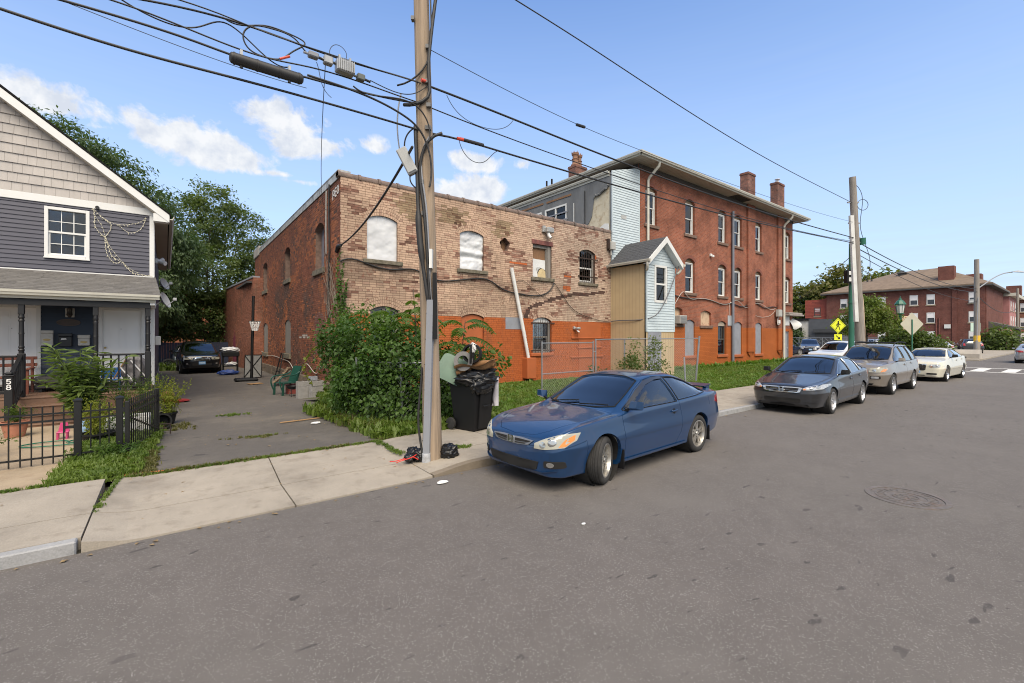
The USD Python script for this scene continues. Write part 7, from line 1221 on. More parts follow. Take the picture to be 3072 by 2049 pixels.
# ------------------------------------------------------------------ utility poles,wires,signs
M_pole=mat('weathered_pole',(.27,.205,.145),.9,var=.28,vs=7,bump=.7,bs=26,stretch=(3,3,.12),dirt=(.11,.085,.065),dscale=4,damt=.6);M_pvc=mat('grey_conduit',(.215,.225,.25),.45,var=.06,vs=3,dirt=(.22,.23,.25),dscale=3);M_green=mat('green_pole_paint',(.02,.11,.07),.4,var=.15);M_alu=mat('cast_alloy',(.34,.35,.36),.45,metal=.5,var=.12,vs=9);M_redtape=mat('red_tape',(.55,.06,.03),.5)
P1=lambda z:np.array([3.43-.020*z,6.55+.0155*z,z]);KB=M_cable
up=thing('utility_pole','tall weathered wooden pole with a grey conduit beside the driveway mouth','utility pole',(3.43,6.55,0))
zs_=np.linspace(-.1,8.6,22);part(up,'post',tube([P1(z) for z in zs_],np.interp(zs_,[0,1,8.6],[.155,.148,.118]),20),M_pole,40)
Rv,Fv=np.array([math.sin(YAW),-math.cos(YAW),0]),np.array([math.cos(YAW),math.sin(YAW),0])
def onp(z,r,f):return P1(z)+Rv*r-Fv*f
def guard(z0,z1,r0,r1,w):return hull([onp(z,r+a,f) for z,r in ((z0,r0),(z1,r1)) for a,f in ((-w,.13),(w,.13),(-w*.8,.21),(w*.8,.21))])
part(up,'conduit_guard',guard(.18,2.62,-.07,.055,.062),M_pvc);part(up,'conduit_guard',guard(2.0,3.05,.115,.13,.03),M_plast)
part(up,'conduit_foot',tube([onp(-.05,-.08,.16),onp(.2,-.075,.17)],.07,12),mat('peeled_grey_pipe',(.42,.43,.45),.6,var=.2,vs=12,dirt=(.12,.11,.10),dscale=9),40)
for k in range(6):part(up,'screw',ball(onp(.4+.4*k,-.115+.021*k,.19),.010,1),M_dark)
part(up,'riser_cable',tube(spline([onp(2.6,.02,.18),onp(3.1,-.04,.18),onp(3.6,-.09,.16),onp(4.4,-.11,.14),onp(5.0,-.12,.12),onp(5.4,-.13,.10)],24),[.03]*6+[.052]*6+[.03]*12,8),KB,True);part(up,'riser_cable',tube(spline([onp(2.6,.045,.17),onp(3.4,.02,.16),onp(4.2,-.03,.15),onp(4.8,-.05,.15),onp(5.1,.06,.16),onp(5.28,.3,.12)],24),.024,7),KB,True);part(up,'riser_cable',tube(spline([onp(2.6,.07,.16),onp(3.4,.045,.15),onp(4.3,.0,.14),onp(4.95,-.02,.15),onp(5.2,.10,.16)],24),.016,6),M_pvc,True)
part(up,'riser_cable',tube(spline([onp(8.5,.40,.05),onp(7.5,.26,.1),onp(6.6,.14,.14),onp(6.1,.12,.15),onp(5.85,.10,.15),onp(5.75,-.02,.16),onp(5.74,-.3,.1)],30),.028,7),KB,True);part(up,'riser_cable',tube(spline([onp(8.5,.32,.05),onp(7.2,.17,.12),onp(6.7,.16,.14),onp(6.4,.10,.15),onp(6.15,-.1,.15),onp(6.05,-.4,.1)],24),.014,6),KB,True)
part(up,'ground_cable',tube(spline([onp(1.55,-.12,.1),onp(1.1,-.16,.12),onp(.7,-.19,.14),onp(.3,-.15,.16),onp(.03,-.10,.2)],20),.02,6),KB,True)
part(up,'pole_tag',guard(3.12,3.42,.075,.085,.028),M_white)
for z,r,w in ((6.1,.05,.09),(5.72,.10,.07),(5.36,.08,.09),(6.65,.10,.05),(7.1,-.12,.05),(4.5,-.03,.05),(4.0,-.03,.05)):part(up,'bracket',hull([onp(z+a,r+b,f) for a in (-.03,.03) for b in (-w*.5,w*.5) for f in (.08,.155)]),mat('bracket_steel',(.13,.13,.13),.6,metal=.5))
tb=thing('terminal_box','grey cable terminal box hanging tilted on the left of the tall pole','cable box',(2.98,6.4,4.8));bm=frame(onp(4.82,-.26,.14),Rv,np.array([0,0,1]));bm=bm@trimesh.transformations.rotation_matrix(.48,(0,0,1));part(tb,'case',xf(cbx(-.085,.085,-.22,.22,-.06,.06,.015),bm),mat('terminal_grey',(.36,.365,.355),.5,var=.06));part(tb,'cover',xf(cbx(-.07,.07,-.20,.20,.06,.075,.012),bm),mat('terminal_grey'))
for k,(a,b) in enumerate((((-.38,5.02),(-.34,5.9)),((-.30,5.05),(-.16,5.35)),((-.22,4.6),(-.13,4.4)))):part(tb,'lead',tube(spline([onp(a[1],a[0],.14),onp((a[1]+b[1])/2,(a[0]+b[0])/2-.04,.15),onp(b[1],b[0],.12)],12),.012,6),M_pvc if k ==0 else KB,True)
def wire(label,pts,r,name='overhead_wire',m=None,k=60,Y=6.6):return cable(name,label,[(x,Y,z) if len(q) ==2 else q for q in pts for x,z in [q[:2]]],r*.76,m,'cable',None,k)
wire('black cable bundle running along the top left towards the tall pole',[(-4.5,5.6),(-.31,5.84),(.58,5.99),(1.19,6.01),(1.85,6.01),(2.48,6.05),(3.3,6.10)],.018);wire('twin cable just under the topmost left cable bundle',[(-4.5,5.75),(0,5.98),(.56,6.0),(.98,5.98),(1.51,5.99),(2.22,6.02),(3.3,6.08)],.012,Y=6.56)
wire('cable carrying the amplifier boxes left of the tall pole',[(-4.5,5.6),(-1.29,5.66),(-.31,5.74),(.42,5.69),(1.08,5.68),(1.51,5.74),(2.1,5.78),(3.3,5.78)],.014);wire('cable bundle carrying the black splice case',[(-4.5,5.5),(-.94,5.53),(-.31,5.56),(.25,5.56),(.65,5.54),(1.45,5.56),(2.1,5.60),(3.3,5.76)],.020,Y=6.55);wire('lowest heavy cable crossing the left of the sky to the tall pole',[(-4.5,5.3),(-1.29,5.28),(-.31,5.25),(.51,5.28),(1.65,5.32),(3.39,5.34)],.022)
wire('thin stray wire high on the left',[(-4.5,5.9),(-1.2,5.75),(.2,5.62),(1.6,5.6)],.006,Y=6.9);wire('coiled slack cable looping below the topmost left bundle',[(.56,6.0),(.75,5.98),(1.0,6.08),(1.3,6.10),(1.51,6.05),(1.38,5.90),(1.20,5.72),(1.0,5.68),(.84,5.72),(.78,5.86),(.88,6.02),(1.1,6.08),(1.4,6.05),(1.52,5.94),(1.62,5.90)],.013,k=90);wire('drooping slack cable left of the coiled loop',[(-1.0,6.2),(-.5,5.85),(-.1,5.72),(.3,5.78),(.55,5.95),(.9,5.80),(1.3,5.66)],.012,Y=6.63);wire('curved cable dropping from the splice case into the pole',[(1.5,5.53),(2.2,5.52),(2.8,5.42),(3.1,5.28),(3.28,5.0),(3.30,4.4)],.022,Y=6.42);wire('second curved cable bending down beside the pole',[(2.1,5.58),(2.8,5.62),(3.1,5.58),(3.25,5.42),(3.27,5.1)],.016,Y=6.4)
wire('small loop of wire standing above the amplifier',[(1.86,5.98),(1.85,6.12),(1.95,6.2),(2.06,6.14),(2.05,6.02),(1.92,5.95)],.006);wire('wire stub hanging under the amplifier',[(1.66,5.85),(1.70,5.7),(1.74,5.55),(1.86,5.42)],.006)
sc=thing('splice_case','long black cylindrical splice case hanging on the left cables','splice case',(1.04,6.5,5.5));sa,sb_=np.array([.62,6.48,5.47]),np.array([1.46,6.48,5.48]);part(sc,'body',tube([sa,sa+(sb_-sa)*.02,sa+(sb_-sa)*.06,sa+(sb_-sa)*.94,sa+(sb_-sa)*.98,sb_],[.04,.062,.068,.068,.062,.04],16),KB,40)
for t_ in (.06,.36,.66,.94):part(sc,'ring',tube([sa+(sb_-sa)*(t_-.012),sa+(sb_-sa)*(t_+.012)],.073,16),KB,40)
for t_ in (.15,.8):part(sc,'hanger',bx(*(sa+(sb_-sa)*t_)[[0,0]]+np.array([-.015,.015]),6.46,6.52,5.53,5.60),M_alu);part(sc,'valve',tube([sa+(sb_-sa)*t_-[0,0,.06],sa+(sb_-sa)*t_-[0,0,.095]],.018,8),KB)
am=thing('line_amplifier','finned silver amplifier box on the cables left of the tall pole','amplifier',(2.0,6.5,5.85));part(am,'housing',cbx(1.90,2.15,6.46,6.60,5.78,5.95,.015),M_alu)
for k in range(9):part(am,'fin',bx(1.915+.026*k,1.927+.026*k,6.435,6.46,5.79,5.94),M_alu)
for x in (1.95,2.10):part(am,'strap',bx(x-.012,x+.012,6.52,6.56,5.95,6.03),M_alu)
for n_,l_,x0,x1,z0,z1,m in (('cable_tap','small grey tap beside the coiled cable loop',1.54,1.67,5.86,5.93,M_pvc),('cable_tap','pale grey tap between loop and silver amplifier',1.74,1.86,5.84,5.95,M_alu),('cable_tap','dark tap right of the silver amplifier',2.20,2.31,5.77,5.86,mat('dark_tap',(.10,.11,.10),.5))):
    t=thing(n_,l_,'cable tap',(x0,6.5,z0));part(t,'case',cbx(x0,x1,6.5,6.6,z0,z1,.012),m);part(t,'port',tube([(x0-.06,6.55,(z0+z1)/2),(x0,6.55,(z0+z1)/2)],.016,8),m);part(t,'port',tube([(x1,6.55,(z0+z1)/2),(x1+.09,6.55,(z0+z1)/2-.01)],.018,8),KB)
wire('jumper cable from the dark tap to the pole',[(2.38,5.80),(2.7,5.76),(3.0,5.80),(3.2,5.93),(3.35,6.1)],.010,Y=6.5)
wire('heavy upper cable from the tall pole to the second pole',[(3.3,6.1),(4.83,6.08),(6.86,6.03),(9.44,6.0),(13.85,6.04),(19,6.2),(24.4,6.43)],.026);wire('middle cable from the tall pole to the second pole',[(3.4,5.76),(4.83,5.70),(6.86,5.66),(9.1,5.64),(13.85,5.70),(24.4,6.27)],.014);wire('lower cable bundle with splices between the two poles',[(3.39,5.34),(4.0,5.39),(4.64,5.40),(5.89,5.41),(9.1,5.46),(13.85,5.62),(24.4,6.2)],.024);wire('thin high wire from the tall pole to the second pole',[(3.4,6.7),(4.83,6.57),(6.86,6.46),(8.92,6.46),(13.85,6.57),(24.3,7.12)],.008);wire('twisted wire crossing the upper sky to the top of the second pole',[(2.0,8.5),(5.18,8.31),(6.48,8.26),(9.1,8.11),(13.85,7.9),(18.9,7.88),(24.1,7.95)],.015)
wire('slack loop of cable under the lower bundle right of the tall pole',[(3.95,5.38),(4.02,5.22),(4.2,5.09),(4.45,5.12),(4.64,5.30),(4.8,5.41)],.008);wire('small slack loop under the heavy upper cable',[(3.7,6.05),(4.0,5.78),(4.4,5.72),(4.9,5.85),(5.1,6.05)],.007,Y=6.58)
for x,z,l_,a in ((6.9,6.46,'black insulator on the thin high wire',1),(4.2,5.41,'black splice sleeve on the lower cable bundle',2)):solo('wire_sleeve',tube([(x-.12*a,6.6,z-.01),(x+.12*a,6.6,z+.005)],.03,10),KB,l_,'sleeve',smooth=40)
solo('wire_sleeve',tube([(3.2,6.5,6.09),(3.34,6.5,6.10)],.026,10),M_redtape,'red taped cable sleeve at the tall pole','sleeve');solo('wire_sleeve',tube([(1.2,6.6,5.72),(1.32,6.6,5.80)],.016,8),M_redtape,'red tag on the coiled slack cable','sleeve');solo('wire_sleeve',tube([(3.9,6.58,5.385),(4.02,6.58,5.395)],.027,8),M_redtape,'red taped cable sleeve right of the pole','sleeve')
cable('drop_cable','black drop cable slanting from the terminal box to the corner of the brick building',[(3.0,6.4,4.95),(3.6,9.6,4.8),(4.2,13.4,4.83),(4.36,14.6,4.9)],.022);solo('wire_sleeve',tube([(4.30,14.25,4.86),(4.40,14.85,4.93),(4.42,15.1,4.80)],[.05,.07,.06],10),KB,'thick black sleeve where the drop cable meets the brick corner','sleeve',smooth=40);cable('drop_cable','thin wire hanging from the amplifier to the red side wall',[(1.78,6.6,5.9),(2.4,9.2,5.4),(3.4,12.8,5.6),(4.46,16.2,6.4)],.006)
p2=thing('utility_pole','leaning grey utility pole with a white conduit behind the beige car','utility pole',(25.4,6.6,0));q2=lambda z:np.array([25.46-.145*z,6.6,z]);part(p2,'post',tube([q2(z) for z in np.linspace(-.1,9.1,12)],np.linspace(.20,.13,12),16),mat('grey_pole',(.24,.215,.19),.9,var=.25,vs=5,bump=.6,bs=20,stretch=(3,3,.15)),40);part(p2,'conduit',hull([q2(z)+Rv*a-Fv*f for z in (2.7,7.4) for a in (-.30,-.14) for f in (.05,.17)]),M_white);part(p2,'split_wood',hull([q2(z)+Rv*a-Fv*.02 for z,a in ((1.6,.22),(3.6,.24),(4.4,.15),(1.6,.1),(3.8,.1))]+[q2(2)+Rv*.15-Fv*.15]),mat('split_pole_wood',(.38,.29,.21),.85,var=.2,vs=6))
for z in (8.0,6.45,6.25,7.1):part(p2,'bracket',tube([q2(z)-Rv*.28,q2(z)+Rv*.22],.035,6),M_alu)
part(p2,'transformer_pot',tube([q2(6.15)+Rv*.32,q2(6.45)+Rv*.32],.13,12),M_green,40)
part(p2,'cable_coil',tube([q2(7.9)+Rv*(.4+.24*math.cos(a))+[0,0,.24*math.sin(a)] for a in np.linspace(0,12,40)],.012,5),KB);part(p2,'hanging_cable',tube(spline([q2(8.8)+Rv*.1,q2(8.2)+Rv*.4,q2(7.0)+Rv*.25,q2(5.6)+Rv*.6,q2(4.6)+Rv*.35],24),.012,5),KB)
sg=thing('signal_pole','green signal pole with a black two lamp head beside the leaning grey pole','signal pole',(27.6,7.6,0));part(sg,'post',tube([(27.62,7.6,0),(27.62,7.6,6.75)],[.14,.10],14),M_green,40);part(sg,'collar',tube([(27.62,7.6,3.7),(27.62,7.6,3.8)],.15,14),M_green);hd=frame((27.42,7.62,5.05),Rv,(0,0,1));part(sg,'lamp_head',xf(cbx(-.24,.14,-.32,.32,-.08,.18,.02),hd),M_plast)
for z in (-.16,.16):part(sg,'lamp_lens',xf(cbx(-.17,.07,z-.10,z+.10,.18,.20,.02),hd),M_white)
def sign_post(name,lab,c,post_h,z,s,m,post_m,back=False,r=.035):
    t=thing(name,lab,'road sign',(*c,0));part(t,'post',tube([(c[0],c[1],0),(c[0],c[1],post_h)],r,8),post_m,40);M=frame((*(np.array(c)+(Fv*.02)[:2]*(1 if back else -1.6)),z),Rv,(0,0,1));d=Polygon([(0,-s),(s,0),(0,s),(-s,0)]).buffer(-.05).buffer(.05);part(t,'panel',xf(prism(d,.008),M),m);return t,M,d
M_yel=mat('fluorescent_yellow',(.62,.66,.02),.45,var=.03);M_signb=mat('sign_back',(.40,.38,.30),.5,var=.06,vs=3)
sign_post('road_sign','plain beige back of a diamond sign on a thin green post beyond the cream car',(32.2,6.12),2.95,2.70,.64,M_signb,M_green,True)
t,M,d=sign_post('crossing_sign','yellow diamond pedestrian crossing sign with a small arrow plate',(41.0,12.15),3.4,2.85,.60,M_yel,M_yel);part(t,'border',xf(mv(prism(d.buffer(-.04).difference(d.buffer(-.06)),.003),(0,0,.008)),M),M_plast)
walk=unary_union([Point(.02,.30).buffer(.055),LineString([(.02,.22),(.0,.02)]).buffer(.055),LineString([(.0,.02),(.10,-.14),(.10,-.30)]).buffer(.03),LineString([(.0,.02),(-.08,-.14),(-.17,-.28)]).buffer(.03),LineString([(.02,.2),(.13,.06),(.19,.07)]).buffer(.025),LineString([(.02,.2),(-.09,.10),(-.11,-.02)]).buffer(.025)]);part(t,'walker_symbol',xf(mv(prism(walk,.003),(0,0,.008)),M),M_plast)
M2=frame((*(np.array([41.0,12.15])-Fv[:2]*.04),1.95),Rv,(0,0,1));part(t,'arrow_plate',xf(prism(sbox(-.30,-.24,.30,.24),.008),M2),M_yel);part(t,'arrow_symbol',xf(mv(prism(unary_union([LineString([(-.14,.12),(.06,-.06)]).buffer(.035),Polygon([(.14,-.14),(.15,.06),(-.06,-.13)])]),.003),(0,0,.008)),M2),M_plast)
lp=thing('street_lantern','green lamp post with a pagoda shaped lantern beyond the cream car','street lamp',(56.9,11.7,0));part(lp,'post',lathe([(.22,0),(.22,.5),(.13,.7),(.12,4.0),(.16,4.1),(.16,4.2)],(56.9,11.7,0),12),M_green,40);part(lp,'lantern_glass',lathe([(.24,4.25),(.36,5.15)],(56.9,11.7,0),8),mat('lantern_white',(.6,.6,.58),.4));part(lp,'lantern_base',lathe([(.16,4.15),(.32,4.22),(.32,4.28),(.1,4.28)],(56.9,11.7,0),8),M_green);part(lp,'lantern_roof',lathe([(.46,5.1),(.46,5.18),(.25,5.5),(.12,5.6),(.12,5.7),(.04,5.75),(.03,5.95),(0,5.96)],(56.9,11.7,0),8),M_green)
for k in range(8):a=k*math.pi/4;part(lp,'glazing_rib',tube([(56.9+.25*math.cos(a),11.7+.25*math.sin(a),4.25),(56.9+.37*math.cos(a),11.7+.37*math.sin(a),5.15)],.018,4),M_green)
part(lp,'banner',xf(prism(sbox(.15,2.6,.95,4.0),.03),frame((56.9,11.7,0),Rv,(0,0,1))),mat('orange_cream_banner',(.55,.40,.28),.7,var=.2,vs=3))
p3=thing('utility_pole','wooden pole with a street lamp arm at the far street corner','utility pole',(61.75,7.0,0));part(p3,'post',tube([(61.75,7,0),(61.62,7,9.4)],[.24,.18],12),mat('grey_pole'),40);part(p3,'lamp_arm',tube(spline([np.array([61.65,7,6.6])+Rv*a+[0,0,b] for a,b in ((.1,.0),(1.2,.75),(2.6,1.45),(3.4,1.55))],20),.05,6),M_alu);part(p3,'lamp_head',hull([np.array([61.65,7,8.2])+Rv*a+Fv*b+[0,0,c] for a,b,c in ((3.3,-.1,0),(3.3,.1,0),(4.6,-.16,-.05),(4.6,.16,-.05),(4.0,0,.16))]),M_alu);part(p3,'yellow_marker',tube([(61.75,7,1.5),(61.74,7,2.1)],.25,12),mat('marker_yellow',(.7,.42,.03),.5),40)
solo('guy_wire',tube([(61.65,6.9,6.3),*[(60.3,6.85,.9)]],.03,5),M_pvc,'pale guy wire staying the far lamp pole','wire');p4=solo('utility_pole',tube([(104,7.4,0),(104,7.4,9.4)],[.2,.15],10),mat('grey_pole'),'farthest utility pole at the right edge','utility pole')
for z0,z1,l_ in ((6.5,6.6,'highest wire from the second pole to the far lamp pole'),(6.2,6.3,'middle wire from the second pole to the far lamp pole'),(5.95,5.4,'lowest wire from the second pole to the far lamp pole')):cable('overhead_wire',l_,sag((24.6,6.8,z0),(61.7,7,z1),.55,24),.022 if z0 > 6 else .016,k=50)
cable('overhead_wire','wire from the far lamp pole on to the farthest pole',sag((61.7,7,6.0),(104,7.4,6.4),1.2,24),.03,k=40);cable('overhead_wire','slanting wire from the leaning pole towards the grey shop',[(24.8,6.6,5.9),(33,11,5.2),(48,19,4.3)],.015,k=20)
# ------------------------------------------------------------------ chain link fences
M_galv=mat('galvanised_steel',(.27,.28,.29),.45,metal=.6,var=.15,vs=6)
def chainlink(t,a,b,z0,z1,pitch=.066,r=.0021):
    a,b=np.array([*a,0.]),np.array([*b,0.]);L=np.linalg.norm(b-a);d=(b-a)/L;h=z1-z0;out=[]
    for s_ in (1,-1):
        for c in np.arange(-h,L+h,pitch*1.4142):
            u0,u1=(c,c+h) if s_ > 0 else (c+h,c);t0,t1=0.0,1.0;du=u1-u0;lo,hi=sorted(((0-u0)/du,(L-u0)/du));t0,t1=max(t0,lo),min(t1,hi)
            if t1-t0 > .01:out.append(tube([a+d*(u0+du*t0)+[0,0,z0+h*t0],a+d*(u0+du*t1)+[0,0,z0+h*t1]],r,3,False))
    part(t,'wire_mesh',out,M_galv,kind='stuff')
def pole_(t,n,p,q,r=.03):part(t,n,tube([p,q],r,8),M_galv,40)
cf=thing('chain_link_fence','chain link fence panels in front of the tan vestibule','fence',(14.5,10.8,0));A_,B_,C_=(12.1,10.85),(14.15,11.2),(17.7,10.3)
for p,h in ((A_,1.95),(B_,1.95)):pole_(cf,'post',(*p,-.05),(*p,h))
pole_(cf,'post',(17.68,10.3,-.05),(17.85,10.22,2.05),.04);pole_(cf,'post',(16.3,9.9,-.05),(16.5,10.1,1.2));pole_(cf,'top_rail',(*A_,1.92),(*B_,1.93),.022);pole_(cf,'top_rail',(*B_,1.93),(17.8,10.25,1.95),.022);chainlink(cf,A_,B_,.05,1.9);chainlink(cf,B_,C_,.05,1.9)
cg=thing('chain_link_gate','chain link gate on a silver frame behind the blue coupe','gate',(10.7,10.8,0));g0,g1=(9.45,10.72),(11.95,10.83)
for p in (g0,g1):pole_(cg,'stile',(*p,.02),(*p,1.88),.024)
for z in (1.82,.84):pole_(cg,'rail',(*g0,z),(*g1,z),.02)
chainlink(cg,g0,g1,.05,1.82)
for z in (.5,1.5):part(cg,'hinge',tube([(*g1,z),(*A_,z)],.02,6),M_galv)
f2=thing('chain_link_fence','chain link fence buried in vines behind the tall pole','fence',(4.6,9.3,0));D_=[(3.6,10.6),(4.15,9.35),(5.6,9.1)]
for p in D_:pole_(f2,'post',(*p,0),(p[0]-.05,p[1],1.55),.028)
for a,b in zip(D_[:-1],D_[1:]):pole_(f2,'top_rail',(*a,1.45),(*b,1.45),.02);chainlink(f2,a,b,.05,1.42,.075)
bp=thing('iron_fence','short black iron fence panel half covered by vines beside the driveway','fence',(3.9,11.8,0));w2=Wall((3.50,12.18),(.83,-.56));part(bp,'fence_post',w2.box(-.04,.04,-.05,1.12,-.04,.04,.005),M_glossk)
for z in (.16,.95):part(bp,'rail',w2.box(.04,1.6,z-.013,z+.013,-.013,.013),M_glossk)
for k in range(12):part(bp,'picket',w2.box(.12+.115*k,.137+.115*k,.08,1.08,-.0085,.0085,.003),M_glossk)
part(bp,'brace',w2.tube([(.06,.25,.02),(1.5,.8,.02)],.015,5),M_glossk)
f3=thing('chain_link_fence','long chain link fence across the far car park','fence',(59,17,0))
for k in range(8):pole_(f3,'post',(59.5,9.5+2.4*k,0),(59.5,9.5+2.4*k,1.9),.04)
pole_(f3,'top_rail',(59.5,9.5,1.85),(59.5,26.3,1.85),.03);chainlink(f3,(59.5,9.5),(59.5,26.3),.05,1.85,.35,.008)
# ------------------------------------------------------------------ wheeled bin with rubbish at the pole
BX,BY=5.08,7.95;bn=thing('wheeled_bin','black wheeled rubbish bin overflowing beside the tall pole','bin',(BX,BY,.115));ba=lambda g:rz(g,.25,(BX,BY,0));z0=.115
part(bn,'body',ba(hull([(BX+s*a,BY+u*b,z0+z) for s in (-1,1) for u in (-1,1) for a,b,z in ((.24,.27,.03),(.22,.24,.0),(.31,.36,.95))])),M_plast);part(bn,'rim',ba(cat([cbx(BX-.34,BX+.34,BY-.39,BY-.33,z0+.93,z0+.99,.01),cbx(BX-.34,BX+.34,BY+.33,BY+.39,z0+.93,z0+.99,.01),cbx(BX-.34,BX-.29,BY-.33,BY+.33,z0+.93,z0+.99,.01),cbx(BX+.29,BX+.34,BY-.33,BY+.33,z0+.93,z0+.99,.01)])),M_plast);part(bn,'front_rib',ba(hull([(BX+a,BY-b,z0+z) for a,b,z in ((-.15,.27,.05),(.15,.27,.05),(-.17,.37,.8),(.17,.37,.8),(-.15,.30,.05),(.15,.30,.05),(-.17,.39,.8),(.17,.39,.8))])),M_plast);part(bn,'grip_bar',ba(cbx(BX-.10,BX+.10,BY-.41,BY-.38,z0+.50,z0+.53,.008)),M_plast)
for s_ in (-1,1):part(bn,'wheel',ba(mv(rot(lathe([(0,-.03),(.08,-.03),(.12,-.025),(.125,0),(.12,.025),(.08,.03),(0,.03)],(0,0,0),20),(0,1,0),math.pi/2),(BX+.31*s_-.02,BY+.30,z0+.13))),M_tyre,40)
lidg=fine_sheet(sbox(-.30,-.28,.30,.28).buffer(-.1).buffer(.1),.06,lambda a,b:.05-.25*(a*a+b*b));part(bn,'lid',xf((lidg[0],lidg[1]),frame((BX-.36,BY+.22,z0+1.24),Rv*.9+np.array([0,0,-.45]),(.15,.3,.9))),mat('faded_green_lid',(.10,.165,.115),.55,var=.12,vs=3),True)
def crumple(c,s,seed,amp=.45,n=3,fr=3.0):v,f=ball((0,0,0),1,n);k=1+amp*(meshkit.fbm(v*fr+seed,4,seed)[:,None]-.5)*2;k2=1+.18*np.abs(np.sin(v[:,:1]*9+v[:,2:]*7+seed));return v*k*k2*np.asarray(s)+np.asarray(c),f
M_bag=mat('black_bag_plastic',(.006,.006,.0065),.32,var=.3,vs=6,bump=.6,bs=14);zt=z0+1.0
solo('rubbish_bag',crumple((BX+.05,BY-.10,zt+.06),(.40,.36,.17),3),M_bag,'black rubbish bag bulging out of the top of the wheeled bin','bag',smooth=True);solo('rubbish_bag',crumple((BX-.02,BY-.40,zt-.06),(.24,.08,.16),5),M_bag,'black bag hanging over the front rim of the wheeled bin','bag',smooth=True);solo('black_clothing',crumple((BX+.20,BY+.0,zt+.20),(.28,.26,.09),9),mat('black_cloth',(.012,.012,.014),.9,var=.3),'black cloth heaped on the rubbish in the wheeled bin','cloth',smooth=True)
v,f=fine_sheet(sbox(-.42,-.2,.42,.2),.03,lambda a,b:.05*np.sin(a*9+b*5)+.035*np.sin(b*23+a*4)-.2*a*a+.06*a);solo('brown_jacket',cat([(xf((v,f),frame((BX-.02,BY-.16,zt+.29),Rv+np.array([0,0,.18]),-Fv*.9+np.array([0,0,.2])))),tube(spline([np.array([BX,BY-.16,zt+.27])+Rv*a+[0,0,b] for a,b in ((-.42,-.10),(-.2,-.02),(.1,.10),(.36,.08))],14),[.05]*7+[.06]*7,8)]),mat('brown_cloth',(.21,.11,.045),.9,var=.2,vs=8,bump=.3,bs=30),'brown jacket thrown across the rubbish in the wheeled bin','jacket',smooth=True)
v,f=fine_sheet(sbox(-.09,-.30,.09,.30),.03,lambda a,b:.02*np.sin(a*40)+.015*np.sin(b*12));solo('grey_shirt',cat([xf((v,f),frame((BX+.36,BY-.28,zt-.22),Rv,(0,0,1))),xf((v,f),frame((BX+.38,BY-.25,zt-.22),Fv,(0,0,1)))]),mat('pale_grey_cloth',(.42,.41,.44),.9,var=.08,bump=.3,bs=25),'pale grey sleeve hanging down the side of the wheeled bin','shirt',smooth=True)
tsm=frame((BX-.25,BY-.05,zt+.42),Rv*.95-Fv*.2,(.0,.1,1));ts=thing('broken_fan','broken grey ring with a square black panel on top of the wheeled bin','broken appliance',tuple(tsm[:3,3]));part(ts,'ring',xf(rot(lathe([(.115,0),(.20,0),(.20,.03),(.115,.03),(.115,0)],(0,0,0),28),(0,0,1),0),tsm),mat('warm_grey_plastic',(.20,.19,.18),.5),40);part(ts,'hoop',xf(lathe([(.16,.0),(.20,.0),(.20,.12),(.16,.12)],(.17,.16,-.1),28),tsm),M_plast,40);part(ts,'panel',xf(cbx(.17,.19,-.05,.33,-.16,.14,.008),tsm),M_plast);part(ts,'panel_edge',xf(cbx(.165,.195,.33,.35,-.16,.15,.006),tsm),mat('warm_grey_plastic'));part(ts,'white_scrap',xf(crumple((.20,.28,-.02),(.07,.09,.05),4,n=2),tsm),M_white)
for k,(r,f,s,l_) in enumerate(((-.30,.05,.11,'left of the pole foot'),(-.19,.12,.10,'against the conduit at the pole foot'),(.26,.0,.13,'right of the pole foot'),(-.34,.20,.07,'with red ties in front of the pole foot'))):p=P1(.02)+Rv*r-Fv*f;solo('rubbish_bag',crumple((p[0],p[1],.08+s*.75),(s,s,s*.85),20+k),M_bag,'small black rubbish bag '+l_,'bag',smooth=True)
p=P1(0)-Fv*.24;solo('red_ties',[tube(spline([np.array([p[0],p[1],.1])+Rv*a-Fv*b+[0,0,c] for a,b,c in q],14),.007,5) for q in (((-.62,.05,0),(-.45,.02,.02),(-.3,0,.05),(-.18,.05,.03)),((-.5,.12,0),(-.38,.06,.03),(-.28,.03,.06),(-.22,-.03,.09)))],mat('red_plastic',(.55,.03,.02),.4),'red plastic ties trailing from a bag at the pole foot','ties')
# ------------------------------------------------------------------ plants:every leaf a small folded face
def unit(v):return v/np.maximum(np.linalg.norm(v,axis=-1,keepdims=True),1e-9)
def leaves(p,d,n,L,W,fold=.25,six=False):
    """leaves at p pointing along d with face normal about n"""
    d=unit(d);s=unit(np.cross(d,n));n=np.cross(s,d);L=np.asarray(L)[:,None];W=np.asarray(W)[:,None];k=len(p)
    if six:q=[p,p+d*L*.3+s*W+n*fold*W,p+d*L*.68+s*W*.75+n*fold*W-n*L*.04,p+d*L-n*L*.14,p+d*L*.68-s*W*.75+n*fold*W-n*L*.04,p+d*L*.3-s*W+n*fold*W];F=[[0,1,2],[0,2,3],[0,3,4],[0,4,5]]
    else:q=[p,p+d*L*.45+s*W+n*fold*W,p+d*L-n*L*.1,p+d*L*.45-s*W+n*fold*W];F=[[0,1,2],[0,2,3]]
    m=len(q);v=np.stack(q,1).reshape(-1,3);f=(np.arange(k)[:,None,None]*m+np.array(F)[None]).reshape(-1,3);return v,f
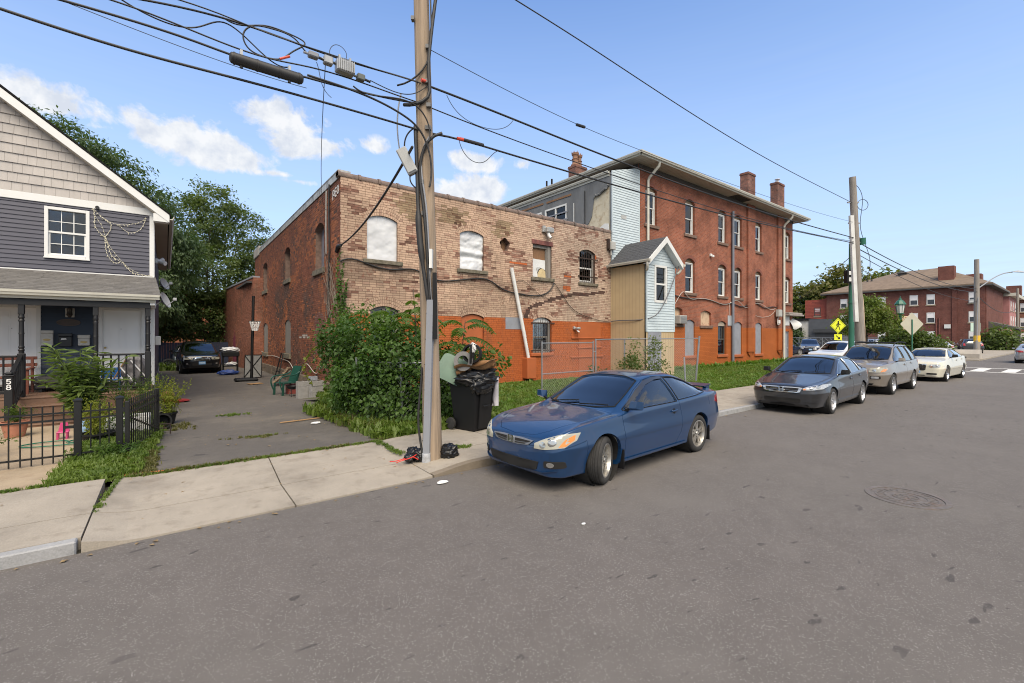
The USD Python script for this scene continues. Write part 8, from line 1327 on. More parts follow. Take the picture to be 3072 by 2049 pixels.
def clumps(lobes,nc,per,rad,seed,shell=.6,flat=.7):
    """leaf places gathered in clumps through the outer part of ellipsoidal lobes"""
    r=np.random.default_rng(seed);lobes=np.array(lobes,float);vol=lobes[:,3:].prod(1)**.67;which=r.choice(len(lobes),nc,p=vol/vol.sum());u=unit(r.normal(size=(nc,3)));rr=shell+(1.04-shell)*r.uniform(0,1,nc)**.5
    c=lobes[which,:3]+u*lobes[which,3:]*rr[:,None];P=np.repeat(c,per,0)+r.normal(size=(nc*per,3))*rad*np.array([1,1,flat]);out=unit(np.repeat(u,per,0)+r.normal(size=(nc*per,3))*.55);return P,out,c,r
def foliage(lobes,nc,per,rad,L,seed,shell=.6,flat=.7,six=False,droop=.5,asp=.42):
    P,out,c,r=clumps(lobes,nc,per,rad,seed,shell,flat);k=P[:,2] > .02;P,out=P[k],out[k];n=len(P)
    d=unit(out+r.normal(size=(n,3))*.5-np.array([0,0,droop]));nn=unit(out*.6+np.array([0,0,.9])+r.normal(size=(n,3))*.45);Ls=L*r.uniform(.55,1.3,n);return leaves(P,d,nn,Ls,Ls*asp,.25,six),c
M_bark=mat('tree_bark',(.10,.08,.06),.95,var=.3,vs=6,bump=.6,bs=15)
def tree(name,label,base,lobes,m,L,nc,per,rad,seed,trunk=.28,group=None,shell=.55,droop=.6,asp=.42,limbs=14):
    t=thing(name,label,'tree',base,None,group);g,c=foliage(lobes,nc,per,rad,L,seed,shell,.55,droop=droop,asp=asp);part(t,'crown',g,m);b=np.array(base,float);lo=min(l[2]-l[5]*.7 for l in lobes);ctr=np.mean([l[:3] for l in lobes],0);r=np.random.default_rng(seed)
    fork=b+[0,0,max(1.2,lo*.8)];part(t,'trunk',tube(spline([b-[0,0,.1],b+[.06,.03,.5*(fork[2]-b[2])],fork],8),np.linspace(trunk,trunk*.7,8),10),M_bark,True)
    for i in range(limbs):e=c[r.integers(len(c))];mid=(fork+e)/2+r.normal(0,.3,3)+[0,0,.3];part(t,'limb',tube(spline([fork-[0,0,.1],mid,e],10),np.linspace(trunk*.4,trunk*.06,10),5),M_bark)
    return t
L_dark=leaf_mat('dark_tree_leaves',(.05,.085,.034),(.185,.24,.10),.35);L_mid=leaf_mat('mid_tree_leaves',(.055,.088,.022),(.21,.25,.07),.4);L_vine=leaf_mat('vine_leaves',(.04,.088,.016),(.18,.27,.055),1.1);L_sap=leaf_mat('sapling_leaves',(.05,.10,.018),(.23,.28,.05),.9);L_oliv=leaf_mat('olive_tree_leaves',(.085,.088,.024),(.24,.22,.07),.3);L_yell=leaf_mat('yellow_green_leaves',(.11,.14,.015),(.34,.33,.045),2);L_bush=leaf_mat('pale_bush_leaves',(.09,.135,.04),(.26,.32,.11),2)
tree('tree','tall dark feathery tree rising behind the gable of the house',(-4.2,36,0),[(-6.4,36,12.0,2.4,2.4,2.6),(-4.6,35.5,11.6,2.3,2.2,2.5),(-3.0,35.5,11.0,2.0,2.0,2.3),(-1.5,35.6,9.9,1.8,2.0,2.1),(-.2,35.6,8.4,1.6,1.8,2.0),(.7,35.6,6.8,1.2,1.6,1.6),(-4.4,36,8.0,2.6,2.3,2.4),(-2.0,35.5,6.8,2.0,2,2.2),(-1.2,35,4.6,2.0,2,2.2)],L_dark,.26,820,62,.34,41,.34,droop=.9,asp=.20)
tree('tree','broad green tree closing the end of the driveway',(3.0,43,0),[(3.0,43,12.2,1.6,1.8,2.2),(1.5,42.5,10.2,2.2,2.4,2.6),(4.8,43,10.0,2.2,2.4,2.5),(6.1,42.5,8.2,1.6,2,2.0),(2.4,41.5,6.6,3.2,2.6,2.4),(.2,42.5,6.8,2.2,2,2.2),(.2,42,4.2,2.4,2,1.8),(4.6,41.5,4.8,2.6,2,2.2),(2.4,41,3.4,3.2,1.8,1.7),(-.8,40.6,2.9,2.2,1.2,1.3),(5.0,40.6,2.8,1.6,1.2,1.3)],L_mid,.17,900,66,.34,42,.32,limbs=26)
tree('tree','low dark tree filling the gap beside the house wall',(-1.2,40,0),[(-1.0,40,4.6,2.2,1.8,2.2),(-2.6,40,6.2,2.2,1.8,2.4),(.6,40.5,3.2,1.8,1.5,1.5),(-2.6,39.5,3.2,2.2,1.6,1.8)],L_dark,.17,300,60,.34,43,.2)
tree('tree','olive brown tree behind the white shop',(72,33.5,0),[(72,33.5,8.2,3.0,3,3.2),(71,34.5,12,2.2,2.2,2.0),(74.5,33,5.5,2.8,2.5,2.6),(70,35,6,2.6,2.5,2.6)],L_oliv,.42,260,40,.75,44,.35)
for k,(x,y,z,s_,l_,m) in enumerate([(130,42.5,12.0,1.0,'rounded green tree top behind the long roof, leftmost of three',L_mid),(130,36.5,15.0,1.15,'tallest green tree crown behind the long roof',L_oliv),(133,31,14.0,1.1,'green tree crown behind the long roof next to its vents',L_mid)]):tree('tree',l_,(x,y,0),[(x,y,z-3,6*s_,6,5.5*s_),(x-3,y+6,z-4.5,5*s_,6,4*s_),(x+2,y-6,z-4,5*s_,6,4.4*s_)],m,.9,220,30,1.5,50+k,.5,limbs=5)
tree('street_tree','young street tree with a light green crown beside the signal pole',(55.5,14.0,0),[(55.5,14,4.3,1.4,1.6,1.4),(56.3,13,3.5,1.3,1.4,.9),(55,15,3.3,1.2,1.4,.9),(55.4,14,5.2,.8,.9,.8)],leaf_mat('light_tree_leaves',(.08,.12,.018),(.25,.29,.055),.6),.20,240,40,.34,55,.13)
def shrub(name,label,base,lobes,m,L,nc,per,rad,seed,cat_='bush',six=False,stems=6,asp=.42,droop=.5,shell=.5):
    t=thing(name,label,cat_,base);g,c=foliage(lobes,nc,per,rad,L,seed,shell,.9,six,droop,asp);part(t,'foliage',g,m);r=np.random.default_rng(seed)
    for i in range(stems):e=c[r.integers(len(c))];b=np.array(base)+[r.normal(0,.08),r.normal(0,.08),0];part(t,'stem',tube(spline([b,(b+e)/2+r.normal(0,.06,3),e],8),np.linspace(.014,.004,8),5),M_bark)
    return t
shrub('shrub','rounded green shrub under the lantern post across the junction',(54.7,10.9,0),[(54.7,10.9,1.4,1.5,1.7,1.2),(55.2,9.6,1.1,1.2,1.4,1.0)],L_mid,.22,200,36,.3,60)
shrub('shrub','dark shrub in front of the pink house',(92.5,8.2,0),[(92.5,8.2,1.4,2,1.4,1.5)],L_mid,.4,90,24,.5,61)
vl=[(3.75,11.5,1.15,.55,.75,1.15),(4.05,10.7,1.35,.75,.7,1.35),(4.25,9.9,1.15,.65,.65,1.25),(4.75,9.45,.85,.65,.5,.95),(5.35,9.15,.75,.55,.4,.85),(4.35,9.15,.75,.5,.35,.85),(4.85,8.95,.6,.55,.3,.7),(3.75,9.9,.8,.4,.5,.9),(5.75,9.6,1.05,.55,.5,.75),(6.5,10.2,.75,.5,.5,.55),(3.6,12.2,1.7,.45,.6,.75),(4.3,12.2,1.5,.8,.9,1.2),(5.0,10.4,1.0,.9,.8,1.0),(3.55,10.6,.7,.35,.7,.8)]
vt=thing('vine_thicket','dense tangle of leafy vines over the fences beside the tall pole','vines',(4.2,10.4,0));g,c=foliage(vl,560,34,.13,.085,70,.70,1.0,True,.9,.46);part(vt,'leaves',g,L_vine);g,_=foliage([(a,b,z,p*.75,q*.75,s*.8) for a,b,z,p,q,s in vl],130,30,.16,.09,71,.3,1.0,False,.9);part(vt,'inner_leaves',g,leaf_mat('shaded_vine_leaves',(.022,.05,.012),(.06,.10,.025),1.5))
rv=np.random.default_rng(72)
def trailer(p,n,L,m=L_vine,nm='vine_trailer'):
    p=spline(p,n);k=len(p);d=np.gradient(p,axis=0);pp=np.repeat(p,2,0)+rv.normal(0,.015,(2*k,3));dd=unit(np.repeat(d,2,0)*.3+rv.normal(size=(2*k,3))*.8-[0,0,.3]);nn=unit(rv.normal(size=(2*k,3))*.5-Fv*.6+[0,0,.5]);Ls=L*rv.uniform(.6,1.2,2*k);part(vt,nm,cat([tube(p,.004,4),leaves(pp,dd,nn,Ls,Ls*.42,.2,True)]),m)
for a in range(26):s0=c[rv.integers(len(c))];o=unit(s0-np.array([4.3,10.4,1.0]));e=s0+o*rv.uniform(.15,.45)+[0,0,rv.uniform(-.9,.1)];trailer([s0,(s0+e)/2+o*.12+[0,0,.12],[e[0],e[1],max(.08,e[2])]],14,.075)
trailer([(3.6,12.6,1.6),(3.3,12.9,1.75),(3.05,13.1,1.5),(3.0,13.0,1.0),(3.2,13.2,.75)],30,.08,L_yell)
for x0,z1 in ((4.36,4.7),(4.42,4.1),(4.55,3.6),(4.30,3.4),(4.75,3.1),(4.2,2.9),(4.5,4.4),(4.62,3.9),(4.48,3.2),(4.85,2.8),(4.4,3.8)):trailer([(x0,14.6,1.2),(x0+.1,14.68,2.2),(x0-.05,14.68,z1*.8),(x0+.04,14.7,z1)],46,.085,L_vine)
bw=thing('bare_vine','bare dry vine stems clinging to the corner of the red side wall','vine',(4.4,15.3,3));
for k in range(26):y,z=rv.uniform(15.0,16.4),rv.uniform(2.4,3.4);q=[(4.40,y+rv.normal(0,.12)*i,z+.45*i*rv.uniform(.8,1.2)) for i in range(5)];part(bw,'stem',tube(spline(q,14),np.linspace(.009,.003,14),4),mat('dry_stem',(.17,.14,.11),.9))
def frond(parent,b,a,L,up,m,pairs=12,ll=.22):
    s=np.linspace(0,1,14);d=np.array([math.cos(a),math.sin(a),0]);p=np.asarray(b)+np.outer(s*L,d)*.9+np.outer(L*(up*s-(up*.6+.45)*s*s),[0,0,1]);P,D,N,Ls=[],[],[],[];side_=np.array([-d[1],d[0],0])
    for i in range(pairs):
        t=.16+.82*i/pairs;q=np.array([np.interp(t,s,p[:,j]) for j in range(3)]);l=ll*(1-.55*abs(t-.45))*rv.uniform(.9,1.1)
        for sg in (-1,1):P.append(q);D.append(side_*sg*.85+d*.35-np.array([0,0,.35]));N.append([0,0,1]+rv.normal(0,.12,3));Ls.append(l)
    part(parent,'frond',cat([tube(p,np.linspace(.007,.003,14),4),leaves(np.array(P),np.array(D),np.array(N),np.array(Ls),np.array(Ls)*.17,.3,True)]),m)
def ailanthus(label,b,h,n,seed,L=.9):
    t=thing('sapling',label,'sapling',b);r=np.random.default_rng(seed);top=np.array(b)+[r.normal(0,.15),r.normal(0,.15),h];part(t,'stem',tube(spline([b,(np.array(b)+top)/2+[.05,-.04,0],top],10),np.linspace(.025,.010,10),6),M_bark)
    for i in range(n):u=.45+.55*i/n;frond(t,np.array(b)*(1-u)+top*u,i*2.4+r.normal(0,.25),L*r.uniform(.75,1.15)*(1.1-.35*u),r.uniform(.35,.9),L_sap)
ailanthus('feathery sapling behind the tall pole with drooping fronds',(4.85,10.2,0),2.75,17,1,1.25);ailanthus('feathery sapling left of the tall pole above the vines',(4.45,10.9,0),2.7,15,2,1.2);ailanthus('feathery sapling right of the tall pole in front of the orange door',(5.75,10.2,0),2.45,16,3,1.25);ailanthus('low feathery sapling with a dark fan behind the bin',(6.9,11.2,0),.75,10,4,.8);ailanthus('slim sapling with upright top beside the pole in front of the peach wall',(5.3,11.2,0),3.3,9,5,.55)
shrub('weed_bush','leafy weeds leaning out over the bin beside the vines',(5.9,9.6,.1),[(5.8,9.5,1.1,.5,.4,.55),(6.5,9.6,1.35,.5,.4,.3)],L_sap,.12,46,10,.14,62,six=True)
for l_,b,lb,sd in (('leafy sapling growing through the chain link fence before the vestibule door',(15.4,10.75,.05),[(15.4,10.7,.8,.45,.4,.75),(15.6,10.8,1.35,.35,.3,.6)],63),('thin sapling on the left of the chain link fence before the tan wall',(14.0,10.95,.05),[(14.0,10.9,.7,.5,.3,.55),(14.4,10.9,1.3,.22,.2,.55)],64),('low weed at the foot of the chain link gate',(12.6,11.1,.05),[(12.6,11.1,.45,.5,.35,.4)],65)):shrub('sapling',l_,b,lb,L_mid,.09,50,16,.13,sd,'sapling',six=True)
p=rand_in(Polygon([(20.5,14.3),(39,14.3),(39,14.75),(20.5,14.75)]),260,66);scatter('wall_weeds',np.column_stack([p,np.full(len(p),.1)]),[tuft(90+k,14,.34,.09,.014,.8) for k in range(3)],_mats['weed_leaves'],np.full(len(p),.9),67,'taller weeds along the foot of the orange wall','weeds')
p=np.vstack([rand_in(Polygon([(3.3,8.3),(6.2,8.3),(6.2,9.2),(3.45,9.8),(3.2,12.8),(3.0,12.6)]),420,68),rand_in(Polygon([(3.3,13.0),(4.2,13.2),(4.35,16.5),(4.1,16.5),(3.9,14.4)]),130,69)]);scatter('thicket_weeds',np.column_stack([p,np.full(len(p),.05)]),[tuft(95+k,16,.26,.08,.013,.9) for k in range(3)],M_grass,np.full(len(p),.9),69,'long grass and weeds around the foot of the vine thicket','weeds')
p=rand_in(Polygon([(3.25,9.2),(3.5,9.0),(3.6,11.6),(3.25,12.4)]),110,73);scatter('dry_weeds',np.column_stack([p,np.full(len(p),.05)]),[tuft(98,20,.28,.10,.005)],M_grassd,np.full(len(p),1.0),74,'dry brown weeds at the edge of the driveway under the vines','weeds')
bpl=thing('yard_plant','tall bushy plant with long drooping leaves in front of the porch','plant',(-1.45,13.5,.05))
for i in range(44):
    a,h=rv.uniform(0,6.28),rv.uniform(.9,1.75);b=np.array([-1.45,13.5,.05]);top=b+[math.cos(a)*rv.uniform(.1,.8),math.sin(a)*rv.uniform(.05,.5),h];st=spline([b,b+(top-b)*[.3,.3,.6],top],10);k=20;pp=np.vstack([st[3:]]*3)[:k];dd=unit(rv.normal(size=(len(pp),3))*[1,1,.25]+[0,0,.12]);Ls=rv.uniform(.18,.34,len(pp));part(bpl,'shoot',cat([tube(st,.006,4),leaves(pp,dd,np.tile([0,0,1.],(len(pp),1))+rv.normal(0,.25,(len(pp),3)),Ls,Ls*.13,.3,True)]),L_bush)
def feathery(name,label,c,h,n,m,sp=.25,seed=1):
    t=thing(name,label,'plant',c);r=np.random.default_rng(seed)
    for i in range(n):top=np.array(c)+[r.normal(0,sp),r.normal(0,sp),h*r.uniform(.6,1.1)];b=np.array(c)+[r.normal(0,sp*.4),r.normal(0,sp*.4),0];st=spline([b,(b+top)/2+[0,0,.06],top],8);k=36;pp=st[r.integers(1,8,k)]+r.normal(0,.03,(k,3));Ls=r.uniform(.03,.075,k);part(t,'stalk',cat([tube(st,.004,4),leaves(pp,r.normal(size=(k,3))+[0,0,.3],r.normal(size=(k,3))+[0,0,1],Ls,Ls*.22)]),m)
L_fern=leaf_mat('ferny_leaves',(.05,.09,.015),(.18,.24,.05),2);feathery('yard_plant','feathery green plant beside the right porch post',(-.75,13.6,.05),1.0,34,L_fern,.28,1);feathery('yard_plant','feathery green plant under the right porch railing',(-.38,14.2,.05),.95,26,L_fern,.2,2);feathery('yard_plant','yellow green plant in a black pot right of the iron gate',(.05,13.1,.25),.75,30,L_yell,.2,3);feathery('yard_plant','yellowing plant behind the post of the iron fence',(-1.05,11.4,.2),.62,24,L_yell,.18,4);feathery('yard_plant','small plant in the terracotta pot by the stairs',(-2.35,13.0,.35),.3,12,L_fern,.12,5)
feathery('yard_plant','low weeds trailing over the planter behind the fence',(-.7,11.9,.15),.35,26,L_fern,.35,6);feathery('yard_plant','broad weeds at the foot of the second fence post',(-.75,9.75,.05),.22,24,L_sap,.2,7);feathery('yard_plant','green weeds at the far left of the front path',(-2.6,10.8,.05),.4,24,L_fern,.3,8)
# ------------------------------------------------------------------ beyond the junction
solo('far_pavement',[bx(53.0,130,5.9,9.6,-.05,.10),bx(53.0,57,9.6,90,-.05,.09)],M_walk,kind='structure');solo('corner_pavement',bx(39.72,41.4,6.0,30,-.05,.10),M_walk,kind='structure')
M_apt=brick_tex('apartment_brick',(.165,.060,.045),(.125,.045,.035),(.15,.09,.075),var=.25);M_aptr=mat('brown_roof',(.17,.125,.09),.95,var=.2,vs=1.5)
def far_window(parent,w,u,z,ww=.95,hh=1.5,ac=False,white=True):
    t=holder(parent,'window');part(t,'frame',[w.box(u,u+.1,z,z+hh,-.02,.05),w.box(u+ww-.1,u+ww,z,z+hh,-.02,.05),w.box(u+.1,u+ww-.1,z+hh-.1,z+hh,-.02,.05),w.box(u+.1,u+ww-.1,z,z+.1,-.02,.05),w.box(u+.1,u+ww-.1,z+hh*.48,z+hh*.53,-.02,.04)],M_white if white else mat('dark_window_frame'))
    part(t,'pane',w.box(u+.1,u+ww-.1,z+.1,z+hh-.1,-.02,.02),mat('far_pane',(.06,.07,.08),.1,spec=.9));part(t,'blind',w.box(u+.1,u+ww-.1,z+hh*.53,z+hh-.1,.02,.025),M_blind);part(t,'sill',w.box(u-.12,u+ww+.12,z-.14,z,-.02,.1),mat('buff_sill',(.34,.27,.18),.8))
    if ac:part(t,'air_conditioner',w.box(u+.12,u+ww-.12,z+.1,z+.5,.05,.4),M_white)
ap=thing('apartment_block','long three storey brick apartment block with a brown hipped roof across the junction','building',(100,20,0));AX,A0,A1,AH=93.2,9.6,29.3,9.4;aw_=Wall((AX,31.0),(0,-1));au=lambda y:31.0-y
part(ap,'wall',[bx(AX,112,A0,A1,-.1,AH)],M_apt);part(ap,'roof',hull([(AX-.7,A0-.7,AH),(AX-.7,A1+.7,AH),(113,A0-.7,AH),(113,A1+.7,AH),(AX-.7,A0-.7,AH+.25),(AX-.7,A1+.7,AH+.25),(113,A0-.7,AH+.25),(102,16,AH+4.0),(104,22,AH+4.0)]),M_aptr);part(ap,'eave',bx(AX-.75,113,A0-.75,A1+.75,AH-.12,AH+.06),mat('dark_eave',(.06,.06,.06),.7))
for i,y in enumerate((27.2,22.0,18.0,16.0,11.4)):
    for j,z in enumerate((1.4,4.25,7.05)):far_window(ap,aw_,au(y),z-.2,1.0 if i !=3 else .95,1.6,(i+j) % 3 ==0)
part(ap,'chimney',bx(95.0,96.6,13.2,15.0,AH,AH+3.4),M_apt);part(ap,'chimney',bx(98,99.2,26.4,27.4,AH,AH+3.0),M_apt);part(ap,'chimney',bx(99.5,101.5,10.8,12.5,AH,AH+2.3),M_apt);part(ap,'roof_vent',lathe([(.6,0),(.6,.7),(.8,.75),(.5,1.0),(.15,1.2),(0,1.2)],(100,20.3,AH+2.6),10),mat('tar_roof'))
for y in (24.6,24.0):part(ap,'roof_vent',tube([(98,y,AH+1.5),(98,y,AH+2.6)],.14,8),mat('tar_roof'))
for u in (14.9,14.55):part(ap,'vent_pipe',tube([(AX-.1,u,0),(AX-.1,u,4.8)],.09,8),mat('rusty_red_steel'))
for y in (12.9,10.0):part(ap,'pilaster',aw_.box(au(y)-.25,au(y)+.25,0,AH-.1,0,.15),M_apt)
part(ap,'wall_box',aw_.box(au(14.0),au(13.3),3.2,3.8,.0,.25),M_white);part(ap,'wall_sign',aw_.box(au(16.9),au(16.2),1.5,2.1,0,.04),M_white)
part(ap,'porch_roof',hull([(95,6.9,3.3),(103,6.9,3.3),(95,A0,4.2),(103,A0,4.2),(95,6.9,3.1),(103,A0,3.1),(103,6.9,3.1),(95,A0,3.1)]),mat('roof_felt'))
for x in (95.3,97.8,100.3,102.7):part(ap,'porch_post',bx(x-.12,x+.12,7.0,7.24,0,3.1),mat('dark_eave'))
ra=thing('red_boarded_annex','small red boarded annex at the left end of the apartment block','building',(95,31,0));rw=Wall((AX+.6,32.9),(0,-1));part(ra,'wall',bx(AX+.62,100,A1+.05,32.9,0,8.6),mat('red_boards',(.25,.05,.03),.7,var=.1));planks(ra,rw,Polygon([(.02,2.5),(3.55,2.5),(3.55,8.9),(.02,7.9)]),.26,mat('red_boards'),'board',.04);far_window(ra,rw,1.5,5.6,1.0,1.6,white=False)
pk=thing('pink_house','pink painted terrace house beyond the brick apartment block','building',(118,12,0));pw=Wall((0,9.0),(1,0));part(pk,'wall',bx(113.3,127,9.0,25,0,8.8),mat('pink_painted_brick',(.36,.16,.15),.85,var=.15,vs=1));part(pk,'eave',bx(112.9,127.4,8.2,25.4,8.8,9.3),M_cream);part(pk,'awning',hull([(118,6.8,3.0),(124,6.8,3.0),(118,9,3.7),(124,9,3.7),(118,6.8,2.8),(124,6.8,2.8)]),M_green);part(pk,'white_porch',[bx(118.2,118.5,7.0,7.3,0,2.8),bx(123.5,123.8,7.0,7.3,0,2.8),bx(119.5,122,8.85,8.98,0,2.6)],M_white)
for u in (115,118.5,122,125):
    for z in (4.2,6.7):far_window(pk,pw,u,z-.3,1.0,1.6)
fbk=thing('brick_row_house','farthest brick row house with a dark green eave at the right edge','building',(140,12,0));w3=Wall((129.5,32),(0,-1));part(fbk,'wall',bx(129.5,165,7.5,32,0,9.0),brick_tex('row_house_brick',(.24,.095,.06),(.18,.07,.045),(.2,.14,.11)));part(fbk,'eave',bx(128.8,165.5,6.8,32.5,9.0,9.6),mat('dark_green_eave',(.03,.07,.06),.6));part(fbk,'chimney',bx(133,135,9,11,9.6,12),M_apt)
w4=Wall((0,7.5),(1,0))
for u in (132,137,142,147):
    for z in (1.2,4.0,6.8):far_window(fbk,w4,u,z-.2,1.3,1.7,white=u > 136)
for z in (1.2,4.0,6.8):far_window(fbk,w3,32-8.9,z-.2,1.3,1.7)
sh_=thing('corner_shop','low shop painted white and dark grey behind the yellow crossing sign','building',(70,24,0));s3=Wall((68,34),(0,-1));part(sh_,'white_wall',bx(68,78,23.4,34,0,4.1),mat('cream_wall',(.48,.46,.42),.8,var=.1));part(sh_,'grey_wall',bx(67.9,78,19.8,23.39,0,4.25),mat('charcoal_wall',(.075,.08,.09),.7,var=.1));part(sh_,'parapet',[bx(67.8,78,23.4,34,4.1,4.4)],M_plast)
part(sh_,'shutter',s3.box(34-22.6,34-20.2,.3,2.5,.1,.16),mat('shutter_grey',(.045,.047,.05),.6));part(sh_,'shutter_box',s3.box(34-22.8,34-20.0,2.5,2.95,.1,.45),mat('shutter_grey'));part(sh_,'window',s3.box(34-26.4,34-24.2,1.5,3.2,.0,.06),M_dark)
shrub('shrub','ivy covering the dark window of the white shop',(67.6,25.3,0),[(67.6,25.3,2.4,.4,1.4,.9),(67.6,24.4,.9,.4,.7,.8)],L_dark,.25,70,20,.25,80)
bar=thing('concrete_barrier','pale concrete block barrier at the foot of the far lamp pole','barrier',(56.3,6.7,0));part(bar,'block',hull([(x,y,z) for x,z in ((55.2,.1),(55.2,.5),(55.45,.85)) for y in (6.1,8.1)]+[(x,y,z) for x,z in ((56.6,.1),(56.6,.5),(56.35,.85)) for y in (6.1,8.1)]),mat('pale_concrete',(.36,.33,.29),.9,var=.15,vs=2));part(bar,'lifting_slot',[bx(55.18,55.25,6.9,7.3,.1,.25)],M_dark)
gr_=thing('guard_rail','dark guard rail along the edge of the far car park','guard rail',(62,9.8,0));part(gr_,'beam',[bx(58.5,74,9.78,9.84,.55,.68),bx(58.5,74,9.76,9.82,.74,.86)],M_galv)
for k in range(8):part(gr_,'post',bx(58.6+2.1*k,58.75+2.1*k,9.84,9.95,0,.95),M_plast)
sk_=thing('no_parking_sign','small white sign on a post at the far corner','road sign',(66,7.6,0));part(sk_,'post',tube([(66,7.6,0),(66,7.6,3.2)],.04,6),M_plast);part(sk_,'panel',xf(prism(sbox(-.5,2.5,.5,3.4),.03),frame((66,7.6,0),Rv,(0,0,1))),mat('pale_green_sign',(.42,.55,.47),.5))
solo('yard_fence',[bx(-14+.145*k,-14+.145*k+.14,38.6,38.63,0,1.6) for k in range(130)],mat('navy_fence_paint',(.022,.030,.062),.7,var=.2,vs=1),'dark blue board fence at the back of the driveway','fence',kind='stuff')
solo('rear_house',bx(-16,9,52,60,0,6),mat('rear_brick',(.28,.10,.05),.9,var=.2),'red brick house glimpsed through the trees behind the driveway','building')
# ------------------------------------------------------------------ things left along the driveway and in the yard
t=thing('basketball_hoop','black portable basketball hoop with a white net at the side wall','basketball hoop',(3.1,23.7,0));part(t,'base',cbx(2.45,3.35,23.2,23.9,.0,.14,.05),M_plast);part(t,'pole',tube([(3.12,23.6,.1),(3.22,23.75,3.9)],.06,10),M_plast,40);part(t,'rim',xf(lathe([(.22+.012*math.cos(a),.012*math.sin(a)) for a in np.linspace(0,6.29,7)],(0,0,0),24),frame((3.22,23.3,2.72),(1,0,0),(0,1,0))),M_plast);part(t,'rim_arm',bx(3.18,3.24,23.4,23.8,2.70,2.74),M_plast)
part(t,'net',[tube([(3.22+.22*math.cos(a),23.3+.22*math.sin(a),2.71),(3.22+.15*math.cos(a+s*.5),23.3+.15*math.sin(a+s*.5),2.45),(3.22+.11*math.cos(a),23.3+.11*math.sin(a),2.28)],.012,4) for a in np.arange(10)*.628 for s in (-1,1)],M_wht,kind='stuff')
t=thing('barbecue','black barbecue cart heaped with foil and rubbish at the side wall','barbecue',(2.75,28.3,0));part(t,'firebox',cbx(2.35,3.15,28.0,28.5,.95,1.22,.04),M_plast);part(t,'shelf',bx(2.4,3.1,28.05,28.45,.42,.46),M_plast)
for x in (2.4,3.05):
    for y in (28.05,28.42):part(t,'leg',bx(x,x+.05,y,y+.05,0,.95),M_plast)
solo('foil_heap',crumple((2.75,28.25,1.32),(.38,.24,.13),31),M_tin,'crumpled silver foil heap on the barbecue cart','rubbish',smooth=True);solo('blue_tarp',crumple((2.6,27.7,.13),(.42,.2,.13),33),mat('blue_tarp',(.02,.05,.20),.5,var=.3,vs=5),'rolled blue tarp on the ground before the barbecue','tarp',smooth=True);solo('foil_heap',crumple((2.8,28.25,.56),(.24,.18,.1),35),M_tin,'silver foil on the lower shelf of the barbecue cart','rubbish',smooth=True)
t=thing('folding_cot','folded grey board with a black frame leaning on the side wall','folding bed',(3.2,24.8,0));cm=frame((3.0,25.0,.0),(.95,-.2,0),(.15,.35,1));part(t,'board',xf(prism(sbox(0,.05,.72,1.18),.03),cm),mat('grey_board',(.15,.15,.145),.8,var=.15));part(t,'frame',[xf(tube(q,.02,6),cm) for q in ([(.0,.05,.05),(.72,1.15,.05)],[(.72,.05,.05),(0,1.15,.05)],[(0,.05,.05),(0,1.18,.05),(.72,1.18,.05),(.72,.05,.05)])],M_plast)
t=thing('metal_rack','black folded metal frame propped against the side wall','frame',(4.1,22.6,0));part(t,'frame',[tube(q,.025,6) for q in ([(3.95,22.2,.05),(4.25,22.6,1.25),(4.25,23.0,1.25),(3.95,23.0,.05)],[(4.05,22.3,.45),(4.05,23.0,.45)],[(4.15,22.5,.9),(4.15,23.0,.9)])],M_plast)
v,f=fine_sheet(sbox(-.55,0,.55,1.1),.06,lambda a,b:.08*np.sin(a*4)+.25*(1-b)**2);t=thing('rope_mat','brown woven rope mat draped against the stone footing','mat',(3.9,20.4,0));mm_=frame((3.75,20.6,.02),(-.12,-1,0),(.45,0,.9));part(t,'strand',[xf(tube([(a,b,.08*math.sin(a*4)+.25*(1-b)**2) for b in np.linspace(0,.8,8)],.022,5),mm_) for a in np.arange(-.55,.56,.085)]+[xf(tube([(a,b,.03+.08*math.sin(a*4)+.25*(1-b)**2) for a in np.linspace(-.55,.55,10)],.02,5),mm_) for b in np.arange(.05,.8,.09)],mat('brown_rope',(.20,.145,.095),.9,var=.2,vs=9),kind='stuff')
t=thing('garden_chair','dark green plastic garden chair facing the driveway by the cinder blocks','chair',(3.35,17.3,0));Mg=mat('green_plastic',(.012,.055,.04),.4,var=.1);ch=lambda g:rz(g,.35,(3.35,17.3,0));part(t,'seat',ch(cbx(3.1,3.6,17.05,17.55,.40,.44,.015)),Mg);part(t,'backrest',ch(hull([(x,y,z) for y in (17.07,17.53) for x,z in ((3.56,.44),(3.62,.44),(3.76,.98),(3.80,.98))])),Mg)
for y in (17.02,17.56):part(t,'armrest',ch(tube(spline([(3.08,y,.1),(3.10,y,.66),(3.4,y,.68),(3.68,y,.80)],14),.025,6)),Mg,40)
for x,y in ((3.06,17.03),(3.06,17.55),(3.62,17.07),(3.62,17.53)):part(t,'leg',ch(hull([(x-.03,y-.03,0),(x+.03,y+.03,0),(x+.03,y-.03,0),(x-.03,y+.03,0),(x-.02,y-.02,.42),(x+.05,y+.02,.42),(x+.05,y-.02,.42)])),Mg)
solo('red_crate',cbx(3.4,3.8,17.3,17.7,.0,.32,.01),mat('red_crate_plastic',(.20,.04,.03),.6),'dull red crate under the green garden chair','crate')
t=thing('charcoal_grill','small black charcoal grill on silver legs beside the cinder blocks','grill',(3.42,16.6,0));part(t,'bowl',lathe([(.05,.24),(.16,.28),(.20,.36),(.19,.36),(.15,.29),(0,.27)],(3.42,16.6,0),18),M_plast,40)
for a in (0,2.1,4.2):part(t,'leg',tube([(3.42+.10*math.cos(a),16.6+.10*math.sin(a),.28),(3.42+.17*math.cos(a),16.6+.17*math.sin(a),0)],.01,6),M_chrome)
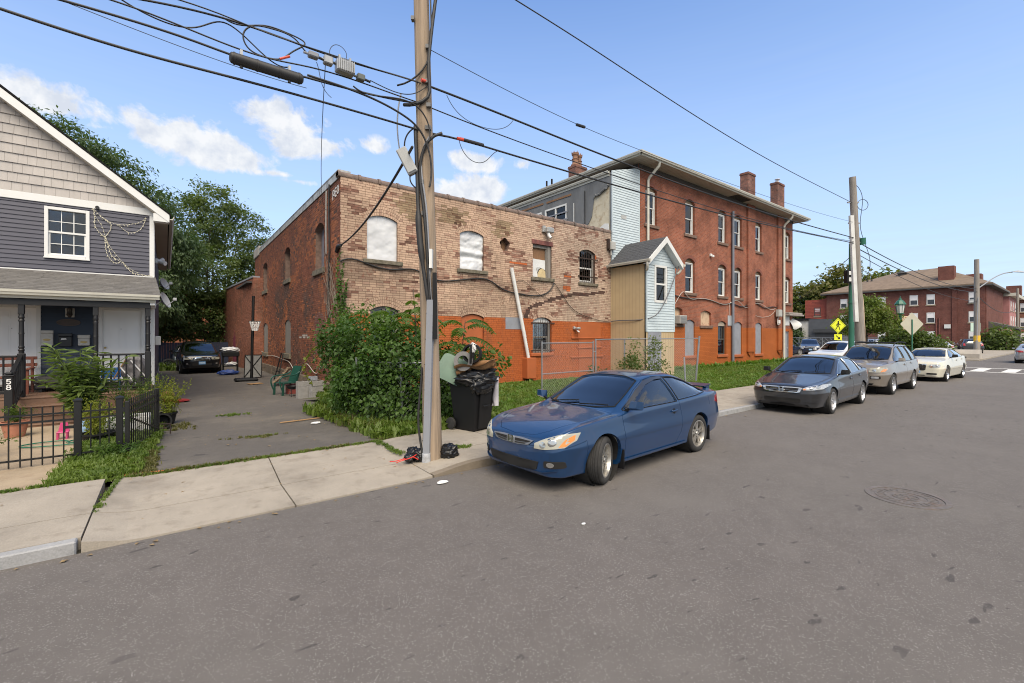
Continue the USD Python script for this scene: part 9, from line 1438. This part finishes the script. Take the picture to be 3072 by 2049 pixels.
M_cin=mat('cinder_block',(.24,.232,.22),.95,var=.12,vs=8,bump=.5,bs=60);r9=np.random.default_rng(90)
def block(x,y,z,h,l_,m=M_cin,w=.40):t=thing('cinder_block',l_,'cinder block',(x,y,z),.2);part(t,'shell',[cbx(-w/2,w/2,-.10,.10,0,h,.006)],m);part(t,'core_hole',[bx(-w/2+.04+.18*k,-w/2+.17+.18*k,-.06,.06,h+.001,h+.003) for k in range(2)],M_dark)
for l_,x,y,z,h in (('upright cinder block at the front of the left stack',3.60,15.95,0,.40),('flat cinder block lying on top of the left stack',3.60,15.95,.402,.16),('lower cinder block of the right stack',3.95,15.72,0,.2),('middle cinder block of the right stack',3.95,15.72,.203,.2),('upper cinder block of the right stack',3.96,15.71,.406,.16)):block(x,y,z,h,l_)
block(3.9,15.95,.57,.14,'small dark grey block topmost on the cinder block stacks',M_grey,.22)
for l_,x,y,a,s in (('thin bare wooden lath lying across the driveway',2.55,11.6,.1,(.45,.022,.02)),('flat cardboard piece beside the basketball hoop base',3.0,21.7,.3,(.26,.18,.02)),('broken plank end lying by the cinder blocks',4.0,15.1,.7,(.2,.06,.03))):solo('wood_scrap',rz(cbx(x-s[0],x+s[0],y-s[1],y+s[1],.03,.03+s[2],.004),a,(x,y,0)),mat('bare_wood'),l_,'wood scrap')
for l_,x,y,z,s in (('white paper scrap lying on the driveway asphalt',2.75,11.0,.045,.09),('white paper scrap in the gutter before the kerb by the pole',3.05,5.55,.02,.07),('white paper bit on the grass verge by the driveway mouth',-.48,8.45,.10,.05),('tiny white paper speck on the road',3.6,3.4,.012,.025),('pale paper scrap in the verge grass before the fence',-1.0,8.9,.11,.05)):solo('paper_scrap',crumple((x,y,z),(s,s*.6,s*.25),50+int(s*100),n=2),M_wht,l_,'paper',smooth=True)
solo('orange_twine',tube(spline([(-.45,8.3,.1),(-.2,8.33,.09),(0,8.28,.09),(.15,8.36,.085)],14),.008,4),mat('orange_twine',(.6,.12,.03),.6),'orange twine lying at the edge of the driveway','twine')
lf=[mv(rz(leaves(np.zeros((1,3)),np.array([[1.,0,.1]]),np.array([[0,0,1.]]),[.06*s],[.02*s]),a),(x,y,z)) for x,y,z,a,s in [(r9.uniform(-4,12),5.80-abs(r9.normal(0,.12)),.008,r9.uniform(0,6),r9.uniform(.5,1.2)) for _ in range(90)]+[(r9.uniform(-.2,3.4),r9.uniform(8.5,22),.06,r9.uniform(0,6),r9.uniform(.5,1.3)) for _ in range(120)]+[(r9.uniform(-4,3),r9.uniform(6,8.2),.125,r9.uniform(0,6),r9.uniform(.4,1)) for _ in range(60)]]
solo('leaf_litter',lf,mat('dry_leaf',(.20,.14,.07),.8,var=.4,vs=9),'scattered dry leaves on driveway pavement and gutter','leaves',kind='stuff')
t=thing('loose_wheel','loose car wheel lying in weeds before the blue board fence','wheel',(.15,34.2,.3));wt,wb,wsp,wh,wd,wl=wheel_geo(.33,.2,.68,'five',24);pl=lambda g:mv(rot(rz(g,math.pi),(1,0,0),.35),(.15,34.2,.36));part(t,'tyre',pl(wt),M_tyre,40);part(t,'rim',pl(wb),M_alloy2,40)
for g in wsp:part(t,'spoke',pl(g),M_alloy2)
p=rand_in(Polygon([(-1.0,33.2),(.6,33.2),(.7,35.5),(-1.0,35.5)]),60,91);scatter('fence_weeds',np.column_stack([p,np.zeros(len(p))]),[tuft(99,20,.4,.12,.013,.8)],M_grass,np.ones(len(p)),92,'weeds in front of the blue board fence','weeds')
def pot(l_,c,r,h,m):t=thing('plant_pot',l_,'pot',c);part(t,'pot',lathe([(r*.68,0),(r*.95,h*.85),(r*1.06,h*.86),(r*1.06,h),(r*.93,h),(r*.9,h*.8),(0,h*.8)],c,20),m,40)
M_tc=mat('terracotta',(.36,.15,.09),.8,var=.15,vs=6);pot('terracotta pot at the foot of the porch stairs',(-2.35,13.0,.05),.2,.32,M_tc);pot('black plastic pot right of the iron gate',(.05,13.1,.03),.17,.26,M_plast);pot('wide black pot behind the iron fence',(-1.0,11.4,.05),.26,.2,M_plast)
solo('plant_pot',rot(lathe([(.12,0),(.16,.24),(.17,.25),(.14,.25),(.1,.02),(0,.02)],(-.05,12.6,.17),18),(1,0,0),1.45,(-.05,12.6,.17)),M_plast,'overturned black pot lying beside the gate','pot',smooth=40)
t=thing('planter_box','white planter box standing behind the iron fence','planter',(-.55,12.0,.05));part(t,'side',cbx(-.95,-.25,11.8,11.84,.05,.42,.01),M_trim);part(t,'side',cbx(-.95,-.25,12.3,12.34,.05,.42,.01),M_trim);part(t,'end',cbx(-.95,-.91,11.85,12.29,.05,.42,.01),M_trim);part(t,'end',cbx(-.29,-.25,11.85,12.29,.05,.42,.01),M_trim);part(t,'soil',bx(-.9,-.3,11.85,12.29,.06,.36),M_soil)
solo('garden_hose',tube(spline([(-1.9+.45*math.cos(a)*(1+.05*a)+.12*a,11.6+.25*math.sin(a),.09) for a in np.linspace(0,11,40)],120),.011,6),mat('green_hose',(.01,.12,.07),.4),'green garden hose coiled on the front path','hose',smooth=True)
t=thing('pink_toy','bright pink plastic toy chair on the front path','toy',(-1.55,12.2,.05));Mp=mat('pink_plastic',(.45,.05,.15),.4);part(t,'seat',cbx(-1.66,-1.48,12.1,12.3,.18,.21,.02),Mp);part(t,'back',hull([(x,12.3+d,z) for d in (0,.02) for x,z in ((-1.65,.2),(-1.49,.2),(-1.62,.36),(-1.52,.36))]),Mp)
for x in (-1.64,-1.51):
    for y in (12.12,12.27):part(t,'leg',bx(x-.012,x+.012,y-.012,y+.012,.05,.18),Mp)
solo('blue_bucket',lathe([(.09,0),(.12,.26),(.125,.27),(.11,.27),(.085,.02),(0,.02)],(-1.3,12.5,.05),16),mat('blue_white_plastic',(.25,.40,.60),.4,var=.3,vs=12),'pale blue bucket behind the fence latch','bucket',smooth=40);solo('terracotta_jar',ball((.05,17.6,.18),.17,2),M_tc,'round terracotta jar at the driveway side of the house','jar',smooth=True);solo('red_cloth',crumple((.28,17.3,.05),(.26,.2,.05),61),mat('red_cloth',(.25,.02,.02),.9),'dark red cloth on the driveway beside the house','cloth',smooth=True)
